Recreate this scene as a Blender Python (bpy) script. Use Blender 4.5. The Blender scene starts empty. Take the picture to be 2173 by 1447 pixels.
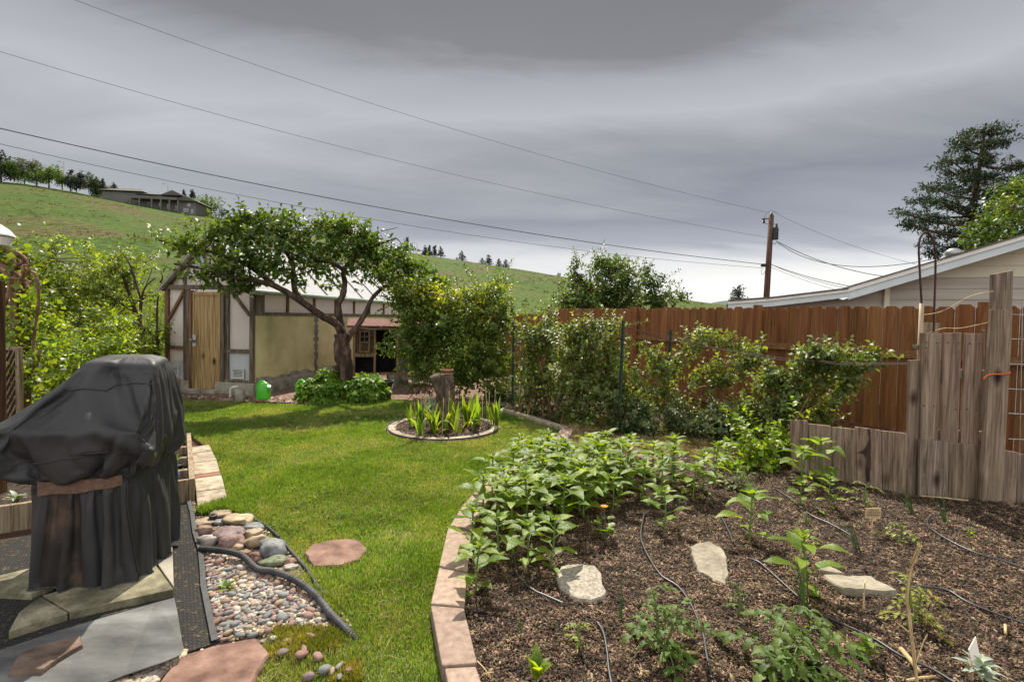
import bpy, math, random
import numpy as np
from mathutils import Vector, Matrix, noise as mn
random.seed(11)
rng = np.random.default_rng(11)
SC = bpy.context.scene
COL = SC.collection
# ------------------------------------------------------------------ camera (measured from the photograph)
F, CX, CY, H = 1030.0, 1086.5, 723.5, 1.6
PITCH, ROLL = math.radians(1.7), .02
SHIFT = -20.0 / 2173
RC = Matrix.Rotation(math.radians(90) - PITCH, 3, 'X') @ Matrix.Rotation(ROLL, 3, 'Z')
cam = bpy.data.objects.new('camera', bpy.data.cameras.new('camera'))
cam.data.sensor_width = 36
cam.data.lens = 36 * F / 2173
cam.data.shift_y = SHIFT
cam.data.clip_start = .05
cam.data.clip_end = 4000
cam.location = (0, 0, H)
cam.rotation_euler = RC.to_euler()
COL.objects.link(cam)
SC.camera = cam

def ray(px, py):
    return RC @ Vector(((px - CX) / F, (CY - py) / F + SHIFT * 2173 / F, -1))
def G(px, py, z=0.0):              # where a photo point lies on the ground
    r = ray(px, py); t = (z - H) / r.z
    return Vector((r.x * t, r.y * t, z))
def D(px, py, d):                  # a photo point at a known distance
    r = ray(px, py); t = d / r.y
    return Vector((r.x * t, d, H + r.z * t))

# ------------------------------------------------------------------ mesh helpers
def np_mesh(name, v, f, smooth=False):
    v = np.asarray(v, dtype=np.float32); f = np.asarray(f, dtype=np.int32)
    me = bpy.data.meshes.new(name)
    me.vertices.add(len(v)); me.vertices.foreach_set('co', v.ravel())
    me.loops.add(f.size); me.loops.foreach_set('vertex_index', f.ravel())
    me.polygons.add(len(f)); me.polygons.foreach_set('loop_start', np.arange(0, f.size, f.shape[1], dtype=np.int32))
    if smooth: me.polygons.foreach_set('use_smooth', np.ones(len(f), dtype=bool))
    me.update(calc_edges=True)
    return me

def tag(o, label=None, cat=None, group=None, kind=None):
    if label: o['label'] = label
    if cat: o['category'] = cat
    if group: o['group'] = group
    if kind: o['kind'] = kind
    return o

def link(name, me, mat, parent=None, loc=None):
    o = bpy.data.objects.new(name, me)
    if mat is not None:
        me.materials.clear()
        for m in (mat if isinstance(mat, (list, tuple)) else [mat]): me.materials.append(m)
    COL.objects.link(o)
    if parent is not None: o.parent = parent
    if loc is not None: o.location = loc
    return o

def thing(name, loc, label, cat, group=None, rz=0):
    o = bpy.data.objects.new(name, None); COL.objects.link(o)
    o.location = loc; o.rotation_euler = (0, 0, rz); o.empty_display_size = .1
    return tag(o, label, cat, group)

class MB:
    """collects shapes (world coordinates) and links them as one mesh object"""
    def __init__(s): s.v = []; s.f = []; s.m = []
    def add(s, vs, fs, mi=0):
        b = len(s.v); s.v.extend(Vector(p) for p in vs)
        for q in fs: s.f.append([b + i for i in q]); s.m.append(mi)
        return s
    def box(s, O, ex, ey, ez, a, b, mi=0):      # box in the frame O,ex,ey,ez from corner a to corner b
        P = []
        for k in (a[2], b[2]):
            for (i, j) in ((a[0], a[1]), (b[0], a[1]), (b[0], b[1]), (a[0], b[1])):
                P.append(O + ex * i + ey * j + ez * k)
        fs = [(3, 2, 1, 0), (4, 5, 6, 7), (0, 1, 5, 4), (1, 2, 6, 5), (2, 3, 7, 6), (3, 0, 4, 7)]
        if ex.cross(ey).dot(ez) * (b[0]-a[0]) * (b[1]-a[1]) * (b[2]-a[2]) < 0: fs = [q[::-1] for q in fs]
        return s.add(P, fs, mi)
    def beam(s, p, q, w, h, up=Vector((0, 0, 1)), mi=0):   # bar between two points
        p, q = Vector(p), Vector(q); d = (q - p); L = d.length; d.normalize()
        sx = d.cross(up)
        if sx.length < 1e-4: sx = d.cross(Vector((0, 1, 0)))
        sx.normalize(); u = sx.cross(d)
        return s.box(p, d, sx, u, (0, -w / 2, -h / 2), (L, w / 2, h / 2), mi)
    def tube(s, pts, rad, n=8, mi=0, cap=True, wob=0):
        pts = [Vector(p) for p in pts]
        if not isinstance(rad, (list, tuple)): rad = [rad] * len(pts)
        rings = []; prev = None
        for i, p in enumerate(pts):
            d = (pts[min(i + 1, len(pts) - 1)] - pts[max(i - 1, 0)]).normalized()
            if prev is None:
                a = Vector((0, 0, 1)) if abs(d.z) < .9 else Vector((1, 0, 0))
                x = d.cross(a).normalized()
            else:
                x = prev - d * prev.dot(d)
                x = x.normalized() if x.length > 1e-5 else d.orthogonal().normalized()
            prev = x; y = d.cross(x)
            rr = []
            for k in range(n):
                t = 2 * math.pi * k / n
                r = rad[i]
                if wob: r *= 1 + wob * mn.noise(Vector((p.x * 7 + 3 * math.cos(t), p.y * 7 + 3 * math.sin(t), p.z * 6)))
                rr.append(p + x * (math.cos(t) * r) + y * (math.sin(t) * r))
            rings.append(rr)
        vs = [v for r in rings for v in r]; fs = []
        for i in range(len(rings) - 1):
            for k in range(n):
                a = i * n + k; b = i * n + (k + 1) % n
                fs.append((a, b, b + n, a + n))
        if cap:
            fs.append(tuple(range(n))[::-1]); fs.append(tuple((len(rings) - 1) * n + k for k in range(n)))
        return s.add(vs, fs, mi)
    def lathe(s, c, prof, n=20, mi=0, ax=Vector((0, 0, 1))):     # prof: (radius, height)
        c = Vector(c); x = ax.orthogonal().normalized(); y = ax.cross(x)
        vs = [c + ax * h + x * (math.cos(6.2832 * k / n) * r) + y * (math.sin(6.2832 * k / n) * r) for r, h in prof for k in range(n)]
        fs = []
        for i in range(len(prof) - 1):
            for k in range(n):
                a = i * n + k; b = i * n + (k + 1) % n
                fs.append((a, b, b + n, a + n))
        if prof[0][0] > 1e-4: fs.append(tuple(range(n))[::-1])
        if prof[-1][0] > 1e-4: fs.append(tuple((len(prof) - 1) * n + k for k in range(n)))
        return s.add(vs, fs, mi)
    def prism(s, poly, th, up=Vector((0, 0, 1)), mi=0, inset=0.0):  # polygon given by its TOP face, thickness th downwards
        P = [Vector(p) for p in poly]; n = len(P)
        A = sum((P[i].cross(P[(i + 1) % n]) for i in range(n)), Vector())
        if A.dot(up) < 0: P = P[::-1]
        c = sum(P, Vector()) / n
        top = [p + (c - p) * inset for p in P] if inset else P
        mid = [p - up * (inset * .12) for p in P]
        bot = [p - up * th for p in P]
        if inset:
            fs = [tuple(range(n))]
            for i in range(n):
                j = (i + 1) % n
                fs.append((n + i, n + j, j, i)); fs.append((2 * n + i, 2 * n + j, n + j, n + i))
            fs.append(tuple(2 * n + k for k in range(n))[::-1])
            return s.add(top + mid + bot, fs, mi)
        fs = [tuple(range(n)), tuple(n + k for k in range(n))[::-1]]
        for i in range(n):
            j = (i + 1) % n
            fs.append((n + i, n + j, j, i))
        return s.add(P + bot, fs, mi)
    def build(s, name, mat, parent=None, origin=None, smooth=False, bevel=0):
        if origin is None:
            if parent is not None:
                origin = Vector(); q = parent
                while q is not None: origin = origin + q.location; q = q.parent
            else:
                lo = Vector((min(p.x for p in s.v), min(p.y for p in s.v), min(p.z for p in s.v)))
                hi = Vector((max(p.x for p in s.v), max(p.y for p in s.v), max(p.z for p in s.v)))
                origin = Vector(((lo.x + hi.x) / 2, (lo.y + hi.y) / 2, lo.z))
        me = bpy.data.meshes.new(name)
        me.from_pydata([tuple(p - origin) for p in s.v], [], s.f)
        if any(s.m): me.polygons.foreach_set('material_index', s.m)
        if smooth: me.polygons.foreach_set('use_smooth', [True] * len(me.polygons))
        me.update()
        o = link(name, me, mat, parent)
        if parent is None: o.location = origin
        if bevel:
            b = o.modifiers.new('bevel', 'BEVEL'); b.width = bevel; b.segments = 2; b.limit_method = 'ANGLE'; b.angle_limit = .6
        return o

def wpos(o):
    q = Vector()
    while o is not None: q = q + o.location; o = o.parent
    return q

def np_obj(name, v, f, mat, parent=None, smooth=False, origin=None):
    v = np.asarray(v, dtype=np.float64)
    if parent is not None: og = wpos(parent)
    else: og = Vector(origin) if origin is not None else Vector(((v[:,0].min()+v[:,0].max())/2, (v[:,1].min()+v[:,1].max())/2, v[:,2].min()))
    o = link(name, np_mesh(name, v - np.array(og), f, smooth), mat, parent)
    if parent is None: o.location = og
    return o

# ------------------------------------------------------------------ leaves
EZV = Vector((0, 0, 1))
def unit(a): return a / np.maximum(np.linalg.norm(a, axis=1, keepdims=True), 1e-6)
def leaf_cards(pos, dirs, nrm, L, W, droop=.12, fold=.18):
    """folded, drooping leaves with six vertices each"""
    n = len(pos); d = unit(dirs); s = unit(np.cross(d, nrm)); u = np.cross(s, d)
    L = np.broadcast_to(np.asarray(L, float), (n,))[:, None]; W = np.broadcast_to(np.asarray(W, float), (n,))[:, None]
    p0 = pos; pm = pos + d * L * .45 + u * L * .05
    pt = pos + d * L - u * L * droop
    a = pm + s * W * .5 + u * W * fold; b = pm - s * W * .5 + u * W * fold
    V = np.stack([p0, a, pt, b, pm], 1).reshape(-1, 3)
    i = np.arange(n)[:, None] * 5
    Fc = np.concatenate([i + np.array([0, 1, 4]), i + np.array([1, 2, 4]), i + np.array([4, 2, 3]), i + np.array([0, 4, 3])], 1).reshape(-1, 3)
    return V, Fc

def blob_points(blobs, nclump, per, sig, shell=.55):
    """clump centres inside ellipsoids (centre, radii, weight) and leaf positions round them"""
    w = np.array([b[2] for b in blobs], float); w /= w.sum()
    k = rng.choice(len(blobs), nclump, p=w)
    c = np.array([list(b[0]) for b in blobs])[k]; r = np.array([list(b[1]) for b in blobs])[k]
    u = unit(rng.normal(size=(nclump, 3))); rad = rng.random((nclump, 1)) ** (shell)
    cc = c + u * rad * r
    pos = np.repeat(cc, per, 0) + rng.normal(size=(nclump * per, 3)) * sig
    out = pos - np.repeat(c, per, 0)
    return cc, pos, out

def crown(parent, blobs, nclump, per, sig, L, W, mat, up=.55, outw=.5, shell=.55, droop=.12, name='crown', keep=None, twigs=None, zmin=None, sprig=0, slen=(.14, .36), smb=None, sup=.8):
    cc, pos, out = blob_points(blobs, nclump, per, sig, shell)
    if keep is not None:
        m = keep(pos); pos = pos[m]; out = out[m]
    if zmin is not None:
        m = pos[:, 2] > zmin; pos = pos[m]; out = out[m]
    n = len(pos)
    d = unit(rng.normal(size=(n, 3)) + unit(out) * outw + np.array([0, 0, -.15]))
    nr = unit(rng.normal(size=(n, 3)) * (1 - up) + np.array([0, 0, up]))
    l = L * rng.uniform(.65, 1.25, n)
    if sprig:
        w = np.array([b[1][0] * b[1][2] for b in blobs]) ** .7; w /= w.sum(); ks = rng.choice(len(blobs), sprig, p=w)
        P2 = []; D2 = []; N2 = []
        for k in ks:
            c, r = Vector(blobs[k][0]), blobs[k][1]
            u = Vector(rng.normal(size=3)); u.z = abs(u.z) * .9 - .1; u.normalize()
            a = c + Vector((u.x * r[0], u.y * r[1], u.z * r[2])) * .75
            if zmin is not None and a.z < zmin + .15: continue
            dr = (u + EZV * sup * random.uniform(.3, 1.3) + Vector(rng.normal(size=3)) * .3).normalized(); ln = random.uniform(*slen)
            bend = Vector((random.uniform(-.3, .3), random.uniform(-.3, .3), random.uniform(-.45, .05)))
            q = [a + dr * ln * t + bend * ln * t * t for t in (0, .35, .7, 1)]
            if smb is not None: smb.tube(q, [.004, .003, .002, .001], 4, cap=False)
            nl = max(4, int(ln / (L * .32)))
            for i in range(nl):
                t = .15 + .85 * i / (nl - 1); p_ = a + dr * ln * t + bend * ln * t * t; ph = i * 2.4
                sd = dr.orthogonal().normalized(); sd = Matrix.Rotation(ph, 3, dr) @ sd
                P2.append(p_[:]); D2.append((sd + dr * (.5 + .8 * (t > .9)) + Vector((0, 0, -.1)))[:]); N2.append((dr + Vector(rng.normal(size=3)) * .35 + EZV * .4)[:])
        if P2:
            pos = np.concatenate([pos, np.array(P2)]); d = np.concatenate([d, np.array(D2)]); nr = np.concatenate([nr, np.array(N2)]); l = np.concatenate([l, L * rng.uniform(.6, 1.1, len(P2))])
    V, Fc = leaf_cards(pos, d, nr, l, l * W / L, droop)
    np_obj(name, V, Fc, mat, parent)
    return cc

def twig_mb(mb, cc, limbs, r=.006, step=1, maxd=9):
    """thin twigs from the nearest limb point to clump centres"""
    P = np.array([list(p) for l in limbs for p in l])
    for c in cc[::step]:
        dd = np.linalg.norm(P - c, axis=1); i = dd.argmin()
        if dd[i] > maxd: continue
        a = Vector(P[i]); b = Vector(c); m = (a + b) / 2 + Vector((random.uniform(-1, 1), random.uniform(-1, 1), random.uniform(-.3, .8))) * dd[i] * .12
        mb.tube([a, m, b], [r * 1.5, r, r * .5], 4, cap=False)

def smooth_path(pts, n=6):
    """Catmull-Rom through the points"""
    P = [Vector(p) for p in pts]; out = []
    for i in range(len(P) - 1):
        p0 = P[max(i - 1, 0)]; p1 = P[i]; p2 = P[i + 1]; p3 = P[min(i + 2, len(P) - 1)]
        for k in range(n):
            t = k / n
            out.append(.5 * ((2 * p1) + (p2 - p0) * t + (2 * p0 - 5 * p1 + 4 * p2 - p3) * t * t + (3 * p1 - p0 - 3 * p2 + p3) * t ** 3))
    out.append(P[-1]); return out

def grad(a, b, n): return [a + (b - a) * i / (n - 1) for i in range(n)]

# ------------------------------------------------------------------ materials
def lin(c):
    if isinstance(c, str):
        c = c.lstrip('#'); c = [int(c[i:i + 2], 16) / 255 for i in (0, 2, 4)]
        return tuple(x / 12.92 if x <= .04045 else ((x + .055) / 1.055) ** 2.4 for x in c) + (1,)
    return tuple(c) + (1,)
MATS = {}
def M(name, cols, scale=6, detail=6, rough=.8, bump=.25, bscale=None, stretch=(1, 1, 1), coord='world', island=0.0, transl=0.0, spec=.3,
      metal=0.0, pos=None, dist=0.0, objrand=0.0, bdist=.02, trcol=None, nrough=.55):
    m = bpy.data.materials.new(name); m.use_nodes = True; nt = m.node_tree; N = nt.nodes; Lk = nt.links
    b = N['Principled BSDF']; out = N['Material Output']
    if coord == 'world': src = N.new('ShaderNodeNewGeometry').outputs['Position']
    else: src = N.new('ShaderNodeTexCoord').outputs['Object']
    mp = N.new('ShaderNodeMapping'); mp.inputs['Scale'].default_value = stretch; Lk.new(src, mp.inputs[0])
    tx = N.new('ShaderNodeTexNoise'); tx.inputs['Scale'].default_value = scale; tx.inputs['Detail'].default_value = detail
    tx.inputs['Roughness'].default_value = nrough; tx.inputs['Distortion'].default_value = dist; Lk.new(mp.outputs[0], tx.inputs['Vector'])
    cr = N.new('ShaderNodeValToRGB'); Lk.new(tx.outputs['Fac'], cr.inputs[0])
    n = len(cols); pos = pos or [.3 + .4 * i / max(n - 1, 1) for i in range(n)]
    while len(cr.color_ramp.elements) < n: cr.color_ramp.elements.new(.5)
    for i, c in enumerate(cols):
        cr.color_ramp.elements[i].position = pos[i]; cr.color_ramp.elements[i].color = lin(c)
    col = cr.outputs[0]
    if island or objrand:
        hs = N.new('ShaderNodeHueSaturation'); Lk.new(col, hs.inputs['Color'])
        if island: rsrc = N.new('ShaderNodeNewGeometry').outputs['Random Per Island']; amt = island
        else: rsrc = N.new('ShaderNodeObjectInfo').outputs['Random']; amt = objrand
        mr = N.new('ShaderNodeMapRange'); mr.inputs[3].default_value = 1 - amt; mr.inputs[4].default_value = 1 + amt
        Lk.new(rsrc, mr.inputs[0]); Lk.new(mr.outputs[0], hs.inputs['Value'])
        m2 = N.new('ShaderNodeMath'); m2.operation = 'MULTIPLY'; m2.inputs[1].default_value = 7.31; Lk.new(rsrc, m2.inputs[0])
        fr = N.new('ShaderNodeMath'); fr.operation = 'FRACT'; Lk.new(m2.outputs[0], fr.inputs[0])
        mh = N.new('ShaderNodeMapRange'); mh.inputs[3].default_value = .5 - amt * .05; mh.inputs[4].default_value = .5 + amt * .05
        Lk.new(fr.outputs[0], mh.inputs[0]); Lk.new(mh.outputs[0], hs.inputs['Hue'])
        col = hs.outputs[0]
    Lk.new(col, b.inputs['Base Color'])
    b.inputs['Roughness'].default_value = rough; b.inputs['Metallic'].default_value = metal
    b.inputs['Specular IOR Level'].default_value = spec
    if bump:
        t2 = N.new('ShaderNodeTexNoise'); t2.inputs['Scale'].default_value = bscale or scale * 4; t2.inputs['Detail'].default_value = 5
        Lk.new(mp.outputs[0], t2.inputs['Vector'])
        bp = N.new('ShaderNodeBump'); bp.inputs['Strength'].default_value = bump; bp.inputs['Distance'].default_value = bdist
        Lk.new(t2.outputs['Fac'], bp.inputs['Height']); Lk.new(bp.outputs[0], b.inputs['Normal'])
    if transl:
        tr = N.new('ShaderNodeBsdfTranslucent'); mx = N.new('ShaderNodeMixShader'); mx.inputs[0].default_value = transl
        tc = N.new('ShaderNodeMix'); tc.data_type = 'RGBA'; tc.blend_type = 'MULTIPLY'; tc.inputs[0].default_value = 1
        Lk.new(col, tc.inputs[6]); tc.inputs[7].default_value = lin(trcol or (2.1, 2.0, .5))
        Lk.new(tc.outputs[2], tr.inputs[0]); Lk.new(b.outputs[0], mx.inputs[1]); Lk.new(tr.outputs[0], mx.inputs[2])
        Lk.new(mx.outputs[0], out.inputs[0])
    MATS[name] = m
    return m

def wood(name, cols, grain=1.0, rough=.85, axis='z', bump=.4, spec=.2, objrand=.12, coord='world', knots=False, scale=14, island=0.0, fine=.8):
    st = {'z': (1, 1, .06), 'x': (.06, 1, 1), 'y': (1, .06, 1)}[axis]
    m = M(name, cols, scale=scale * grain, detail=8, rough=rough, bump=bump, bscale=40 * grain, stretch=st, coord=coord, dist=1.3, spec=spec, objrand=objrand, island=island, bdist=.006, nrough=.65)
    nt = m.node_tree; N = nt.nodes; Lk = nt.links; b = N['Principled BSDF']
    g0 = N.new('ShaderNodeNewGeometry'); mp0 = N.new('ShaderNodeMapping'); mp0.inputs['Scale'].default_value = tuple(.03 if q < 1 else 1 for q in st); Lk.new(g0.outputs['Position'], mp0.inputs[0])
    t0 = N.new('ShaderNodeTexNoise'); t0.inputs['Scale'].default_value = 75; t0.inputs['Detail'].default_value = 4; t0.inputs['Roughness'].default_value = .7; Lk.new(mp0.outputs[0], t0.inputs['Vector'])
    c0 = N.new('ShaderNodeValToRGB'); c0.color_ramp.elements[0].position = .36; c0.color_ramp.elements[0].color = (.5, .46, .43, 1); c0.color_ramp.elements[1].position = .62; c0.color_ramp.elements[1].color = (1.12, 1.12, 1.12, 1); Lk.new(t0.outputs['Fac'], c0.inputs[0])
    x0 = N.new('ShaderNodeMix'); x0.data_type = 'RGBA'; x0.blend_type = 'MULTIPLY'; x0.inputs[0].default_value = fine
    Lk.new(b.inputs['Base Color'].links[0].from_socket, x0.inputs[6]); Lk.new(c0.outputs[0], x0.inputs[7]); Lk.new(x0.outputs[2], b.inputs['Base Color'])
    if knots:
        src = N.new('ShaderNodeNewGeometry').outputs['Position']
        mp = N.new('ShaderNodeMapping'); mp.inputs['Scale'].default_value = (1, 1, .55); Lk.new(src, mp.inputs[0])
        vo = N.new('ShaderNodeTexVoronoi'); vo.inputs['Scale'].default_value = 3.0; Lk.new(mp.outputs[0], vo.inputs['Vector'])
        cr = N.new('ShaderNodeValToRGB'); cr.color_ramp.elements[0].position = .05; cr.color_ramp.elements[0].color = (.12, .09, .07, 1)
        cr.color_ramp.elements[1].position = .17; cr.color_ramp.elements[1].color = (1, 1, 1, 1)
        Lk.new(vo.outputs['Distance'], cr.inputs[0])
        mx = N.new('ShaderNodeMix'); mx.data_type = 'RGBA'; mx.blend_type = 'MULTIPLY'; mx.inputs[0].default_value = 1
        old = b.inputs['Base Color'].links[0].from_socket
        Lk.new(old, mx.inputs[6]); Lk.new(cr.outputs[0], mx.inputs[7]); Lk.new(mx.outputs[2], b.inputs['Base Color'])
    return m

EX, EY, EZ = Vector((1, 0, 0)), Vector((0, 1, 0)), Vector((0, 0, 1))
# ------------------------------------------------------------------ world, sun
SUN_AZ, SUN_EL = math.radians(-4), math.radians(52)     # straight ahead of the camera, high
SKY_EXP = .79
W = bpy.data.worlds.new('World'); SC.world = W; W.use_nodes = True
def build_sky():
    nt = W.node_tree; N = nt.nodes; Lk = nt.links
    bg = N['Background']
    sky = N.new('ShaderNodeTexSky'); sky.sky_type = 'NISHITA'; sky.sun_disc = False
    sky.sun_elevation = SUN_EL; sky.sun_rotation = SUN_AZ
    tc = N.new('ShaderNodeTexCoord'); sp = N.new('ShaderNodeSeparateXYZ'); Lk.new(tc.outputs['Generated'], sp.inputs[0])
    def math_(op, a, b=None, clamp=False):
        n = N.new('ShaderNodeMath'); n.operation = op; n.use_clamp = clamp
        for i, x in enumerate((a, b)):
            if x is None: continue
            if isinstance(x, (int, float)): n.inputs[i].default_value = x
            else: Lk.new(x, n.inputs[i])
        return n.outputs[0]
    z = math_('MAXIMUM', sp.outputs['Z'], 0.0)
    den = math_('ADD', z, .16)
    cx = math_('DIVIDE', sp.outputs['X'], den); cy = math_('DIVIDE', sp.outputs['Y'], den)
    cb = N.new('ShaderNodeCombineXYZ'); Lk.new(cx, cb.inputs[0]); Lk.new(cy, cb.inputs[1])
    mp = N.new('ShaderNodeMapping'); mp.inputs['Rotation'].default_value = (0, 0, math.radians(-28)); mp.inputs['Scale'].default_value = (.42, 1.0, 1); mp.inputs['Location'].default_value = (2.3, .7, 0)
    Lk.new(cb.outputs[0], mp.inputs[0])
    n1 = N.new('ShaderNodeTexNoise'); n1.inputs['Scale'].default_value = .8; n1.inputs['Detail'].default_value = 7; n1.inputs['Roughness'].default_value = .48; n1.inputs['Distortion'].default_value = .5
    Lk.new(mp.outputs[0], n1.inputs['Vector'])
    n2 = N.new('ShaderNodeTexNoise'); n2.inputs['Scale'].default_value = 2.6; n2.inputs['Detail'].default_value = 8; n2.inputs['Roughness'].default_value = .55; n2.inputs['Distortion'].default_value = .8
    Lk.new(mp.outputs[0], n2.inputs['Vector'])
    nn = math_('ADD', math_('MULTIPLY', math_('SUBTRACT', n1.outputs['Fac'], .5), 1.25), math_('MULTIPLY', math_('SUBTRACT', n2.outputs['Fac'], .5), .45))
    # cloud deck: bright strip low on the horizon, slate band above it, pale middle, dark thick cloud high up
    e = math_('ADD', z, math_('MULTIPLY', nn, math_('ADD', math_('MULTIPLY', z, .6), .09)))
    e = math_('ADD', e, math_('MULTIPLY', sp.outputs['X'], -.02))
    cr = N.new('ShaderNodeValToRGB'); Lk.new(e, cr.inputs[0])
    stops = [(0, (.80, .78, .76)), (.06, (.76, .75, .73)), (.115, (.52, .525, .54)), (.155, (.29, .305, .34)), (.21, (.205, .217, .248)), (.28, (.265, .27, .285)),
             (.37, (.36, .366, .382)), (.46, (.275, .28, .294)), (.53, (.15, .151, .157)), (.62, (.125, .126, .13)), (.76, (.45, .46, .48)), (1, (.95, .96, 1.0))]  # last stops, overhead and out of frame, are brightened as added fill light
    while len(cr.color_ramp.elements) < len(stops): cr.color_ramp.elements.new(.5)
    for el, (p, c) in zip(cr.color_ramp.elements, stops): el.position = p; el.color = c + (1,)
    # left part of the sky carries paler cloud, unseen sky behind the camera is brightened as added fill light
    lt = N.new('ShaderNodeMapRange'); lt.inputs[1].default_value = -.15; lt.inputs[2].default_value = -.75; lt.inputs[3].default_value = 0; lt.inputs[4].default_value = .75; Lk.new(sp.outputs['X'], lt.inputs[0])
    lz = N.new('ShaderNodeMapRange'); lz.inputs[1].default_value = .42; lz.inputs[2].default_value = .25; Lk.new(e, lz.inputs[0])
    lf = math_('MULTIPLY', lt.outputs[0], lz.outputs[0], True)
    mx0 = N.new('ShaderNodeMix'); mx0.data_type = 'RGBA'; Lk.new(lf, mx0.inputs[0]); Lk.new(cr.outputs[0], mx0.inputs[6]); mx0.inputs[7].default_value = (.375, .383, .396, 1)
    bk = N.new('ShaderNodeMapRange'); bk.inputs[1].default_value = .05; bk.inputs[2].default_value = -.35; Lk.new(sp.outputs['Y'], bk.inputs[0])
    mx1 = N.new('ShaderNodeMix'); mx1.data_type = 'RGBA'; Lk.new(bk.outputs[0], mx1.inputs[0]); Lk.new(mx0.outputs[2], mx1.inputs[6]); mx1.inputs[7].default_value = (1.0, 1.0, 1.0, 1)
    v = math_('ADD', 1.0, math_('MULTIPLY', nn, .5))
    vm = N.new('ShaderNodeVectorMath'); vm.operation = 'SCALE'; Lk.new(mx1.outputs[2], vm.inputs[0]); Lk.new(v, vm.inputs['Scale'])
    # the sky strength is .1, so the cloud radiance is lifted by the same factor
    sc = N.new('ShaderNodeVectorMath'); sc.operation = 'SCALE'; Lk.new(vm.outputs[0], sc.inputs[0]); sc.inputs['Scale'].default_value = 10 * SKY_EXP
    mx = N.new('ShaderNodeMix'); mx.data_type = 'RGBA'; mx.inputs[0].default_value = .96
    Lk.new(sky.outputs[0], mx.inputs[6]); Lk.new(sc.outputs[0], mx.inputs[7])
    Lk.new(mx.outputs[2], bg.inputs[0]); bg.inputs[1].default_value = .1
build_sky()
sd = bpy.data.lights.new('sun', 'SUN'); sd.energy = 5.0; sd.angle = math.radians(.6); sd.color = (1, .93, .80)
so = bpy.data.objects.new('sun', sd); COL.objects.link(so)
sdir = Vector((math.sin(SUN_AZ) * math.cos(SUN_EL), math.cos(SUN_AZ) * math.cos(SUN_EL), math.sin(SUN_EL)))
so.rotation_euler = sdir.to_track_quat('Z', 'Y').to_euler(); so.location = (6, 10, 20)
SC.view_settings.view_transform = 'Standard'; SC.view_settings.look = 'None'; SC.view_settings.exposure = 0.82; SC.view_settings.gamma = 1
SC.cycles.max_bounces = 6; SC.cycles.diffuse_bounces = 3; SC.cycles.transparent_max_bounces = 8
SC.cycles.use_denoising = True

# ------------------------------------------------------------------ palette
m_soil = M('soil', ['#2a1d14', '#4a3526', '#6a5039'], 3, 10, .95, .6, 30)
m_lawnbase = M('lawn_base', [(.07, .10, .015), (.12, .135, .03), (.18, .16, .07)], 1.6, 8, .95, .5, 60)
m_grass = M('grass_blade', [(.078, .132, .024), (.132, .20, .04), (.235, .25, .095)], 1.1, 5, .6, 0, island=.38, transl=.4, spec=.25, pos=[.36, .5, .66], nrough=.7)
m_dry = M('dry_grass', ['#4c4226', '#857650', '#b0a078'], 5, 5, .8, 0, island=.35, transl=.2)
m_hill = None
m_mulch = M('mulch_floor', [(.010, .0065, .0045), (.032, .020, .013), (.085, .055, .037)], 30, 10, .95, .9, 60, bdist=.03)
m_chip = M('mulch_chip', [(.018, .011, .006), (.085, .051, .028), (.235, .156, .096)], 14, 3, .7, 0, island=.85, spec=.28)
m_chip2 = M('mulch_chip_pale', [(.20, .135, .095), (.33, .245, .185)], 14, 3, .75, 0, island=.4, spec=.3)
m_bark = M('bark', ['#1d1511', '#3f3028', '#6b574a'], 9, 8, .95, .9, 26, stretch=(1, 1, .3), bdist=.03)
m_bark2 = M('bark_brown', ['#2a1b12', '#553b29', '#7c5c42'], 9, 8, .9, .8, 30, bdist=.02)
m_stump = M('stump_bark', ['#332920', '#5c4e42', '#7d6d5e'], 14, 8, .95, 1, 30, stretch=(1, 1, .45), bdist=.04)
m_leaf_tree = M('leaf_plum', [(0.04, 0.06875, 0.0088), (0.0625, 0.1063, 0.0154), (0.1, 0.15, 0.022)],   .9, 3, .46, 0, island=.45, transl=0.42, spec=.32)
m_leaf_bush = M('leaf_bush', [(.045, .08, .014), (.08, .125, .02), (.14, .18, .026)], 1.3, 3, .45, 0, island=.45, transl=0.46, spec=.4)
m_leaf_bushtip = M('leaf_bush_tip', [(.15, .19, .018), (.25, .27, .03)], 1.3, 3, .45, 0, island=.35, transl=0.5, spec=.4)
m_leaf_cane = M('leaf_cane', [(.065, .10, .024), (.115, .155, .04), (.20, .23, .08)], 2.2, 3, .48, 0, island=.55, transl=.36, spec=.35, trcol=(2.2, 2.1, .6))
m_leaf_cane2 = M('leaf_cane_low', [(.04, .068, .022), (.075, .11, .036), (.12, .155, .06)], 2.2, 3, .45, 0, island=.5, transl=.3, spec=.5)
m_leaf_fruit = M('leaf_sapling', [(0.06525, 0.105, 0.013), (0.1232, 0.175, 0.0221), (0.1885, 0.238, 0.039)], 1.4, 3, .42, 0, island=.5, transl=0.48, spec=.45)
m_leaf_bright = M('leaf_bright', [(0.08032, 0.1326, 0.01224), (0.1377, 0.2099, 0.0204), (0.218, 0.2873, 0.0408)], 1.5, 3, .42, 0, island=.45, transl=0.48, spec=.4)
m_leaf_mint = M('leaf_mint', [(.055, .12, .010), (.10, .185, .016), (.15, .25, .035)], 3, 3, .55, 0, island=.4, transl=0.4, spec=.3)
m_leaf_apple = M('leaf_orchard', [(0.042, 0.0675, 0.0156), (0.07, 0.108, 0.0234), (0.119, 0.1553, 0.039)], .8, 3, .45, 0, island=.45, transl=0.4, spec=.4)
m_leaf_maple = M('leaf_maple', [(.045, .08, .012), (.075, .12, .02), (.12, .165, .025)], .5, 3, .45, 0, island=.45, transl=.28, spec=.35)
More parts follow.
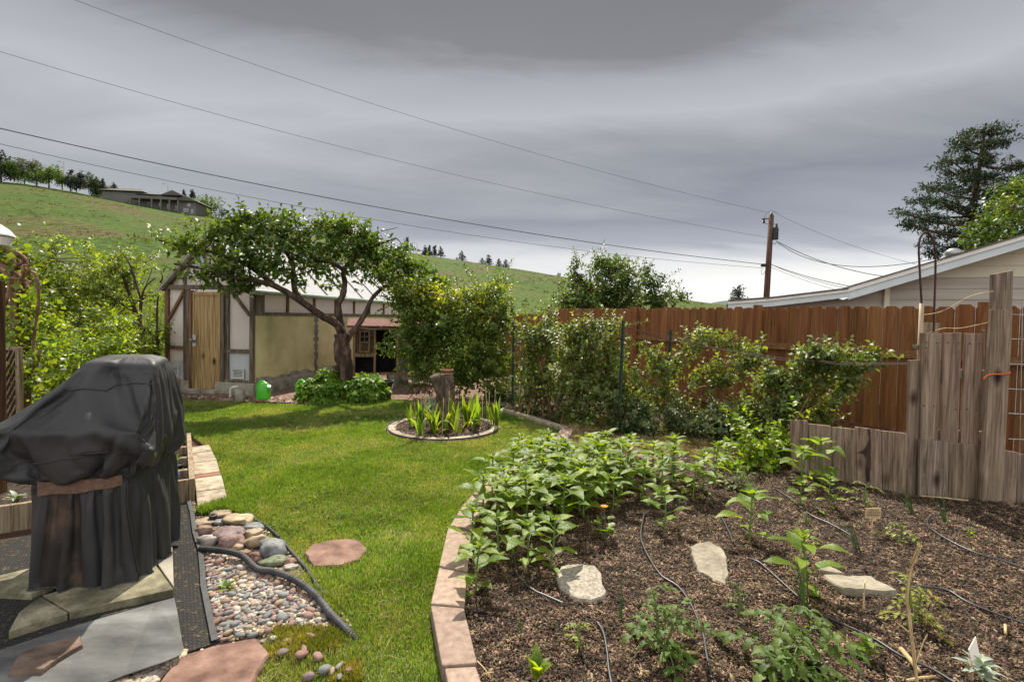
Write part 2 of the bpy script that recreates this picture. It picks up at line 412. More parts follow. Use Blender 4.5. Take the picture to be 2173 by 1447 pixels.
m_needle = M('needles', [(0.0144, 0.02706, 0.01688), (0.0312, 0.05166, 0.0315), (0.054, 0.0738, 0.03938)], .7, 3, .6, 0, island=.45, transl=.12, spec=.3)
m_needle_far = M('needles_far', [(0.0216, 0.0336, 0.0264), (0.0408, 0.054, 0.0384)], .3, 3, .7, 0, island=.4, transl=.1)
m_leaf_far = M('leaf_far', [(0.0525, 0.09, 0.018), (0.0975, 0.15, 0.027)], .2, 3, .6, 0, island=.45, transl=.3)
m_leaf_fargrey = M('leaf_far_grey', [(.07, .085, .065), (.12, .135, .11)], .2, 3, .6, 0, island=.35, transl=.2)
m_leaf_fardark = M('leaf_far_dark', [(0.026, 0.0455, 0.0156), (0.052, 0.078, 0.026)], .2, 3, .6, 0, island=.4, transl=.2)
m_leaf_farred = M('leaf_far_red', [(.05, .04, .025), (.09, .065, .04)], .2, 3, .6, 0, island=.4, transl=.2)
m_sunleaf = M('leaf_sunflower', [(.075, .135, .012), (.12, .185, .019), (.18, .245, .036)], 7, 4, .45, .25, 60, island=.3, transl=.45, spec=.28, trcol=(2.9, 2.5, .5))
m_tomleaf = M('leaf_tomato', [(.042, .078, .012), (.072, .12, .018), (.11, .16, .034)], 9, 4, .5, .25, 60, island=.35, transl=.4, spec=.28, trcol=(2.6, 2.4, .5))
m_yelleaf = M('leaf_yellowed', [(.12, .14, .02), (.24, .22, .04), (.34, .30, .08)], 9, 4, .5, .2, 60, island=.3, transl=.35)
m_paleleaf = M('leaf_silver', [(.20, .25, .19), (.30, .36, .29)], 9, 4, .5, .1, 60, island=.25, transl=.2)
m_iris = M('leaf_iris', [(0.072, 0.1275, 0.0165), (0.144, 0.225, 0.022), (0.272, 0.315, 0.0275)], 5, 4, .42, .15, 50, stretch=(1, 1, .25), island=.35, transl=0.42, spec=.45)
m_irisy = M('leaf_iris_dry', [(.34, .26, .05), (.42, .36, .16)], 5, 4, .5, .1, 50, island=.3, transl=.3)
m_stem = M('stem_green', [(.075, .13, .02), (.14, .20, .05)], 20, 3, .5, .1, spec=.4)
m_onion = M('leaf_onion', [(.05, .11, .02), (.09, .17, .04)], 10, 3, .35, 0, island=.2, transl=.2, spec=.5)
m_cane = M('cane', ['#4a3320', '#7a5a3a', '#8d7a55'], 12, 4, .7, .2)
m_petal = M('petal_orange', [(.75, .16, .01), (.85, .36, .02)], 60, 2, .5, 0, transl=.3, trcol=(1, .8, .5))
m_straw = M('straw', ['#8a7350', '#b39a70', '#cbb68c'], 20, 4, .8, .3, stretch=(1, 1, .2))
m_fence = wood('cedar_fence', [(0.1033, 0.04123, 0.01421), (0.2114, 0.0891, 0.03267), (0.2913, 0.1361, 0.0554)], 1, .75, bump=.35, objrand=0, island=.16, fine=.45)
m_fencetop = wood('cedar_fence_dark', [(0.1028, 0.04716, 0.02206), (0.2158, 0.1061, 0.04991), (0.3084, 0.1867, 0.1056)], 1, .8, axis='x', bump=.35, objrand=.1)
m_grey = wood('weathered_plank', [(0.1144, 0.08051, 0.0558), (0.2444, 0.1814, 0.1305), (0.3588, 0.2764, 0.2052)], 1.1, .9, bump=.6, objrand=.15, knots=True)
m_greyb = wood('weathered_brown', [(0.069, 0.0483, 0.0345), (0.2127, 0.161, 0.1207), (0.3565, 0.299, 0.2415)], 1.5, .9, bump=.6, objrand=.12, knots=True)
m_timber = wood('shed_timber', ['#3d342b', '#6b6054', '#8c8072'], 1.4, .9, bump=.5, objrand=.1)
m_timberb = wood('shed_timber_brown', ['#453426', '#6f553d', '#8f755a'], 1.4, .85, bump=.4, objrand=.1)
m_pine = wood('pine_door', [(.20, .115, .045), (.40, .27, .125), (.52, .40, .22)], .8, .7, bump=.25, objrand=0, knots=True)
m_post = wood('cedar_post', ['#33241a', '#5f4430', '#7d6248'], 1, .85, bump=.4, objrand=.1)
m_planter = wood('planter_wood', ['#4b3f33', '#8a7a64', '#b3a58c'], 1.2, .9, bump=.5, objrand=.1)
m_panelw = M('translucent_panel', [(.78, .745, .725), (.86, .83, .80)], 2, 4, .5, .05, 30, transl=.55, trcol=(1.1, 1.04, 1.0), spec=.4)
m_roofw = M('polycarbonate_roof', [(.74, .74, .75), (.82, .82, .83)], 1.5, 4, .22, .03, 20, spec=.6, transl=.4, trcol=(1, 1, 1))
m_glassb = M('tinted_pane', [(.22, .26, .34), (.32, .36, .44)], 2, 2, .12, 0, spec=.8)
m_yellow = M('foam_panel', [(0.351, 0.3125, 0.15), (0.513, 0.4389, 0.225), (0.621, 0.5453, 0.3125)], 1.7, 8, .8, .2, 20, pos=[.3, .5, .7], stretch=(1, 1, .8))
m_tar = M('tar_streak', [(.10, .10, .085), (.19, .18, .14)], 9, 6, .85, .3)
m_conc = M('concrete', ['#5e594f', '#8d877a', '#a9a294'], 4, 8, .9, .5, 60, bdist=.01)
m_concd = M('concrete_mossy', ['#3c382c', '#6f6a55', '#99927b'], 7, 8, .95, .6, 60, bdist=.012)
m_gutter = M('gutter_green', ['#7f8e80', '#9fae9f'], 5, 4, .45, .05)
m_vent = M('vent_white', ['#a9a9a5', '#c8c8c4'], 5, 3, .6, 0)
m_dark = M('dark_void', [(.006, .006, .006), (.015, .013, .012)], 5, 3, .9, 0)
m_steel = M('steel', ['#8a8a88', '#b5b5b2'], 12, 4, .35, .05, metal=.8)
m_coop = wood('coop_wood', ['#5a4632', '#8a7258', '#a8906f'], 1.4, .8, bump=.3, objrand=0)
m_coopd = wood('coop_panel', ['#35291f', '#5a4838', '#6d5a48'], 1.2, .85, axis='x', bump=.3, objrand=0)
m_felt = M('roof_felt', ['#4d3128', '#6f4a3e'], 8, 5, .9, .4)
m_greenp = M('green_plastic', [(.05, .34, .012), (.07, .42, .02)], 4, 2, .3, 0, spec=.5)
m_blackp = M('black_plastic', [(.012, .012, .013), (.02, .02, .022)], 6, 3, .45, .05, spec=.4)
m_pipe = M('drain_pipe', ['#18181a', '#2b2b2e', '#424246'], 9, 5, .55, .15, spec=.4)
m_hose = M('drip_hose', [(.02, .02, .024), (.045, .045, .052)], 20, 3, .38, 0, spec=.55)
m_pvc = M('pvc', ['#aaa69c', '#c9c6bc'], 9, 3, .4, 0)
m_terra = M('terracotta', ['#6b4434', '#8a5a48'], 9, 5, .8, .2)
m_tanpot = M('tan_pot', ['#7d6a58', '#94806c'], 9, 5, .8, .1)
m_tpost = M('green_steel', [(.008, .03, .02), (.016, .045, .03)], 14, 4, .5, .1, spec=.4)
m_wire = M('wire', ['#5a5653', '#7b7672'], 9, 2, .5, 0, metal=.5)
m_rust = M('rusty_wire', ['#2c1a18', '#4d3230'], 9, 3, .7, 0)
m_cable = M('power_cable', ['#3b3b40', '#55555a'], 3, 2, .7, 0)
m_pole = M('utility_pole_wood', ['#2e201b', '#523a32', '#6a5146'], 8, 6, .9, .4, stretch=(1, 1, .1))
m_fascia = M('fascia_paint', [(.50, .56, .58), (.60, .66, .67)], 3, 4, .55, .05)
m_siding = M('siding_cream', [(.52, .49, .37), (.60, .57, .44)], 2, 5, .7, .08, 40)
m_siding2 = M('siding_taupe', [(0.3375, 0.3038, 0.2565), (0.4185, 0.3847, 0.3307)], 3, 6, .75, .1, 40, stretch=(.3, .3, 3))
m_soffit = M('soffit', [(.36, .34, .29), (.42, .40, .34)], 3, 4, .8, .05)
m_shingle = M('shingles', ['#4a4540', '#6f6a63'], 12, 6, .9, .4)
m_lodge = M('lodge_siding', [(0.1008, 0.0972, 0.0864), (0.1368, 0.1296, 0.1152)], .4, 3, .85, 0)
m_lodger = M('lodge_roof', [(0.072, 0.0704, 0.06), (0.104, 0.1, 0.084)], .4, 3, .9, 0)
m_glass = M('window_glass', [(.05, .055, .065), (.22, .23, .25)], .3, 2, .15, 0, spec=.7)
m_redroof = M('red_roof', ['#6f4238', '#8a5a4e'], .5, 3, .9, 0)
m_cover = M('cover_fabric', [(0.0156, 0.01576, 0.01638), (0.02496, 0.02496, 0.02574), (0.039, 0.03822, 0.03822)], 3, 8, .58, .10, 260, spec=.42, bdist=.003)
m_coverb = M('cover_fabric_stained', [(.012, .0115, .011), (.022, .018, .015), (.10, .062, .04)], 5, 8, .6, .10, 260, pos=[.35, .55, .75], spec=.38, bdist=.003)
m_strap = M('strap_webbing', ['#5c463b', '#775e50'], 30, 4, .85, .5, 200)
m_sheet = M('plastic_sheet', ['#3c3c3b', '#565655', '#737371'], 2.6, 8, .5, .12, 14, stretch=(1, 2.5, 1), spec=.25, pos=[.32, .5, .68])
m_slate = M('sandstone_slab', ['#40332b', '#655448', '#7a6859'], 6, 8, .8, .5, 30, stretch=(1, 1.8, 1), bdist=.01)
m_paver = M('paver_pink', [(.185, .13, .10), (.265, .19, .148), (.33, .25, .20)], 26, 8, .9, .4, 120, bdist=.006, objrand=.14)
m_paver2 = M('paver_tan', ['#75695a', '#968a77', '#aea28e'], 14, 8, .9, .45, 90, bdist=.008, objrand=.12)
m_red = M('red_sandstone', ['#543c33', '#755a4e', '#8c7365'], 8, 9, .9, .5, 60, bdist=.01)
m_flat = M('flat_fieldstone', [(0.17, 0.1445, 0.1056), (0.2635, 0.2295, 0.1716), (0.34, 0.306, 0.2376)], 7, 9, .85, .7, 34, bdist=.02)
m_granite = M('speckled_stone', [(0.1496, 0.1276, 0.0968), (0.2728, 0.2376, 0.1892), (0.396, 0.3608, 0.3036)], 60, 5, .9, .6, 80, bdist=.012)
STONE = {}
for nm, cs in {'pink': ['#55403a', '#7d6259', '#98807a'], 'mauve': ['#483a39', '#6a5a57', '#857573'], 'grey': ['#4a4b4a', '#6c6d6d', '#8a8a88'],
               'tan': ['#6a5b48', '#8f7e66', '#ab9a80'], 'brown': ['#4a352c', '#755a4d', '#8e7466'], 'white': ['#77716a', '#9b948a', '#b5aea4'], 'slate': ['#40413f', '#5d5e5c', '#767672'], 'green': ['#3f4432', '#63694f', '#858a72']}.items():
    STONE[nm] = M('stone_' + nm, cs, 16, 7, .72, .25, 60, coord='obj', objrand=.16, bdist=.006)
m_vine = M('vine_stem', ['#4a3128', '#7d5a4a', '#9a7a68'], 12, 5, .8, .4)
m_white = M('white_enamel', ['#d0d0c8', '#e6e6df'], 4, 3, .35, 0)
m_tagw = M('plant_tag', ['#a98f6c', '#c4ab86'], 14, 4, .8, .1)
m_tagp = M('paper_tag', ['#d9d2c3', '#efe9dd'], 9, 3, .7, 0)
m_ink = M('tag_ink', ['#3a2a22', '#4a382e'], 9, 2, .8, 0)
m_twine = M('orange_twine', ['#b5532a', '#d0703c'], 9, 2, .8, 0)
m_blue = M('blue_pot', ['#2b55a8', '#3c6cc4'], 4, 2, .4, 0)

def netting_mat():
    m = bpy.data.materials.new('mat_netting'); m.use_nodes = True; nt = m.node_tree; N = nt.nodes; Lk = nt.links; b = N['Principled BSDF']
    g = N.new('ShaderNodeNewGeometry'); mp = N.new('ShaderNodeMapping'); mp.inputs['Rotation'].default_value = (0, 0, math.radians(-35)); Lk.new(g.outputs['Position'], mp.inputs[0])
    w1 = N.new('ShaderNodeTexBrick'); w1.inputs['Scale'].default_value = 1; w1.inputs['Brick Width'].default_value = .035; w1.inputs['Row Height'].default_value = .014; w1.inputs['Mortar Size'].default_value = .0035
    w1.offset = .5; Lk.new(mp.outputs[0], w1.inputs['Vector'])
    w1.inputs['Color1'].default_value = (.022, .018, .012, 1); w1.inputs['Color2'].default_value = (.016, .014, .011, 1); w1.inputs['Mortar'].default_value = (.04, .04, .041, 1)
    n = N.new('ShaderNodeTexNoise'); n.inputs['Scale'].default_value = 34; n.inputs['Detail'].default_value = 9; n.inputs['Roughness'].default_value = .75; Lk.new(mp.outputs[0], n.inputs['Vector'])
    cr = N.new('ShaderNodeValToRGB'); cr.color_ramp.elements[0].position = .56; cr.color_ramp.elements[1].position = .66; Lk.new(n.outputs['Fac'], cr.inputs[0])
    mx = N.new('ShaderNodeMix'); mx.data_type = 'RGBA'; Lk.new(cr.outputs[0], mx.inputs[0]); Lk.new(w1.outputs['Color'], mx.inputs[6]); mx.inputs[7].default_value = (.17, .125, .06, 1)
    Lk.new(mx.outputs[2], b.inputs['Base Color']); b.inputs['Roughness'].default_value = .95; b.inputs['Specular IOR Level'].default_value = .08
    bp = N.new('ShaderNodeBump'); bp.inputs['Strength'].default_value = .7; bp.inputs['Distance'].default_value = .006; Lk.new(w1.outputs['Fac'], bp.inputs['Height']); Lk.new(bp.outputs[0], b.inputs['Normal'])
    return m
m_net = netting_mat()

def hill_mat():
    m = bpy.data.materials.new('hill_grass'); m.use_nodes = True; nt = m.node_tree; N = nt.nodes; Lk = nt.links; b = N['Principled BSDF']
    g = N.new('ShaderNodeNewGeometry')
    def nz(sc, st, det=8, ro=.55, di=0):
        mp = N.new('ShaderNodeMapping'); mp.inputs['Scale'].default_value = st; Lk.new(g.outputs['Position'], mp.inputs[0])
        t = N.new('ShaderNodeTexNoise'); t.inputs['Scale'].default_value = sc; t.inputs['Detail'].default_value = det; t.inputs['Roughness'].default_value = ro; t.inputs['Distortion'].default_value = di
        Lk.new(mp.outputs[0], t.inputs['Vector']); return t.outputs['Fac']
    a = nz(.05, (1, .6, 1.5), 9, .62, .8)
    cr = N.new('ShaderNodeValToRGB'); Lk.new(a, cr.inputs[0])
    st = [(.38, (.040, .078, .010)), (.48, (.056, .086, .014)), (.55, (.070, .075, .022)), (.62, (.085, .066, .034)), (.68, (.060, .064, .020))]
    while len(cr.color_ramp.elements) < len(st): cr.color_ramp.elements.new(.5)
    for e, (p, c) in zip(cr.color_ramp.elements, st): e.position = p; e.color = c + (1,)
    f = nz(1.4, (1, .5, 1), 10, .75)
    cr2 = N.new('ShaderNodeValToRGB'); Lk.new(f, cr2.inputs[0]); cr2.color_ramp.elements[0].position = .3; cr2.color_ramp.elements[0].color = (.42, .43, .40, 1); cr2.color_ramp.elements[1].position = .68; cr2.color_ramp.elements[1].color = (1.42, 1.42, 1.25, 1)
    mx = N.new('ShaderNodeMix'); mx.data_type = 'RGBA'; mx.blend_type = 'MULTIPLY'; mx.inputs[0].default_value = 1; Lk.new(cr.outputs[0], mx.inputs[6]); Lk.new(cr2.outputs[0], mx.inputs[7])
    # greener meadow low on the slope
    sp = N.new('ShaderNodeSeparateXYZ'); Lk.new(g.outputs['Position'], sp.inputs[0])
    mr = N.new('ShaderNodeMapRange'); mr.inputs[1].default_value = 7; mr.inputs[2].default_value = 1.5; mr.inputs[3].default_value = 0; mr.inputs[4].default_value = .75; Lk.new(sp.outputs[2], mr.inputs[0])
    m3 = N.new('ShaderNodeMix'); m3.data_type = 'RGBA'; Lk.new(mr.outputs[0], m3.inputs[0]); Lk.new(mx.outputs[2], m3.inputs[6]); m3.inputs[7].default_value = (.056, .10, .014, 1)
    m4 = N.new('ShaderNodeMix'); m4.data_type = 'RGBA'; m4.blend_type = 'MULTIPLY'; m4.inputs[0].default_value = .8; Lk.new(m3.outputs[2], m4.inputs[6]); Lk.new(cr2.outputs[0], m4.inputs[7])
    Lk.new(m4.outputs[2], b.inputs['Base Color']); b.inputs['Roughness'].default_value = .95; b.inputs['Specular IOR Level'].default_value = .1
    bp = N.new('ShaderNodeBump'); bp.inputs['Strength'].default_value = .7; bp.inputs['Distance'].default_value = .25; Lk.new(nz(3.0, (1, 1, 1), 8, .7), bp.inputs['Height']); Lk.new(bp.outputs[0], b.inputs['Normal'])
    return m
m_hill = hill_mat()
def drape_cover():
    """lets a roomy cloth bag settle over the grill body; returns the settled vertices (rings x around)"""
    NU, NV = 160, 86
    CL = [  # z, FL, FR, BR, BL  of the roomy bag
        (.06, (-2.72, 2.47), (-2.03, 2.58), (-2.215, 3.28), (-2.92, 3.14)),
        (.655, (-2.76, 2.475), (-2.03, 2.585), (-2.225, 3.31), (-2.95, 3.17)),
        (.95, (-2.83, 2.475), (-2.00, 2.60), (-2.235, 3.33), (-3.01, 3.19)),
        (1.04, (-2.79, 2.53), (-2.02, 2.66), (-2.25, 3.315), (-2.97, 3.19)),
        (1.29, (-2.49, 2.83), (-2.10, 2.84), (-2.30, 3.26), (-2.68, 3.18)),
        (1.31, (-2.46, 2.87), (-2.13, 2.88), (-2.32, 3.23), (-2.65, 3.16))]
    def ring(tab, z):
        zs = [l[0] for l in tab]
        c = [Vector((np.interp(z, zs, [l[k][0] for l in tab]), np.interp(z, zs, [l[k][1] for l in tab]), z)) for k in range(1, 5)]
        P = []
        for k in range(4):
            for q in range(NU // 4): P.append(c[k].lerp(c[(k + 1) % 4], q / (NU // 4)))
        P = [(P[i - 1] + P[i] * 2 + P[(i + 1) % NU]) / 4 for i in range(NU)]
        return P
    zz = list(np.linspace(.07, 1.04, 64)) + list(np.linspace(1.055, 1.31, 22))
    V = []
    for z in zz: V += ring(CL, z)
    top = V[-NU:]; c = sum(top, Vector()) / NU
    for f in (.8, .55, .3): V += [c + (p - c) * f for p in top]
    V.append(c)
    nr = NV + 3; fs = [(i * NU + k, i * NU + (k + 1) % NU, (i + 1) * NU + (k + 1) % NU, (i + 1) * NU + k) for i in range(nr - 1) for k in range(NU)]
    fs += [((nr - 1) * NU + k, (nr - 1) * NU + (k + 1) % NU, nr * NU) for k in range(NU)]
    r = random.Random(4)
    V = [v + Vector((mn.noise(v * 5), mn.noise(v * 5 + Vector((7, 0, 0))), 0)) * .016 + Vector((mn.noise(v * 2.3 + Vector((0, 4, 0))), mn.noise(v * 2.3 + Vector((0, 9, 2))), 0)) * (.05 if .9 < v.z < 1.24 else .012) for v in V]
    me = bpy.data.meshes.new('cloth'); me.from_pydata([tuple(v) for v in V], [], fs); me.update()
    ob = bpy.data.objects.new('cloth', me); COL.objects.link(ob)
    # cinched strap target
    i0 = int(np.argmin([abs(z - .655) for z in zz]))
    ST = [(0, (-2.60, 2.63), (-2.155, 2.70), (-2.275, 3.27), (-2.85, 3.16)), (2, (-2.60, 2.63), (-2.155, 2.70), (-2.275, 3.27), (-2.85, 3.16))]
    ob.shape_key_add(name='a'); kb = ob.shape_key_add(name='b')
    vg = ob.vertex_groups.new(name='pin')
    for i in (i0 - 1, i0, i0 + 1):
        tgt = ring(ST, zz[i])
        for k in range(NU):
            kb.data[i * NU + k].co = tgt[k] + EZ * (-.012 * math.sin(k / NU * 12))
        vg.add([i * NU + k for k in range(NU)], 1.0, 'REPLACE')
    vg.add(list(range((nr - 2) * NU, nr * NU + 1)), 1.0, 'REPLACE')
    kb.value = 0; kb.keyframe_insert('value', frame=1); kb.value = 1; kb.keyframe_insert('value', frame=22)
    # collider
    BODY = [(.10, (-2.54, 2.65), (-2.15, 2.73), (-2.27, 3.19), (-2.77, 3.10)), (.74, (-2.55, 2.68), (-2.18, 2.75), (-2.29, 3.21), (-2.79, 3.12)), (.83, (-2.73, 2.575), (-2.075, 2.675), (-2.26, 3.25), (-2.92, 3.13)),
            (.93, (-2.775, 2.545), (-2.035, 2.64), (-2.25, 3.275), (-2.945, 3.15)), (.95, (-2.74, 2.58), (-2.05, 2.67), (-2.27, 3.26), (-2.90, 3.15)), (.96, (-2.58, 2.74), (-2.11, 2.80), (-2.28, 3.25), (-2.74, 3.15)), (1.2, (-2.52, 2.82), (-2.11, 2.84), (-2.29, 3.25), (-2.69, 3.15)), (1.27, (-2.48, 2.84), (-2.12, 2.86), (-2.31, 3.22), (-2.66, 3.14)), (1.285, (-2.42, 2.92), (-2.18, 2.93), (-2.34, 3.16), (-2.58, 3.10))]
    bv = []
    for l in BODY: bv += [Vector((l[k][0], l[k][1], l[0])) for k in range(1, 5)]
    bf = [(i * 4 + k, i * 4 + (k + 1) % 4, (i + 1) * 4 + (k + 1) % 4, (i + 1) * 4 + k) for i in range(len(BODY) - 1) for k in range(4)] + [(3, 2, 1, 0), tuple(len(bv) - 4 + k for k in range(4))]
    bm_ = bpy.data.meshes.new('body'); bm_.from_pydata([tuple(v) for v in bv], [], bf); bm_.update()
    bo = bpy.data.objects.new('body', bm_); COL.objects.link(bo)
    co = bo.modifiers.new('c', 'COLLISION'); bo.collision.thickness_outer = .012; bo.collision.cloth_friction = 8
    cl = ob.modifiers.new('cl', 'CLOTH'); s = cl.settings
    s.quality = 6; s.mass = .25; s.tension_stiffness = 25; s.compression_stiffness = 25; s.shear_stiffness = 12; s.bending_stiffness = .25; s.shrink_min = -.075; s.tension_damping = 10; s.compression_damping = 10; s.shear_damping = 8; s.bending_damping = 1; s.air_damping = 2
    s.vertex_group_mass = 'pin'; s.pin_stiffness = 1
    cl.collision_settings.distance_min = .006; cl.collision_settings.collision_quality = 3; cl.collision_settings.use_self_collision = False
    NF = 46
    cl.point_cache.frame_start = 1; cl.point_cache.frame_end = NF
    for f in range(1, NF + 1): SC.frame_set(f)
    ev = ob.evaluated_get(bpy.context.evaluated_depsgraph_get()); m2 = ev.to_mesh()
    out = np.zeros(len(m2.vertices) * 3); m2.vertices.foreach_get('co', out); out = out.reshape(-1, 3).copy(); ev.to_mesh_clear()
    bpy.data.objects.remove(ob); bpy.data.objects.remove(bo); SC.frame_set(1)
    return out, np.array(zz), NU, NV, fs
COVER = drape_cover()
# ------------------------------------------------------------------ ground and hill
def in_poly(x, y, poly):
    r = np.zeros(len(x), bool); n = len(poly)
    for i in range(n):
        x1, y1 = poly[i][0], poly[i][1]; x2, y2 = poly[(i + 1) % n][0], poly[(i + 1) % n][1]
        c = ((y1 > y) != (y2 > y))
        with np.errstate(divide='ignore', invalid='ignore'):
            xi = (x2 - x1) * (y - y1) / (y2 - y1) + x1
        r ^= c & (x < xi)
    return r
def PX(pts, z=0.0): return [G(a, b, z) for a, b in pts]
def sheet(name, poly, step, mat, zf, kind='structure'):
    """a gridded ground sheet cut to a polygon"""
    xs = [p[0] for p in poly]; ys = [p[1] for p in poly]
    gx = np.arange(min(xs) - step, max(xs) + step * 2, step); gy = np.arange(min(ys) - step, max(ys) + step * 2, step)
    X, Y = np.meshgrid(gx, gy, indexing='ij'); Z = zf(X, Y)
    V = np.stack([X, Y, Z], -1).reshape(-1, 3); ny = len(gy)
    i, j = np.meshgrid(np.arange(len(gx) - 1), np.arange(ny - 1), indexing='ij')
    a = (i * ny + j).ravel(); Fc = np.stack([a, a + ny, a + ny + 1, a + 1], 1)
    c = V[Fc].mean(1); Fc = Fc[in_poly(c[:, 0], c[:, 1], poly)]
    used = np.unique(Fc); mp = np.zeros(len(V), int); mp[used] = np.arange(len(used))
    o = np_obj(name, V[used], mp[Fc], mat, smooth=True)
    return tag(o, kind=kind)
def fbm(X, Y, s, amp, oct=3):
    out = np.zeros_like(X); f = s; a = amp; r = np.random.default_rng(5)
    for _ in range(oct):
        for _k in range(5):
            th = r.uniform(0, 6.28); ph = r.uniform(0, 6.28); k = f * r.uniform(.6, 1.5)
            out += a / 5 * np.sin((X * math.cos(th) + Y * math.sin(th)) * k + ph)
        f *= 2.1; a *= .55
    return out

mb = MB(); R = 900
mb.add([(-R, -R, -.06), (R, -R, -.06), (R, R, -.06), (-R, R, -.06)], [(0, 1, 2, 3)])
tag(mb.build('ground', m_soil, origin=Vector((0, 0, -.06))), kind='structure')
# the slope behind the garden: its skyline follows the photograph
SKY = [(-700, 300), (-300, 345), (0, 386), (60, 391), (104, 399), (160, 408), (205, 417), (300, 433), (400, 450), (480, 465), (560, 477), (660, 495), (760, 516), (900, 541), (1000, 556), (1090, 570), (1190, 586), (1300, 607), (1400, 627), (1480, 640), (1600, 655), (1900, 672), (2600, 700)]
def ridge_d(px): return 150 + 60 * min(max((px - 200) / 1000, 0), 1)
def sky_y(px):
    for (a, ya), (b, yb) in zip(SKY, SKY[1:]):
        if a <= px <= b: return ya + (yb - ya) * (px - a) / (b - a)
    return SKY[0][1] if px < SKY[0][0] else SKY[-1][1]
def hill_point(px, t):
    rd = ridge_d(px); top = D(px, sky_y(px), rd)
    d = 13.5 + (rd - 13.5) * t
    if t <= 1: z = -.03 + (top.z + .03) * (.12 * t + .88 * t ** 1.12)
    else: z = top.z - (t - 1) * rd * .04
    x = top.x / rd * d
    return Vector((x, d, z + .12 * mn.noise(Vector((x * .12, d * .12, 0))) * min(1, t * 6)))
pxs = list(range(-700, 2601, 30)); ts = [0, .006, .013, .02, .03, .042, .056, .072, .09, .11, .135, .16, .19, .225, .26, .3, .34, .39, .44, .5, .56, .62, .69, .76, .83, .9, .95, 1, 1.05, 1.3, 1.8]
hv = [hill_point(p, t) for p in pxs for t in ts]; nt_ = len(ts)
hf = [(i * nt_ + j, (i + 1) * nt_ + j, (i + 1) * nt_ + j + 1, i * nt_ + j + 1) for i in range(len(pxs) - 1) for j in range(nt_ - 1)]
tag(np_obj('hill', [tuple(p) for p in hv], hf, m_hill, smooth=True, origin=(0, 60, 0)), kind='structure')
# far blue ridge at the right end
fv = []; n = 30
for i in range(n + 1):
    px = 1440 + 500 * i / n
    y = 641 + 5 * math.sin(i * .7) + 6 * (i / n); d = 700
    p = D(px, y, d); fv += [p, Vector((p.x, d - 60, -1)), Vector((p.x * 1.2, d + 150, -1))]
ff = []
for i in range(n):
    a = i * 3; ff += [(a + 1, a + 4, a + 3, a), (a, a + 3, a + 5, a + 2)]
tag(np_obj('far_ridge', [tuple(p) for p in fv], np.array(ff), M('far_ridge_trees', [(.05, .075, .06), (.075, .10, .085)], .05, 6, .95, 0)), kind='structure')

LAWN = PX([(290, 842), (640, 858), (830, 848), (1060, 862), (1130, 884), (1192, 906), (1192, 935), (1120, 985), (1030, 1050), (985, 1085), (940, 1165), (918, 1285), (938, 1412), (948, 1600), (520, 1600), (552, 1380), (585, 1330), (690, 1335), (735, 1330), (700, 1290), (640, 1235), (600, 1200), (560, 1125), (492, 1075), (480, 1068), (440, 946), (395, 912), (300, 905)])
tag(sheet('lawn', LAWN, .05, m_lawnbase, lambda X, Y: -.012 + fbm(X, Y, 5, .008)), kind='structure')
RING_C = G(945, 906); RING_C.y = 6.95; RING_C.x = (945 - CX) / F * 6.95; RING_R = .80
BED = PX([(1016, 1700), (1018, 1447), (1000, 1385), (985, 1285), (990, 1165), (1040, 1080), (1075, 1040), (1192, 948), (1330, 962), (1530, 968), (1650, 985), (1690, 1003), (1935, 1052), (2090, 1064), (2400, 1085), (3400, 1110), (3400, 1700)], .04)
def bed_z(X, Y): return .045 + fbm(X, Y, 6, .014) + fbm(X + 9, Y, 22, .010)
tag(sheet('mulch_bed', BED, .035, m_mulch, bed_z), kind='structure')
STRIP = PX([(1195, 900), (1240, 880), (1650, 930), (1690, 985), (1650, 990), (1530, 975), (1330, 970), (1190, 955)], .02)
tag(sheet('dry_grass_strip', STRIP, .06, M('dry_soil', ['#4a3a20', '#7d6840', '#a08a58'], 5, 9, .95, .6, 40), lambda X, Y: .02 + fbm(X, Y, 6, .012)), kind='structure')
SHEDBED = PX([(120, 846), (120, 800), (1090, 800), (1120, 878), (1060, 862), (830, 848), (640, 858), (290, 842)], -.01)
tag(sheet('bark_bed', SHEDBED, .07, M('bark_floor', ['#33231b', '#6a5145', '#9c8474'], 18, 9, .95, .8, 40), lambda X, Y: -.004 + fbm(X, Y, 6, .012)), kind='structure')
FENCEBED = PX([(1060, 862), (1130, 884), (1195, 905), (1260, 884), (1680, 940), (1720, 985), (1900, 1000), (1800, 860), (1560, 830), (1180, 780), (1080, 800)], .01)
tag(sheet('fence_bed', FENCEBED, .08, m_mulch, lambda X, Y: .012 + fbm(X, Y, 6, .014)), kind='structure')
GRAVEL = PX([(405, 1062), (495, 1072), (560, 1118), (610, 1165), (655, 1210), (710, 1270), (750, 1340), (700, 1345), (600, 1345), (560, 1390), (520, 1470), (200, 1470), (330, 1390), (440, 1360), (420, 1160)])
tag(sheet('gravel_bed', GRAVEL, .04, M('gravel_floor', ['#3a3029', '#6b5c50', '#94857a'], 30, 8, .95, .8, 70), lambda X, Y: -.004 + fbm(X, Y, 8, .006)), kind='structure')
PADG = PX([(-400, 1160), (60, 1120), (360, 1060), (412, 1055), (440, 1180), (470, 1362), (420, 1420), (300, 1480), (-400, 1700)])
tag(sheet('patio_soil', PADG, .06, m_soil, lambda X, Y: -.014 + fbm(X, Y, 7, .004)), kind='structure')

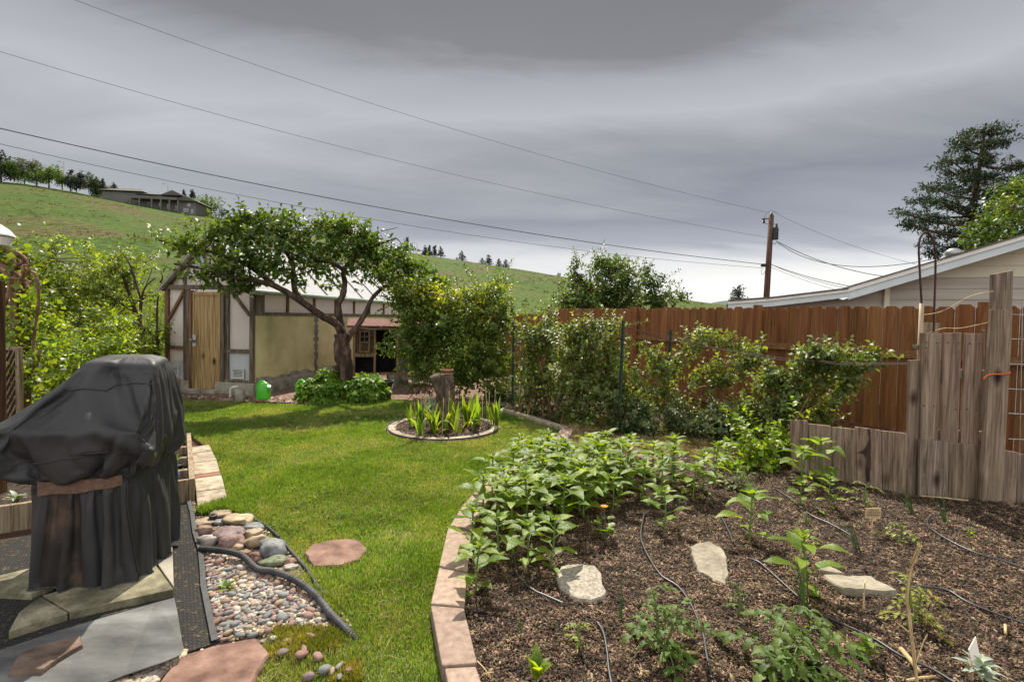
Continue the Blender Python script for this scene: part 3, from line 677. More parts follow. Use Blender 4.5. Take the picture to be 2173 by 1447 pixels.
# ---- grass blades (uncountable): one mesh
def blades(name, poly, n, hmin, hmax, w0, mat, zf, reject=None, dpow=1.0, lean=.45, fade=None):
    P = np.array([(p[0], p[1]) for p in poly]); lo = P.min(0); hi = P.max(0)
    pts = []; got = 0
    while got < n:
        q = lo + (hi - lo) * rng.random((n * 2, 2))
        dist = np.hypot(q[:, 0], q[:, 1])
        k = in_poly(q[:, 0], q[:, 1], poly) & (rng.random(len(q)) < np.clip((2.6 / dist) ** dpow, .0, 1))
        if reject is not None: k &= ~reject(q)
        pts.append(q[k]); got += k.sum()
    q = np.concatenate(pts)[:n]
    dist = np.hypot(q[:, 0], q[:, 1])
    z = zf(q[:, 0], q[:, 1])
    pat = .75 + .5 * np.clip(.5 + fbm(q[:, 0], q[:, 1], 3.0, .9), 0, 1)
    h = rng.uniform(hmin, hmax, n) * pat; th = rng.uniform(0, 6.283, n); w = w0 * (.6 + dist * .16)
    ln = np.abs(rng.normal(0, lean, n)) * h; la = rng.uniform(0, 6.283, n)
    b = np.stack([q[:, 0], q[:, 1], z - .004], 1); s = np.stack([np.cos(th), np.sin(th), np.zeros(n)], 1) * w[:, None] / 2
    mid = b + np.stack([np.cos(la) * ln * .35, np.sin(la) * ln * .35, h * .6], 1)
    tip = b + np.stack([np.cos(la) * ln, np.sin(la) * ln, h], 1)
    V = np.stack([b - s, b + s, mid + s * .8, mid - s * .8, tip], 1).reshape(-1, 3)
    i = np.arange(n)[:, None] * 5
    Fc = np.concatenate([i + np.array([0, 1, 2]), i + np.array([0, 2, 3]), i + np.array([3, 2, 4])], 1).reshape(-1, 3)
    return tag(np_obj(name, V, Fc, mat, origin=(lo[0], lo[1], 0)), kind='stuff')
STONE_PX = [[(645, 1172), (662, 1153), (700, 1145), (745, 1141), (766, 1148), (779, 1162), (765, 1185), (722, 1199), (665, 1200)]]
stone_w = [PX(s) for s in STONE_PX]
def rej_lawn(q):
    r = np.hypot(q[:, 0] - RING_C.x, q[:, 1] - RING_C.y) < RING_R + .03
    for s in stone_w: r |= in_poly(q[:, 0], q[:, 1], s)
    # worn patches
    f = fbm(q[:, 0] * 1.0, q[:, 1], 4.5, 1.0)
    near = np.hypot(q[:, 0] + .95, q[:, 1] - 2.7) < .9
    r |= near & (f > .1) & (rng.random(len(q)) < .45)
    r |= (f > .38) & (rng.random(len(q)) < .3)
    return r
blades('grass', LAWN, 330000, .014, .040, .0042, m_grass, lambda x, y: -.012 + fbm(x, y, 5, .008), rej_lawn, 1.15)
blades('dead_grass', LAWN, 16000, .006, .022, .004, m_dry, lambda x, y: .008 + fbm(x, y, 5, .008), lambda q: rej_lawn(q) | (fbm(q[:, 0], q[:, 1], 3.5, 1.0) < -.05), 1.0, 1.6)
blades('dry_grass', STRIP, 26000, .02, .06, .005, m_dry, lambda x, y: .02 + fbm(x, y, 6, .012), None, .3, 1.0)
tall = PX([(700, 1335), (750, 1345), (770, 1447), (540, 1447), (575, 1335)])
blades('clumpy_grass', tall, 4200, .018, .05, .005, M('grass_yellow', [(.10, .12, .015), (.20, .18, .04), (.30, .24, .07)], 4, 5, .6, 0, island=.35, transl=.35), lambda x, y: -.01 + 0 * x, lambda q: fbm(q[:, 0], q[:, 1], 9, 1.0) > .05)
edge = PX([(415, 1085), (480, 1066), (500, 1072), (520, 1095), (480, 1085), (425, 1095)])
blades('edge_grass', edge, 2500, .04, .09, .006, m_grass, lambda x, y: -.01 + 0 * x)
def clover():
    P = np.array([(p[0], p[1]) for p in LAWN]); lo = P.min(0); hi = P.max(0); q = lo + (hi - lo) * rng.random((9000, 2))
    q = q[in_poly(q[:, 0], q[:, 1], LAWN) & (fbm(q[:, 0] + 3, q[:, 1], 3.2, 1.0) > .22) & ~rej_lawn(q)]; n = len(q)
    c = np.repeat(np.stack([q[:, 0], q[:, 1], np.full(n, .022)], 1), 3, 0); a = np.tile([0, 2.09, 4.19], n) + np.repeat(rng.uniform(0, 6, n), 3)
    V, Fc = leaf_cards(c, np.stack([np.cos(a), np.sin(a), np.full(3 * n, .15)], 1), np.tile([0, 0, 1.0], (3 * n, 1)) + rng.normal(0, .15, (3 * n, 3)), rng.uniform(.012, .024, 3 * n), rng.uniform(.012, .02, 3 * n), .1, .1)
    tag(np_obj('clover', V, Fc, M('clover_leaf', [(.05, .105, .014), (.085, .15, .022)], 5, 3, .8, 0, island=.3, transl=.3, spec=.1), origin=(lo[0], lo[1], 0)), kind='stuff')
clover()
def scrub():
    c = []; s = []
    while len(c) < 2600:
        px = random.uniform(-100, 1500); t = random.uniform(.02, .97) ** 1.3
        p = hill_point(px, t)
        if mn.noise(Vector((p.x * .06, p.y * .06, 3))) + .35 * mn.noise(Vector((p.x * .3, p.y * .3, 1))) < .02: continue
        c.append(p[:]); s.append(random.uniform(.12, .38) * (.5 + p.y / 150))
    c = np.repeat(np.array(c), 6, 0); s = np.repeat(np.array(s), 6); n = len(c)
    c = c + rng.normal(size=(n, 3)) * np.array([1, 1, .1]) * s[:, None] * .5
    V, Fc = leaf_cards(c, rng.normal(size=(n, 3)) * np.array([1, 1, .3]) + np.array([0, 0, .9]), rng.normal(size=(n, 3)), s * rng.uniform(.5, 1, n), s * .45, .1, .1)
    tag(np_obj('hillside_scrub', V, Fc, M('scrub', [(.05, .07, .015), (.085, .095, .03), (.12, .10, .05)], .08, 4, .9, 0, island=.3, transl=.2), origin=(0, 60, 0)), kind='stuff')
scrub()
# meadow beyond the wire fence: taller tufts, uncountable
MEAD = [Vector((-24, 14.2, 0)), Vector((-4, 14.2, 0)), Vector((-2, 26, 0)), Vector((-40, 26, 0))]
def mead_z(x, y):
    out = np.zeros(len(x))
    for i in range(len(x)):
        px = CX + x[i] / y[i] * F; rd = ridge_d(px); t = (y[i] - 13.5) / (rd - 13.5)
        top = D(px, sky_y(px), rd); out[i] = -.03 + (top.z + .03) * (.12 * t + .88 * t ** 1.12)
    return out
blades('meadow_grass', MEAD, 9000, .12, .34, .012, M('meadow_blade', [(.07, .12, .014), (.12, .16, .025), (.22, .21, .07)], .4, 4, .7, 0, island=.3, transl=.35), mead_z, None, 0, .5)

# ---- mulch chips (uncountable)
def chips(name, poly, n, lo_, hi_, mat, zf, dpow=1.0, ref=2.6, tilt=.45):
    P = np.array([(p[0], p[1]) for p in poly]); lo = P.min(0); hi = np.minimum(P.max(0), [6.5, 9])
    pts = []; got = 0
    while got < n:
        q = lo + (hi - lo) * rng.random((n * 2, 2)); dist = np.hypot(q[:, 0], q[:, 1])
        k = in_poly(q[:, 0], q[:, 1], poly) & (rng.random(len(q)) < np.clip((ref / dist) ** dpow, 0, 1)) & (np.abs(q[:, 0]) < q[:, 1] * 1.12 + .1) & ((fbm(q[:, 0], q[:, 1], 7.0, 1.0) > -.28) | (rng.random(len(q)) < .35))
        pts.append(q[k]); got += k.sum()
    q = np.concatenate(pts)[:n]; z = zf(q[:, 0], q[:, 1]) + rng.uniform(0, .014, n)
    a = rng.uniform(0, 6.283, n); tl = rng.normal(0, tilt, n); tw = rng.normal(0, tilt, n)
    L = lo_ + (hi_ - lo_) * rng.beta(1.3, 2.6, n); Wd = L * rng.uniform(.16, .5, n)
    dx = np.stack([np.cos(a) * np.cos(tl), np.sin(a) * np.cos(tl), np.sin(tl)], 1)
    sy = np.stack([-np.sin(a) * np.cos(tw), np.cos(a) * np.cos(tw), np.sin(tw)], 1)
    up = np.cross(dx, sy); c = np.stack([q[:, 0], q[:, 1], z], 1)
    l = L[:, None] / 2; w = Wd[:, None] / 2; t = (L * .10)[:, None]
    e1 = rng.uniform(.5, 1, (n, 1)); e2 = rng.uniform(.5, 1, (n, 1))
    top = [c - dx * l - sy * w * e1 + up * t, c + dx * l * e2 - sy * w + up * t, c + dx * l + sy * w * e1 + up * t, c - dx * l * e1 + sy * w * e2 + up * t]
    bot = [c - dx * l - sy * w, c + dx * l - sy * w, c + dx * l + sy * w, c - dx * l + sy * w]
    V = np.stack(top + bot, 1).reshape(-1, 3); i = np.arange(n)[:, None] * 8
    Fc = np.concatenate([i + np.array(f) for f in ((0, 1, 2, 3), (0, 4, 5, 1), (1, 5, 6, 2), (2, 6, 7, 3), (3, 7, 4, 0))], 1).reshape(-1, 4)
    return tag(np_obj(name, V, Fc, mat, origin=(lo[0], lo[1], 0)), kind='stuff')
chips('mulch', BED, 165000, .005, .026, m_chip, bed_z, 1.4)
chips('coarse_mulch', BED, 9000, .015, .045, m_chip, bed_z, 1.2)
chips('pale_mulch', BED, 9000, .005, .026, m_chip2, bed_z, 1.25)
chips('bark_chips', SHEDBED, 14000, .03, .10, M('bark_chip', ['#4a352b', '#7f6558', '#a8917f'], 10, 4, .8, 0, island=.5), lambda x, y: -.002 + fbm(x, y, 6, .012), 0)
chips('leaf_litter', FENCEBED, 4000, .02, .06, M('litter', ['#2e2018', '#5d4634', '#8a7055'], 10, 4, .8, 0, island=.5), lambda x, y: .014 + fbm(x, y, 6, .014), 0)

# ------------------------------------------------------------------ far things on the ridge
def far_tree(px, ybase, ytop, wpx, kind, d, label, group='trees along the hill crest', trunk=True):
    b = D(px, ybase, d); b.z -= .3; ht = (ybase - ytop) * d / F + .3; w = wpx * d / F / 2 * 1.15
    nm = {'conifer': 'pine_tree', 'cypress': 'cypress_tree', 'shrub': 'shrub'}.get(kind, 'deciduous_tree')
    t = thing(nm, b, label, 'shrub' if kind == 'shrub' else 'tree', group)
    mat = {'conifer': m_needle_far, 'cypress': m_needle_far, 'green': m_leaf_far, 'grey': m_leaf_fargrey, 'dark': m_leaf_fardark, 'red': m_leaf_farred, 'shrub': m_leaf_fardark}[kind]
    mb = MB(); mb.tube([b, b + EZ * ht * .3, b + EZ * ht * .75], [ht * .028, ht * .022, ht * .008], 6)
    mb.build('trunk', m_bark, t)
    if kind in ('conifer', 'cypress'):
        bl = []
        for k in range(7):
            f = k / 6; bl.append((b + EZ * ht * (.22 + .7 * f) + Vector((random.uniform(-.15, .15) * w, 0, 0)), (w * (1.0 - .8 * f), w * (1.0 - .8 * f), ht * .10), 1.1 - f * .8))
        crown(t, bl, 120, 10, ht * .025, ht * .075, ht * .04, mat, .4)
    else:
        bl = []
        for k in range(7):
            a = random.uniform(0, 6.28); r = random.uniform(.2, .62)
            bl.append((b + Vector((math.cos(a) * r * w, math.sin(a) * r * w, ht * random.uniform(.36 if kind != 'shrub' else .25, .78))), (w * .55, w * .55, ht * .27), 1))
        crown(t, bl, 130, 10, ht * .035, ht * .07, ht * .05, mat, .45)
    return t
RD = 150
for px, yb, yt, w, k, lab in [
    (2, 383, 322, 50, 'conifer', 'tall dark conifer at the far left end of the hill crest'),
    (22, 379, 330, 46, 'dark', 'dark rounded tree behind the bright one at the left end of the crest'),
    (30, 381, 345, 34, 'green', 'bright lime green tree at the left end of the crest'),
    (60, 372, 332, 46, 'grey', 'silvery grey tree rising behind the green trees on the crest'),
    (52, 388, 360, 30, 'green', 'small low light green tree left of the two spreading trees on the crest'),
    (78, 393, 352, 34, 'green', 'spreading green tree with a forked trunk on the crest, smaller of two neighbours'),
    (104, 396, 348, 58, 'green', 'broad spreading green tree, largest on the left crest'),
    (132, 398, 366, 26, 'green', 'low pale green tree right of the broad spreading one'),
    (150, 398, 363, 24, 'conifer', 'brownish conifer left of the dark round shrub near the lodge'),
    (170, 398, 362, 26, 'conifer', 'dark conifer standing between two others left of the lodge'),
    (162, 405, 376, 28, 'shrub', 'dark round evergreen shrub on the slope left of the lodge'),
    (193, 402, 365, 36, 'dark', 'dark grey green tree nearest the lodge gable'),
    (188, 404, 386, 24, 'red', 'reddish brown bush below the dark tree by the lodge'),
    (206, 421, 388, 23, 'shrub', 'dark upright juniper standing alone in front of the lodge left end'),
    (218, 398, 379, 14, 'conifer', 'small conifer peeking over the left roof end of the lodge'),
    (242, 398, 387, 12, 'conifer', 'tiny conifer top behind the left lodge roof'),
    (390, 420, 403, 9, 'cypress', 'slim dark cypress behind the lodge roof'),
    (409, 446, 405, 13, 'cypress', 'tall slim dark cypress at the right end of the lodge'),
    (441, 457, 416, 50, 'green', 'round bright green tree right of the lodge'),
    (470, 460, 441, 26, 'dark', 'low dark bush right of the round green tree by the lodge'),
    (800, 525, 498, 22, 'conifer', 'dark conifer behind the plum tree crown on the crest'),
    (863, 534, 505, 17, 'conifer', 'single conifer on the crest right of the plum tree'),
    (902, 540, 521, 15, 'conifer', 'leftmost of the four conifers standing close together on the crest'),
    (911, 541, 521, 17, 'conifer', 'second from left of the four conifers close together on the crest'),
    (922, 542, 521, 17, 'conifer', 'third from left of the four conifers close together on the crest'),
    (935, 543, 524, 18, 'conifer', 'rightmost of the four conifers on the crest, slightly apart'),
    (980, 551, 533, 22, 'conifer', 'squat conifer standing alone mid crest'),
    (1023, 558, 547, 18, 'conifer', 'low bushy conifer left of the tall one on the right crest'),
    (1037, 560, 540, 20, 'conifer', 'tallest conifer of the right crest group'),
    (1058, 564, 549, 16, 'conifer', 'conifer just right of the tallest in the right crest group'),
    (1072, 567, 551, 20, 'conifer', 'rightmost conifer of the right crest group'),
    (1186, 586, 579, 10, 'shrub', 'tiny dark shrub far down the right crest')]:
    far_tree(px, yb + 3, yt, w, k, ridge_d(px) - 2, lab)
far_tree(1566, 660, 604, 52, 'conifer', 60, 'blue green spruce behind the low end of the neighbour roof', None)

def lamp(px, y0, y1, lab):
    d = ridge_d(px) + 4; b = D(px, y0 + 6, d); t = D(px, y1, d)
    e = thing('street_lamp', b, lab, 'street lamp', 'street lamps on the hill crest')
    mb = MB(); mb.tube([b, t], [.16, .11], 6); mb.build('pole', m_pvc, e)
    mb = MB(); mb.beam(t, t + Vector((-1.1, 0, .05)), .12, .12); mb.build('arm', m_pvc, e)
    mb = MB(); mb.box(t + Vector((-1.9, 0, .05)), EX, EY, EZ, (0, -.2, -.1), (.9, .2, .12)); mb.build('lamp_head', m_pvc, e)
lamp(135, 372, 343, 'street lamp above the spreading trees left of the lodge'); lamp(356, 415, 391, 'street lamp rising behind the lodge roof')
lamp(506, 470, 423, 'street lamp between lodge and plum tree crown'); lamp(618, 492, 449, 'street lamp just above the plum tree crown'); lamp(885, 540, 516, 'street lamp right of the single conifer on the crest')

def lodge():
    d = 146; O = D(213, 415, d); A = D(411, 449, d)
    ex = Vector((1, .12, 0)).normalized(); ey = Vector((-.12, 1, 0)).normalized(); Lx = (A - O).dot(ex)
    e = thing('lodge', O, 'long grey two storey house with hipped roofs and balcony on the hill crest', 'house')
    u = lambda px: (px - 213) / (411 - 213) * Lx
    def zz(y): return D(300, y, d).z
    # y at O level: slope falls right, so walls are given by absolute heights
    m = MB()
    def wall(p0, p1, ytop, ybot, dep0=0, dep1=9, mm=m):
        mm.box(Vector((O.x, O.y, 0)), ex, ey, EZ, (u(p0), dep0, zz(ybot) - 1.5), (u(p1), dep1, zz(ytop)))
    wall(217, 300, 407, 432); wall(292, 378, 412, 445, -.6, 9); wall(376, 410, 424, 452, -1.8, 8)
    m.build('wall', m_lodge, e)
    def hip(p0, p1, yeave, ypeak, dep0, dep1, gable=False):
        r = MB(); a = u(p0) - .6; b = u(p1) + .6; z0 = zz(yeave); z1 = zz(ypeak); o = Vector((O.x, O.y, 0))
        q = (b - a) * (.5 if gable else .3); dm = (dep0 + dep1) / 2
        P = [o + ex * a + ey * (dep0 - .7) + EZ * z0, o + ex * b + ey * (dep0 - .7) + EZ * z0, o + ex * b + ey * dep1 + EZ * z0, o + ex * a + ey * dep1 + EZ * z0]
        if gable: P += [o + ex * (a + q) + ey * (dep0 - .7) + EZ * z1, o + ex * (a + q) + ey * dep1 + EZ * z1]
        else: P += [o + ex * (a + q) + ey * dm + EZ * z1, o + ex * (b - q) + ey * dm + EZ * z1]
        if gable: r.add(P, [(0, 1, 4), (1, 2, 5, 4), (2, 3, 5), (3, 0, 4, 5), (3, 2, 1, 0)])
        else: r.add(P, [(0, 1, 5, 4), (1, 2, 5), (2, 3, 4, 5), (3, 0, 4), (3, 2, 1, 0)])
        return r.build('roof', m_lodger, e)
    hip(215, 296, 405, 392, 0, 9); hip(290, 352, 411, 401, -.6, 9); hip(346, 384, 413, 402, -1.8, 8, True); hip(374, 411, 424, 413, -2.2, 8, True)
    o = Vector((O.x, O.y, 0))
    bal = MB(); bal.box(o, ex, ey, EZ, (u(284), -3.2, zz(424)), (u(378), -.6, zz(422.6)))
    bal.box(o, ex, ey, EZ, (u(284), -3.25, zz(422.6)), (u(378), -3.12, zz(418.5))); bal.build('balcony', m_lodge, e)
    for p in (285, 303, 327, 345, 362, 379):
        ps = MB(); ps.box(o, ex, ey, EZ, (u(p) - .18, -3.2, zz(446) - 1), (u(p) + .18, -2.9, zz(424))); ps.build('post', m_lodge, e)
    for p0, p1, y0, y1, dep in [(309, 318, 424.5, 433, -.7), (331, 338, 426, 436, -.7), (348, 356, 429, 440, -.7), (364, 372, 432, 443, -.7), (329, 339, 414, 419, -.7), (349, 374, 415.5, 421, -.75), (393, 400, 428, 435, -1.9), (384, 396, 439, 448, -1.9), (400, 406, 440, 449, -1.9)]:
        w = MB(); w.box(o, ex, ey, EZ, (u(p0), dep, zz(y1)), (u(p1), dep + .1, zz(y0))); w.build('window', m_glass, e)
    st = MB(); st.beam(o + ex * u(268) + ey * -.9 + EZ * zz(428), o + ex * u(275) + ey * -.9 + EZ * zz(421), .2, .5); st.beam(o + ex * u(277) + ey * -1.4 + EZ * zz(431), o + ex * u(284) + ey * -1.4 + EZ * zz(420), .2, .5); st.build('stair', m_lodge, e)
lodge()
def roof_house(px0, px1, yeave, ypeak, lab, mat):
    d = 165; O = D((px0 + px1) / 2, yeave + 8, d); w = (px1 - px0) * d / F / 2
    e = thing('house', O, lab, 'house')
    zb = O.z - 2; ze = D((px0 + px1) / 2, yeave, d).z; zp = D((px0 + px1) / 2, ypeak, d).z
    m = MB(); m.box(Vector((O.x, d, 0)), EX, EY, EZ, (-w * .94, 0, zb), (w * .94, 8, ze)); m.build('wall', m_lodge, e)
    r = MB(); P = [Vector((O.x - w, d - .6, ze)), Vector((O.x + w, d - .6, ze)), Vector((O.x + w, d + 8.6, ze)), Vector((O.x - w, d + 8.6, ze)), Vector((O.x - w * .45, d + 4, zp)), Vector((O.x + w * .45, d + 4, zp))]
    r.add(P, [(0, 1, 5, 4), (1, 2, 5), (2, 3, 4, 5), (3, 0, 4), (3, 2, 1, 0)]); r.build('roof', mat, e)
    for k in (-.5, .1, .55):
        g = MB(); g.box(Vector((O.x, d, 0)), EX, EY, EZ, (w * k, -.06, ze - 1.6), (w * k + 1.1, .04, ze - .5)); g.build('window', m_glass, e)
roof_house(495, 600, 458, 444, 'brown hipped roof house half hidden by the plum tree crown', m_lodger)
roof_house(652, 715, 480, 468, 'pale house with reddish roof peeking above the plum tree', m_redroof)
roof_house(205, 226, 398, 386, 'small dark roofed building behind the left end of the lodge', m_lodger)

# ------------------------------------------------------------------ utility pole and its cables
PD = 27.0
pb = D(1626, 640, PD); pt = D(1637, 457, PD); ax_ = (pt - pb).normalized()
pb = pt - ax_ * ((pt.z + .1) / ax_.z)
ep = thing('utility_pole', pb, 'leaning dark wooden utility pole with transformer behind the fence', 'utility pole')
mb = MB(); mb.tube([pb, (pb + pt) / 2, pt], [.17, .155, .13], 12); mb.build('pole', m_pole, ep, smooth=True)
tc_ = D(1645, 496, PD - .1)
mb = MB(); mb.lathe(tc_ - EZ * .33, [(.0, 0), (.16, 0), (.165, .04), (.165, .6), (.13, .66), (0, .67)], 14); tr_ = mb.build('transformer', m_blackp, ep, smooth=False)
mb = MB(); mb.lathe(tc_ + Vector((.06, 0, .34)), [(.05, 0), (.07, .04), (.04, .08), (.065, .12), (.04, .16), (.05, .2), (0, .26)], 8); mb.build('bushing', m_blackp, tr_)
mb = MB(); mb.beam(D(1632, 464, PD), D(1617, 465, PD), .05, .05); mb.build('bracket', m_blackp, ep)
ic = D(1621, 468, PD)
mb = MB(); mb.lathe(ic - EZ * .16, [(.04, 0), (.08, .04), (.04, .08), (.08, .13), (.04, .17), (.07, .22), (0, .26)], 8); mb.build('insulator', m_blackp, ep)
mb = MB(); mb.lathe(pt, [(.05, 0), (.08, .05), (.04, .09), (.07, .13), (0, .18)], 8); mb.build('insulator', m_blackp, ep)
mb = MB(); mb.beam(D(1616, 563, PD - .25), D(1626, 563, PD - .25), .16, .16); mb.build('clamp', m_blackp, ep)
mb = MB(); mb.tube(smooth_path([D(1622, 466, PD), D(1625, 455, PD), D(1632, 449, PD), D(1642, 449, PD), D(1650, 454, PD)]), .012, 5, cap=False); mb.tube(smooth_path([D(1622, 474, PD), D(1632, 476, PD), D(1645, 476, PD), D(1650, 485, PD)]), .012, 5, cap=False); mb.build('jumper_wire', m_cable, ep)
mb = MB(); mb.tube(smooth_path([D(1622, 566, PD - .2), D(1615, 575, PD - .2), D(1619, 583, PD - .2), D(1625, 573, PD - .2)]), .01, 5, cap=False); mb.tube(smooth_path([D(1640, 516, PD), D(1645, 518, PD), D(1648, 512, PD)]), .012, 5, cap=False); mb.build('wire_loop', m_cable, ep)
def cable(pts, r, lab, n=16, grp='overhead power lines'):
    P = smooth_path([D(*p) for p in pts], n); m = MB(); m.tube(P, r, 5, cap=False)
    tag(m.build('power_line', m_cable), lab, 'power line', grp)
def para(p0, p1, pm):          # parabola through three photo points
    out = []
    for i in range(9):
        t = i / 8; a = (1 - t) * (1 - 2 * t); b = 4 * t * (1 - t); c = t * (2 * t - 1)
        out.append((a * p0[0] + b * pm[0] + c * p1[0], a * p0[1] + b * pm[1] + c * p1[1]))
    return out
def long_cable(p0, p1, pm, d0, d1, r, lab):
    q = para(p0, p1, pm)
    cable([(x, y, d0 + (d1 - d0) * i / 8) for i, (x, y) in enumerate(q)], r, lab)
long_cable((30, -48), (1637, 453), (880, 249), 15, PD, .0075, 'topmost thin power line sweeping down to the top of the utility pole')
long_cable((-60, 92), (1634, 505), (840, 341), 15, PD, .0075, 'second thin power line ending below the transformer')
long_cable((-60, 259), (1618, 561), (840, 447), 14, PD - .2, .017, 'thick lower power line running across above the hill')
long_cable((-60, 292), (1618, 569), (840, 474), 14, PD - .2, .009, 'thin lowest power line below the thick one')
long_cable((1650, 455), (1990, 572), (1808, 521), PD, 26, .008, 'thin line from pole top passing right behind the neighbour roof')
long_cable((1648, 512), (1880, 587), (1760, 560), PD, 22, .018, 'thick service line from transformer down to the neighbour roof')
long_cable((1650, 515), (1990, 548), (1790, 564), PD, 22, .016, 'sagging twisted service drop right of the pole')
long_cable((1636, 561), (1830, 612), (1725, 590), PD, 22, .018, 'thick line descending right from the pole clamp')
long_cable((1638, 562), (1800, 612), (1715, 591), PD, 22, .012, 'thin line just under the thick one right of the clamp')
long_cable((1636, 567), (1770, 614), (1700, 592), PD, 22, .009, 'lowest line running down right of the pole')

# ------------------------------------------------------------------ trees behind fence and house
def conifer_right():
    d = 24; b = D(2045, 700, d); b.z = 0
    t = thing('pine_tree', b, 'tall dark pine with layered boughs behind the neighbour roof', 'tree')
    top = D(2092, 262, d); mid = D(2060, 480, d); ht = top.z
    path = smooth_path([b, Vector((mid.x - .1, d, mid.z * .5)), mid, D(2076, 370, d), top], 6)
    mb = MB(); mb.tube(path, grad(.3, .03, len(path)), 8); limbs = [path]
    bl = []
    boughs = [(2110, 275, 40, 16), (2070, 285, 30, 14), (2040, 300, 26, 10), (2128, 300, 26, 10), (2060, 310, 40, 14), (2098, 308, 34, 14), (2015, 340, 34, 9), (2060, 340, 40, 14), (2100, 340, 36, 12), (2140, 355, 34, 10), (2000, 352, 24, 7), (2030, 370, 44, 10), (2080, 375, 40, 12), (2120, 385, 50, 10), (2165, 352, 26, 12), (2190, 370, 30, 14), (1978, 398, 34, 9), (2020, 400, 50, 12), (2070, 410, 46, 12), (2130, 410, 50, 12), (1960, 425, 40, 9), (2000, 430, 50, 11), (2050, 440, 50, 12), (1930, 452, 34, 7), (1905, 450, 16, 5), (1970, 462, 50, 12), (2030, 470, 50, 12), (1925, 477, 20, 6), (1945, 480, 30, 8), (1990, 492, 50, 12), (2040, 500, 50, 14), (1970, 515, 30, 10), (2010, 525, 40, 12), (1975, 540, 26, 8), (2060, 540, 50, 14), (2100, 450, 50, 14), (2200, 410, 40, 20)]
    for x, y, rx, ry in boughs:
        dd = d + random.uniform(-1.6, 1.6); c = D(x, y, dd)
        bl.append((c, (rx * dd / F, rx * dd / F * .8, ry * dd / F * .55), rx * ry))
    cc = crown(t, bl, 950, 17, .08, .2, .055, m_needle, .4, .6, shell=.5)
    for c, r, w in bl:
        P = min(path, key=lambda q: abs(q.z - (c.z - .4)))
        mb.tube([P, (P + c) / 2 + Vector((0, 0, -.15)), c], [.06, .04, .015], 5, cap=False)
    twig_mb(mb, cc, [[b_[0] for b_ in bl]], .018, 3)
    mb.build('trunk', m_bark, t)
conifer_right()
def maple_right():
    d = 19; b = D(2200, 700, d); b.z = 0
    t = thing('maple_tree', b, 'bright green leafy tree at the right edge in front of the pine', 'tree')
    path = [b, D(2195, 560, d), D(2190, 470, d)]; mb = MB(); mb.tube(path, [.22, .16, .06], 8)
    bl = [(D(x, y, d + random.uniform(-1, 1)), (r * d / F, r * d / F, r * d / F * .75), r) for x, y, r in [(2160, 405, 30), (2190, 400, 40), (2130, 440, 34), (2150, 445, 36), (2200, 460, 50), (2110, 478, 34), (2150, 500, 44), (2085, 505, 34), (2100, 480, 30), (2210, 520, 60), (2130, 545, 50), (2075, 550, 28), (2180, 570, 50)]]
    cc = crown(t, bl, 420, 14, .15, .15, .11, m_leaf_maple, .5); twig_mb(mb, cc, [path + [b_[0] for b_ in bl]], .02, 4); mb.build('trunk', m_bark, t)
maple_right()
def orchard():
    d = 14.5; b = D(1300, 700, d); b.z = 0
    t = thing('fruit_tree', b, 'wide dark green fruit tree rising behind the brown fence', 'tree')
    limbs = [[b, D(1303, 670, d), D(1308, 640, d), D(1312, 600, d), D(1282, 560, d)], [D(1303, 670, d), D(1280, 640, d), D(1240, 600, d), D(1215, 570, d)], [D(1303, 670, d), D(1330, 640, d), D(1365, 600, d)], [D(1303, 672, d), D(1350, 650, d), D(1420, 630, d)], [D(1300, 675, d), D(1250, 650, d), D(1190, 640, d)]]
    mb = MB()
    for l in limbs: mb.tube(l, grad(.09, .025, len(l)), 7)
    spec = [(1222, 572, 9, 26), (1220, 600, 22, 20), (1245, 610, 26, 22), (1275, 580, 22, 28), (1272, 560, 12, 20), (1300, 578, 26, 26), (1285, 556, 10, 16), (1330, 575, 18, 22), (1312, 560, 10, 18), (1330, 610, 34, 28), (1290, 620, 40, 26), (1240, 640, 40, 24), (1200, 630, 30, 14), (1180, 655, 34, 20), (1370, 590, 14, 26), (1366, 575, 8, 16), (1385, 605, 20, 16), (1402, 598, 10, 10), (1375, 635, 40, 20), (1420, 630, 26, 14), (1446, 628, 12, 10), (1400, 650, 40, 16), (1320, 650, 50, 18), (1250, 665, 60, 16), (1160, 672, 24, 20)]
    bl = [(D(x, y, d + random.uniform(-.8, .8)), (rx * d / F, rx * d / F, ry * d / F), rx * ry) for x, y, rx, ry in spec]
    cc = crown(t, bl, 560, 14, .085, .115, .06, m_leaf_apple, .45, sprig=160, slen=(.25, .6), smb=mb); twig_mb(mb, cc, limbs + [[b_[0] for b_ in bl]], .01, 3); mb.build('trunk', m_bark, t)
orchard()

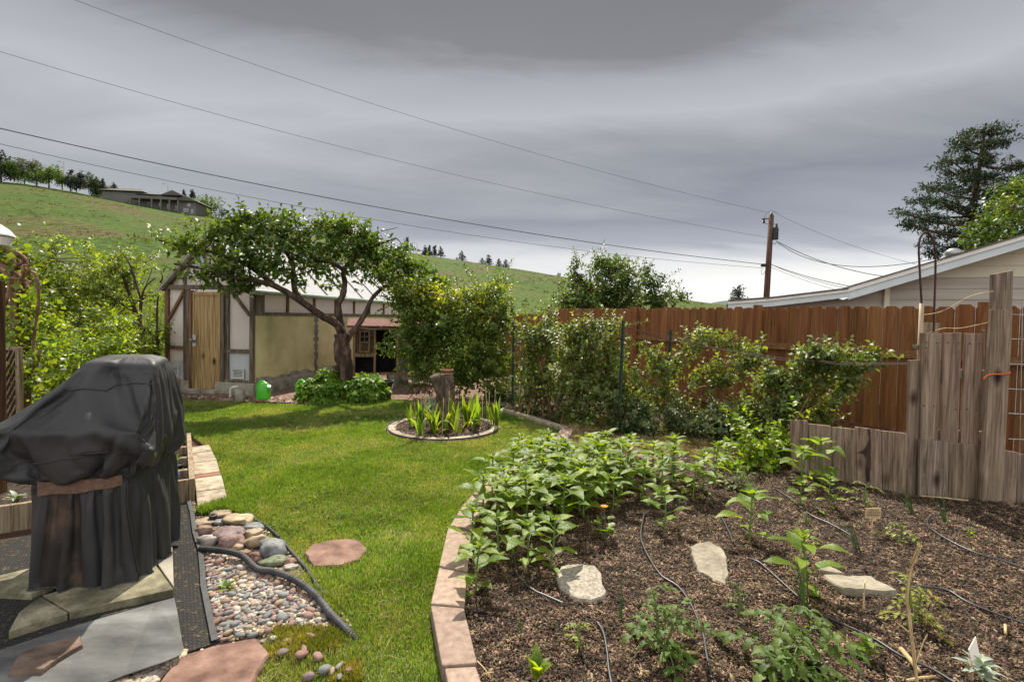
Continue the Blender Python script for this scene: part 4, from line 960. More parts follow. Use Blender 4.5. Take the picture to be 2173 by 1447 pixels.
# ------------------------------------------------------------------ neighbour's house
def neighbour():
    d0 = 9.6; e = thing('neighbour_house', Vector((7.5, 10.2, 0)), 'cream and taupe sided house with white fascia beyond the brown fence', 'house')
    HB = Vector((.46, 1, 0)).normalized()
    def dd(px):
        A = (px - CX) / F; s_ = (d0 * A - 6.65) / (1 + .46 * A); return d0 - .46 * s_
    P = lambda px, y: D(px, y, dd(px))
    OV = .45
    low = [(1545, 640), (1640, 633), (1800, 614)]; high = [(1800, 611), (2173, 500), (2330, 453)]
    f = MB()
    for seg, h in ((low, 17), (high, 25)):
        for (a, b) in zip(seg, seg[1:]):
            p0, p1 = P(*a), P(*b); q0, q1 = P(a[0], a[1] + h), P(b[0], b[1] + h)
            f.add([p0, p1, q1, q0, p0 + HB * .04, p1 + HB * .04, q1 + HB * .04, q0 + HB * .04], [(3, 2, 1, 0), (4, 5, 6, 7), (0, 1, 5, 4), (7, 6, 2, 3), (1, 2, 6, 5), (3, 0, 4, 7)])
    f.build('fascia', m_fascia, e)
    f = MB()
    for seg, h in ((low, 5.5), (high, 8)):
        for (a, b) in zip(seg, seg[1:]):
            p0, p1 = P(*a) - HB * .03, P(*b) - HB * .03; q0, q1 = P(a[0], a[1] + h) - HB * .03, P(b[0], b[1] + h) - HB * .03
            f.add([p0, p1, q1, q0, p0 + HB * .028, p1 + HB * .028, q1 + HB * .028, q0 + HB * .028], [(3, 2, 1, 0), (4, 5, 6, 7), (0, 1, 5, 4), (7, 6, 2, 3), (1, 2, 6, 5), (3, 0, 4, 7)])
    f.build('drip_edge', m_white, e)
    r = MB()
    for seg in (low, high):
        for (a, b) in zip(seg, seg[1:]):
            p0, p1 = P(*a) + EZ * .004 - HB * .05, P(*b) + EZ * .004 - HB * .05; B = HB * 9
            r.add([p0, p1, p1 + B, p0 + B, p0 + EZ * .03, p1 + EZ * .03, p1 + B + EZ * .03, p0 + B + EZ * .03], [(3, 2, 1, 0), (4, 5, 6, 7), (0, 1, 5, 4), (2, 3, 7, 6), (1, 2, 6, 5), (3, 0, 4, 7)])
    r.build('roof', m_shingle, e)
    s = MB()
    for seg, h in ((low, 16), (high, 24)):
        for (a, b) in zip(seg, seg[1:]):
            q0, q1 = P(a[0], a[1] + h) + HB * .041, P(b[0], b[1] + h) + HB * .041; B = HB * OV
            s.add([q0, q1, q1 + B, q0 + B], [(0, 1, 2, 3)])
    s.build('soffit', m_soffit, e)
    # walls: lapped boards, each a tilted slab; the wall stands one overhang behind the fascia
    wl = MB(); w2 = MB()
    top = lambda px: (np.interp(px, [1545, 1640, 1800], [656, 650, 630]) if px < 1800 else np.interp(px, [1800, 2173, 2330], [634, 524, 477]))
    xs_ = list(range(1560, 2331, 10))
    zt = {}
    for k, px in enumerate(xs_): zt[px] = (D(px, float(top(px)), dd(px)).z, D(px, 600, dd(px)).x)
    rows = np.arange(.0, 4.2, .21)
    zsplit = D(1960, 596, 9.4).z
    for z0 in rows:
        z1 = z0 + .21
        tgt = wl if z0 > zsplit - .05 else w2
        for a, b in zip(xs_, xs_[1:]):
            ha, hb = zt[a][0], zt[b][0]
            if max(ha, hb) <= z0: continue
            xa, xb = zt[a][1] + HB.x * OV, zt[b][1] + HB.x * OV; ya = dd(a) + HB.y * OV; yb = dd(b) + HB.y * OV
            tgt.add([(xa, ya - .018, z0), (xb, yb - .018, z0), (xb, yb, min(z1, hb) if hb > z0 else z0), (xa, ya, min(z1, ha) if ha > z0 else z0), (xa, ya + .0, z0), (xb, yb + .0, z0)], [(0, 1, 2, 3), (4, 5, 1, 0)])
    wl.build('gable_siding', m_siding, e); w2.build('wall_siding', m_siding2, e)
    c = MB(); x, y = D(1893, 600, dd(1893)).x + HB.x * OV, dd(1893) + HB.y * OV; c.box(Vector((x, y, 0)), EX, EY, EZ, (-.05, -.06, 0), (.05, -.02, zt[1890][0])); c.build('corner_trim', m_siding, e)
    v = MB(); vc = D(2023, 548, 11.2); v.lathe(vc - EZ * .1, [(.06, 0), (.06, .12), (.13, .14), (.16, .2), (.14, .27), (.07, .32), (0, .33)], 14); v.build('roof_vent', m_steel, e, smooth=True)
neighbour()

# ------------------------------------------------------------------ fences
FP0 = Vector((3.4, 8.2, 0)); FDIR = Vector((-.57, 1, 0)).normalized(); FN = Vector((FDIR.y, -FDIR.x, 0))   # FDIR runs away from the camera
if FN.y > 0: FN = -FN          # towards the garden
def fpx(px):                   # distance along the fence for a photo column
    a = (px - CX) / F; return (a * FP0.y - FP0.x) / (FDIR.x - a * FDIR.y)
def fence(s0, s1, zt, posts, lab, rails, cap=False):
    o = FP0 + FDIR * s0
    e = thing('wooden_fence', o, lab, 'fence')
    bp = MB(); bp_w = .165; n = int(abs(s1 - s0) / (bp_w + .009))
    sg = 1 if s1 > s0 else -1
    for i in range(n):
        a = s0 + sg * i * (bp_w + .009); b = a + sg * bp_w; z1 = zt + random.uniform(-.012, .012); c = .035; y0 = random.uniform(-.004, .004)
        prof = [(a, -.02), (b, -.02), (b, z1 - c), (b - sg * c, z1), (a + sg * c, z1), (a, z1 - c)]
        fr = [FP0 + FDIR * s + EZ * z + FN * y0 for s, z in prof]; bk = [p - FN * .018 for p in fr]
        bp.add(fr + bk, [tuple(range(6)), tuple(range(11, 5, -1))] + [(k, k + 6, (k + 1) % 6 + 6, (k + 1) % 6) for k in range(6)])
    bp.build('board_panel', m_fence, e)
    for z in rails:
        r = MB(); r.box(FP0 + EZ * z, FDIR, FN, EZ, (min(s0, s1), .007, -.045), (max(s0, s1), .047, .045)); r.build('rail', m_fencetop, e)
    for s in posts:
        p = MB(); p.box(FP0 + FDIR * s, FDIR, FN, EZ, (-.047, .049, -.05), (.047, .142, zt + .03)); p.build('post', m_fence, e)
s_near = fpx(2500); s_far = fpx(1178)
fence(s_far, s_near, 1.83, [fpx(1172), fpx(1352), fpx(1615), fpx(2095)], 'tall brown cedar fence of dog eared boards along the right side', (.27, 1.25))
fence(s_far + .16, s_far + 5.2, 1.70, [s_far + 2.6, s_far + 5.0], 'lower far section of brown fence behind the raspberry canes', (.27, 1.2))

# ------------------------------------------------------------------ greenhouse shed
SO = Vector((-5.0, 9.36, 0)); SU = Vector((-1, .17, 0)).normalized(); SV = Vector((.2, 1, 0)).normalized(); SW, SL, SE, SR = 1.93, 6.6, 2.02, 3.0
SV = Vector((SU.y, -SU.x, 0)) if False else Vector((.2, 1, 0)).normalized()
def shed():
    e = thing('garden_shed', SO + SU * SW / 2 + SV * SL / 2, 'greenhouse shed with translucent white panels and yellow side wall', 'shed')
    def b(m, u0, u1, v0, v1, z0, z1, mi=0): m.box(SO, SU, SV, EZ, (u0, v0, z0), (u1, v1, z1), mi)
    zb = .22
    m = MB(); b(m, -.06, .78, -.06, .12, -.05, zb); b(m, 1.38, SW + .05, -.06, .12, -.05, zb); b(m, -.07, .1, .12, SL, -.05, zb); b(m, SW - .1, SW + .05, .12, SL, -.05, zb); b(m, .1, SW - .1, SL - .14, SL, -.05, zb)
    m.build('concrete_base', m_conc, e, bevel=.01)
    m = MB(); b(m, .72, 1.44, -.14, .1, -.03, .07); m.build('door_step', m_conc, e, bevel=.01)
    # gable panels
    m = MB(); b(m, .03, .66, .03, .045, zb, SE); b(m, 1.42, SW - .03, .03, .045, zb, SE); b(m, .1, SW - .1, .03, .045, SE, SE + .16)
    m.build('gable_panel', m_panelw, e)
    m = MB()
    g = lambda u, z: SO + SU * u + SV * .04 + EZ * z
    m.add([g(.03, SE + .06), g(SW - .03, SE + .06), g(SW / 2, SR - .04), g(.03, SE + .06) + SV * .01, g(SW - .03, SE + .06) + SV * .01, g(SW / 2, SR - .04) + SV * .01], [(0, 1, 2), (5, 4, 3), (0, 3, 4, 1), (1, 4, 5, 2), (2, 5, 3, 0)])
    m.build('gable_triangle', m_panelw, e)
    m = MB(); m.add([g(1.05, SE + .42) - SV * .03, g(1.52, SE + .42) - SV * .03, g(1.18, SE + .72) - SV * .03, g(1.05, SE + .72) - SV * .03], [(0, 1, 2, 3)]); m.build('gable_window', m_glassb, e)
    # front timbers
    m = MB()
    b(m, -.02, .06, -.02, .028, zb, SE); b(m, .52, .58, -.015, .028, zb, SE); b(m, .62, .70, -.025, .028, .05, SE)
    b(m, 1.40, 1.47, -.025, .028, .05, SE); b(m, 1.49, 1.53, -.015, .028, zb, SE + .3)
    b(m, -.03, SW + .03, -.03, .028, SE, SE + .085); b(m, .06, .6, -.02, .028, .80, .87); b(m, .06, .62, -.02, .028, zb, zb + .05)
    m.beam(g(.48, SE - .01) - SV * .04, g(.07, 1.53) - SV * .04, .05, .05, up=SV)
    m.build('grey_timber', m_timber, e)
    m = MB(); b(m, SW - .06, SW + .02, -.02, .028, zb, SE); b(m, 1.53, SW - .06, -.02, .028, .83, .895)
    m.beam(g(1.50, SE - .01) - SV * .04, g(SW - .06, 1.42) - SV * .04, .05, .05, up=SV); b(m, 1.32, 1.385, -.035, .028, .05, SE - .02)
    m.build('brown_timber', m_timberb, e)
    m = MB()
    m.beam(g(-.06, SE - .02) - SV * .06, g(SW / 2, SR) - SV * .06, .07, .09, up=SV); m.beam(g(SW + .06, SE - .02) - SV * .06, g(SW / 2, SR) - SV * .06, .07, .09, up=SV)
    m.build('barge_board', m_timber, e)
    # door
    m = MB()
    for i in range(5):
        w_ = .60 / 5; b(m, .715 + i * w_, .715 + (i + 1) * w_ - .004, .0, .03, .07, SE - .05)
    dr = m.build('door', m_pine, e)
    m = MB(); b(m, .708, .745, -.016, 0, .07, SE - .045); b(m, 1.285, 1.318, -.016, 0, .07, SE - .045); b(m, .745, 1.285, -.016, 0, SE - .11, SE - .045); m.build('door_frame', m_pine, dr)
    m = MB(); hc = SO + SU * 1.27 - SV * .02 + EZ * 1.02
    m.lathe(hc, [(.0, 0), (.045, 0), (.045, .01), (.02, .02), (.018, .06), (.034, .07), (.034, .10), (0, .11)], 14, ax=-SV); m.build('handle', m_steel, dr, smooth=False)
    m = MB(); b(m, 1.235, 1.315, -.022, -.016, .90, 1.13); m.build('handle_plate', m_vent, dr, bevel=.006)
    for u0 in (.17, 1.62):
        m = MB(); z0 = .30
        b(m, u0, u0 + .27, -.03, -.015, z0, z0 + .03); b(m, u0, u0 + .27, -.03, -.015, z0 + .17, z0 + .2); b(m, u0, u0 + .03, -.03, -.015, z0 + .03, z0 + .17); b(m, u0 + .24, u0 + .27, -.03, -.015, z0 + .03, z0 + .17)
        v = m.build('vent', m_vent, e)
        m = MB()
        for k in range(5): b(m, u0 + .03, u0 + .24, -.02, -.008, z0 + .036 + k * .027, z0 + .05 + k * .027)
        m.build('louvre', m_vent, v)
        m = MB(); b(m, u0 + .03, u0 + .24, -.006, 0, z0 + .03, z0 + .17); m.build('vent_back', m_dark, v)
    m = MB(); b(m, .02, .6, .018, .029, zb + .05, .8); m.build('grey_panel', M('grey_panel', [(.36, .38, .39), (.48, .49, .50)], 2, 5, .6, .05), e)
    m = MB(); b(m, 1.53, SW - .06, .018, .029, zb, .6); m.build('grey_panel', MATS['grey_panel'], e)
    # side wall (right)
    m = MB(); b(m, -.01, .03, .06, SL - .05, zb, 1.53); m.build('foam_wall', m_yellow, e)
    m = MB()
    for j in range(44):
        z0 = zb + j * .0295; v0 = 2.05 + .05 * mn.noise(Vector((j * .21, 1, 0))); w_ = .035 + .05 * (mn.noise(Vector((j * .33, 7, 0))) + .5) + random.uniform(0, .02)
        b(m, -.0125, -.0105, v0 - w_, v0 + w_ * random.uniform(.7, 1.2), z0 + .0004, z0 + .029)
    m.build('tar_streak', m_tar, e)
    m = MB()
    for j in range(110):
        v0 = .08 + j * .0575; b(m, -.0118, -.0102, v0, v0 + .057, zb + .0003, zb + .075 + .10 * mn.noise(Vector((j * .17, 3, 0))) + random.uniform(0, .02))
    m.build('damp_stain', m_conc, e)
    m = MB(); b(m, -.025, .05, -.02, SL, 1.53, 1.60); b(m, -.02, .05, .06, .30, 1.6, 1.94); m.build('side_sill', m_timber, e)
    m = MB(); b(m, .02, .032, .3, SL, 1.60, 1.95); m.build('clerestory_panel', m_panelw, e)
    m = MB()
    for v0 in (1.0, 1.95, 2.85, 3.75, 4.6, 5.5): b(m, -.02, .018, v0, v0 + .055, 1.60, 1.94)
    m.build('stud', m_timberb, e)
    m = MB(); m.tube([SO - SU * .085 + SV * -.1 + EZ * 1.99, SO - SU * .085 + SV * (SL + .1) + EZ * 1.97], .05, 10); b(m, -.035, .02, -.08, SL + .1, 1.945, 2.04); m.build('gutter', m_gutter, e)
    # left and rear walls
    m = MB(); b(m, SW - .03, SW, .06, SL - .05, zb, SE - .03); b(m, .03, SW - .03, SL - .1, SL - .06, zb, SE); m.build('rear_wall', m_panelw, e)
    m = MB(); m.add([g(.0, SE) + SV * (SL - .1), g(SW, SE) + SV * (SL - .1), g(SW / 2, SR - .04) + SV * (SL - .1)], [(0, 1, 2)]); m.build('rear_gable', m_panelw, e)
    # roof
    for sgn, u0 in ((1, 0.0), (-1, SW)):
        m = MB()
        r = lambda u, v, k: SO + SU * u + SV * v + EZ * (SE - .01 + k)
        uo = u0 - sgn * .10; zlo = -.10 * (SR - SE) / (SW / 2)
        A_, B_ = r(uo, -.12, zlo + .05), r(uo, SL + .1, zlo + .05); C_, D_ = r(SW / 2, SL + .1, SR - SE + .05), r(SW / 2, -.12, SR - SE + .05); T = EZ * .016
        m.add([A_, B_, C_, D_, A_ + T, B_ + T, C_ + T, D_ + T], [(0, 1, 2, 3), (4, 5, 6, 7), (0, 1, 5, 4), (1, 2, 6, 5), (2, 3, 7, 6), (3, 0, 4, 7)])
        rf = m.build('roof', m_roofw, e)
        nb = 8
        for i in range(nb + 1):
            v = -.1 + (SL + .18) * i / nb; p = r(uo, v, zlo + .08); q = r(SW / 2, v, SR - SE + .08)
            m = MB(); m.beam(p, q, .035, .02); m.build('batten', m_timber, rf)
    m = MB(); m.beam(SO + SU * SW / 2 + SV * -.12 + EZ * (SR + .07), SO + SU * SW / 2 + SV * (SL + .1) + EZ * (SR + .07), .12, .03); m.build('ridge_cap', m_vent, e)
shed()
# ------------------------------------------------------------------ plum tree in front of the shed
def plum():
    d = 9.2; b = D(731, 812, d); b.z = 0
    t = thing('plum_tree', b, 'gnarled plum tree with wide flat crown in front of the greenhouse shed', 'tree')
    K = lambda px, py, dd=0: D(px, py, d + dd)
    L0 = smooth_path([b, K(731, 790), K(728, 745), K(725, 708)], 5)
    L1 = smooth_path([K(727, 725), K(717, 692, -.1), K(681, 669, -.3), K(634, 636, -.5), K(586, 608, -.7), K(542, 596, -.9), K(490, 588, -1.0), K(430, 570, -1.1), K(370, 560, -1.1)], 5)
    L2 = smooth_path([K(727, 712), K(722, 680, .1), K(717, 650, .1), K(728, 625, .1), K(732, 600, .2), K(729, 573, .2), K(751, 547, .3), K(765, 520, .3)], 5)
    L3 = smooth_path([K(729, 735), K(742, 712, .1), K(760, 690, .2), K(777, 662, .3), K(790, 632, .4), K(822, 604, .5), K(868, 578, .6), K(915, 590, .7)], 5)
    L4 = smooth_path([K(640, 640, -.5), K(624, 612, -.4), K(620, 560, -.3), K(602, 525, -.2), K(590, 490, -.2), K(560, 462, -.2)], 5)
    L5 = smooth_path([K(729, 573, .2), K(700, 556, 0), K(672, 552, -.2), K(640, 520, -.3)], 4)
    L6 = smooth_path([K(586, 608, -.7), K(520, 560, -.6), K(450, 535, -.7), K(380, 520, -.8), K(330, 508, -.8)], 4)
    L7 = smooth_path([K(765, 520, .3), K(740, 490, .3), K(715, 470, .3)], 4)
    L8 = smooth_path([K(765, 530, .3), K(800, 520, .4), K(840, 505, .4)], 4)
    mb = MB()
    mb.tube(L0, grad(.165, .135, len(L0)), 14, wob=.35); mb.tube(L1, grad(.08, .018, len(L1)), 10, wob=.3); mb.tube(L2, grad(.075, .03, len(L2)), 10, wob=.3)
    mb.tube(L3, grad(.07, .018, len(L3)), 10, wob=.3); mb.tube(L4, grad(.055, .015, len(L4)), 8, wob=.3)
    for l in (L5, L6, L7, L8): mb.tube(l, grad(.045, .012, len(l)), 7)
    tw = smooth_path([K(808, 490, .3), K(822, 488, .3), K(845, 483, .3)]); mb.tube(tw, grad(.012, .004, len(tw)), 5)
    spec = [(335, 510, 10, 7, -.8), (360, 517, 13, 9, -.8), (388, 522, 17, 12, -.8), (415, 515, 24, 22, -.8), (440, 495, 24, 20, -.7), (445, 530, 24, 18, -.8), (395, 578, 16, 10, -1.1), (430, 584, 22, 12, -1.1), (470, 575, 36, 26, -1), (500, 545, 40, 36, -.8), (490, 485, 26, 24, -.6), (520, 462, 30, 20, -.4), (560, 470, 40, 26, -.2), (545, 505, 45, 40, -.4), (600, 490, 40, 34, -.2), (600, 540, 44, 44, -.3), (550, 560, 40, 40, -.7), (520, 600, 30, 18, -.9), (640, 515, 36, 32, -.1), (660, 555, 36, 36, -.1), (640, 590, 30, 20, -.3), (690, 495, 36, 28, .2), (715, 475, 34, 20, .3), (745, 490, 40, 26, .3), (775, 510, 36, 26, .3), (720, 525, 40, 24, .2), (790, 545, 36, 30, .4), (750, 560, 30, 24, .3), (700, 590, 24, 20, .1), (770, 590, 20, 20, .3), (820, 575, 34, 30, .5), (840, 530, 22, 18, .4), (855, 555, 26, 26, .5), (880, 580, 34, 26, .6), (910, 600, 34, 24, .7), (850, 610, 34, 24, .5), (940, 600, 20, 16, .7), (620, 460, 12, 8, -.2)]
    bl = [(D(x, y, d + q), (rx * d / F, max(.3, rx * d / F * 1.0), ry * d / F), rx * ry) for x, y, rx, ry, q in spec]
    cc = crown(t, bl, 410, 16, .068, .112, .06, m_leaf_tree, .5, .5, shell=.6, droop=.2, sprig=190, slen=(.18, .36), smb=mb, sup=.15)
    twig_mb(mb, cc, [L1[10:], L2[16:], L3[14:], L4[6:], L5, L6, L7, L8], .008, 2)
    mb.build('trunk', m_bark, t, smooth=True)
plum()

# ------------------------------------------------------------------ mint mounds under the plum tree
def mound(px, py, d, rx, ry, rz, lab, n, seed):
    c = D(px, py, d); c.z = 0
    t = thing('ground_cover_plant', c, lab, 'plant', 'green mounds at the foot of the plum tree')
    k = 260; u = unit(rng.normal(size=(n, 3))); u[:, 2] = np.abs(u[:, 2]); rr = rng.uniform(.72, 1.0, (n, 1))
    lump = 1 + .14 * np.sin(u[:, :1] * 7 + seed) * np.cos(u[:, 1:2] * 6) + .08 * np.sin(u[:, 2:] * 13 + seed)
    pos = np.array(c) + u * rr * lump * np.array([rx, ry, rz])
    d_ = unit(u * np.array([1, 1, .2]) + rng.normal(size=(n, 3)) * .6 + np.array([0, 0, -.35])); nr = unit(u + np.array([0, 0, .6]) + rng.normal(size=(n, 3)) * .35)
    l = rng.uniform(.07, .115, n); V, Fc = leaf_cards(pos, d_, nr, l, l * .72, .2, .16)
    np_obj('foliage', V, Fc, m_leaf_mint, t)
    mb = MB()
    for i in range(40):
        a = random.uniform(0, 6.28); r = random.uniform(.2, .75)
        mb.tube([c + Vector((math.cos(a) * r * rx * .4, math.sin(a) * r * ry * .4, 0)), c + Vector((math.cos(a) * r * rx, math.sin(a) * r * ry, rz * .8 * (1 - r * .5)))], .005, 4, cap=False)
    mb.build('stems', m_stem, t)
mound(692, 820, 8.95, .48, .45, .50, 'leafy green mound left of the plum tree trunk', 2600, 1)
mound(778, 815, 9.05, .40, .42, .44, 'leafy green mound right of the plum tree trunk', 2200, 3)

# ------------------------------------------------------------------ generic shrubs
def shrub(name, base, lab, cat, spec, d, n, per, L, Wd, mat, nstem=9, group=None, tip=None, sig=.07, stemmat=None, up=.45, shell=.6, stemr=.008, zmin=.02, dr=None):
    b = Vector(base); t = thing(name, b, lab, cat, group)
    bl = []
    for s in spec:
        x, y, rx, ry = s[:4]; dd = d + (s[4] if len(s) > 4 else random.uniform(-.15, .15))
        bl.append((D(x, y, dd), (rx * dd / F, (dr or min(.5, rx * dd / F)), ry * dd / F), rx * ry))
    mb = MB()
    cc = crown(t, bl, int(n * .8), per, sig * .8, L, Wd, mat, up, .5, shell, .15, name='foliage', zmin=zmin, sprig=int(n * .42), slen=(L * 2.5, L * 7.5), smb=mb)
    if tip is not None:
        tb = [(c + Vector((0, 0, r[2] * .75)), (r[0] * .9, r[1] * .9, r[2] * .35), w) for c, r, w in bl if c.z > tip[1]]
        crown(t, tb, int(n * tip[2]), per, sig, L, Wd, tip[0], up, .5, shell, .15, name='young_foliage')
    stems = []
    for k in range(nstem):
        c, r, w = bl[k % len(bl)]
        p = b + Vector((random.uniform(-1, 1) * .14 * len(bl) ** .5, random.uniform(-.15, .15), -.02)); q = c + Vector((random.uniform(-.5, .5) * r[0], 0, r[2] * .6))
        m = (p + q) / 2 + Vector((random.uniform(-.06, .06), 0, .12)); pth = smooth_path([p, m, q], 5); stems.append(pth)
        mb.tube(pth, grad(stemr * 1.4, stemr * .5, len(pth)), 5, cap=False)
    twig_mb(mb, cc, stems, stemr * .4, 3)
    mb.build('stems', stemmat or m_cane, t)
    return t
shrub('leafy_shrub', G(930, 838), 'large loose shrub with yellow green tips beside the rabbit hutch', 'shrub',
      [(850, 640, 30, 34), (870, 700, 46, 50), (898, 650, 36, 36), (935, 668, 40, 36), (985, 655, 34, 34), (1035, 630, 22, 24), (1062, 615, 10, 16), (1020, 668, 34, 30), (1068, 668, 18, 26), (905, 612, 14, 14), (930, 700, 60, 50), (1000, 700, 60, 50), (1050, 710, 36, 50), (900, 750, 50, 34), (960, 770, 60, 40), (1020, 770, 56, 44), (1060, 790, 28, 36), (990, 815, 40, 20), (860, 760, 26, 30), (1050, 825, 34, 18), (890, 780, 30, 30), (930, 800, 40, 26), (1000, 800, 50, 30), (1040, 760, 40, 40)], 9.3, 820, 14, .085, .05, m_leaf_bush, 18, tip=(m_leaf_bushtip, 1.5, .14), stemmat=m_bark2, sig=.09)
RG = 'raspberry canes in front of the brown fence'
shrub('raspberry_cane', G(1140, 880), 'tall raspberry clump between the two left green stakes', 'shrub', [(1125, 720, 30, 44), (1160, 720, 26, 40), (1140, 770, 42, 44), (1130, 820, 40, 40), (1165, 810, 36, 46), (1150, 860, 40, 22), (1110, 860, 20, 16)], 8.2, 270, 12, .072, .048, m_leaf_cane, 12, RG, sig=.07)
shrub('raspberry_cane', G(1250, 900), 'widest and densest raspberry clump left of the middle green stake', 'shrub', [(1205, 740, 24, 36), (1225, 715, 28, 24), (1260, 720, 34, 26), (1300, 745, 30, 36), (1305, 700, 10, 18), (1230, 770, 44, 46), (1280, 790, 48, 46), (1210, 820, 40, 44), (1260, 840, 56, 40), (1310, 850, 40, 40), (1240, 885, 56, 20), (1190, 880, 30, 22), (1300, 895, 40, 16)], 7.4, 500, 12, .072, .048, m_leaf_cane, 20, RG, sig=.07)
def cane_arch(base, paths, lab, d, n, per, stems=None, thick=12.5):
    b = Vector(base); t = thing('raspberry_cane', b, lab, 'shrub', RG); mb = MB(); bl = []; limbs = []
    for pth in paths:
        P = smooth_path([D(x, y, d + q) for x, y, q in pth], 6); limbs.append(P)
        mb.tube(P, grad(.009, .004, len(P)), 5, cap=False)
        for i in range(int(len(P) * .3), len(P), 2):
            r = thick * d / F * random.uniform(.7, 1.25); bl.append((P[i], (r, r, r * .8), 1))
    cc = crown(t, bl, int(n * .75), per, .05, .068, .044, m_leaf_cane, .45, .5, .7, .15, name='foliage', sprig=int(n * .4), slen=(.12, .3), smb=mb)
    twig_mb(mb, cc, limbs, .003, 2); mb.build('stems', m_cane, t)
cane_arch(G(1432, 925), [[(1432, 925, 0), (1425, 860, 0), (1418, 800, 0), (1450, 750, -.1), (1490, 722, -.2), (1540, 724, -.3), (1575, 750, -.3), (1600, 775, -.3)],
    [(1430, 920, 0), (1420, 850, .1), (1400, 790, .1), (1385, 760, .1), (1368, 735, .1)], [(1430, 915, 0), (1400, 860, -.1), (1370, 820, -.1), (1345, 790, -.1)],
    [(1430, 900, 0), (1470, 830, -.2), (1520, 815, -.3), (1560, 790, -.3), (1590, 760, -.3), (1602, 735, -.3)], [(1428, 900, 0), (1440, 850, -.1), (1480, 800, -.1), (1520, 780, -.1)],
    [(1426, 905, 0), (1410, 840, -.1), (1430, 790, -.1), (1470, 740, -.2), (1500, 715, -.2)], [(1428, 910, 0), (1390, 880, -.1), (1360, 870, -.1), (1340, 850, -.1)]],
    'arching raspberry cane bending over right of the middle green stake', 6.9, 270, 11)
cane_arch(G(1590, 940), [[(1585, 945, 0), (1610, 900, 0), (1650, 860, -.1), (1690, 830, -.1), (1720, 810, -.2)], [(1590, 945, 0), (1600, 880, 0), (1620, 820, 0), (1640, 800, 0), (1665, 815, 0)],
    [(1590, 945, 0), (1640, 870, -.1), (1690, 800, -.2), (1740, 765, -.3), (1780, 760, -.3)], [(1595, 940, 0), (1570, 880, .1), (1590, 850, .1)], [(1600, 930, 0), (1660, 880, -.2), (1720, 870, -.2), (1760, 885, -.3)]],
    'bushy raspberry cane in front of the brown fence, right of the arching one', 5.9, 250, 11, thick=14)
cane_arch(G(1640, 950), [[(1640, 950, 0), (1700, 880, -.1), (1770, 840, -.1), (1800, 800, -.1), (1790, 765, -.1), (1750, 748, -.1), (1720, 755, -.1)], [(1640, 950, 0), (1720, 880, 0), (1795, 820, 0), (1810, 780, 0), (1835, 765, 0), (1866, 748, 0)],
    [(1650, 945, 0), (1700, 870, -.1), (1730, 820, -.1), (1760, 790, -.1), (1740, 765, -.1), (1700, 760, -.1)]],
    'rightmost raspberry cane curling towards the grey planks', 5.6, 150, 11)
LG = 'low leafy plants along the fence bed'
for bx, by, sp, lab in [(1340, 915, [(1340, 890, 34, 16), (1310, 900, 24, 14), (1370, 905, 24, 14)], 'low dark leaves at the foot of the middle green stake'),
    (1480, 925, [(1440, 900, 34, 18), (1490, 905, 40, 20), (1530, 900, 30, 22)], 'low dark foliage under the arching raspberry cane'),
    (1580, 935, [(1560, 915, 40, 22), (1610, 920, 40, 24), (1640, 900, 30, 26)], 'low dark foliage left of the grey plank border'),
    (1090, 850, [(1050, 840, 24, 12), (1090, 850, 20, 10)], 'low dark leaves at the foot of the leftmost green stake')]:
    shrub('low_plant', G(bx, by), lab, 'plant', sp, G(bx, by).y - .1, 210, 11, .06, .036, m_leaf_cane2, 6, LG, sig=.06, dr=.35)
shrub('strawberry_patch', G(1640, 975), 'bright green weeds by the left end of the grey plank border', 'plant', [(1600, 955, 40, 22), (1640, 960, 44, 26), (1660, 935, 22, 22), (1560, 975, 30, 14), (1620, 985, 40, 14)], 5.25, 110, 10, .085, .05, m_leaf_bright, 8, sig=.05, dr=.3)

# ------------------------------------------------------------------ saplings and shrubs at the left
LT = 'young fruit trees at the back left'
def sapling(base, d, limbs, spec, lab, n, mat=m_leaf_fruit, L=.085, per=12):
    b = Vector(base); b.z = 0; t = thing('fruit_sapling', b, lab, 'tree', LT); mb = MB(); LL = []
    for l, r in limbs:
        P = smooth_path([D(x, y, d + q) for x, y, q in l], 5); LL.append(P); mb.tube(P, grad(r, r * .25, len(P)), 7, wob=.3)
    bl = [(D(x, y, d + random.uniform(-.4, .4)), (rx * d / F, max(.25, rx * d / F * .8), ry * d / F), rx * ry) for x, y, rx, ry in spec]
    cc = crown(t, bl, int(n * .36), per, .05, L, L * .55, mat, .45, .5, .65, .18, sprig=int(n * .35), slen=(.2, .5), smb=mb); twig_mb(mb, cc, LL, .007, 2); mb.build('trunk', m_bark, t)
sapling(D(103, 800, 9.4), 9.4, [([(103, 800, 0), (104, 770, 0), (104, 735, 0), (112, 690, 0), (108, 640, 0), (102, 600, 0)], .05), ([(104, 738, 0), (130, 745, 0), (150, 735, 0)], .025), ([(104, 640, 0), (90, 590, 0), (115, 550, 0)], .02)],
    [(70, 555, 18, 12), (110, 545, 26, 20), (125, 520, 14, 16), (90, 590, 30, 24), (130, 600, 30, 30), (150, 640, 34, 36), (100, 650, 34, 40), (130, 690, 40, 34), (80, 690, 26, 26), (160, 680, 28, 24), (185, 560, 6, 30), (165, 600, 22, 20), (60, 620, 14, 30)], 'fruit sapling with upright shoots, leftmost of the back trees', 420)
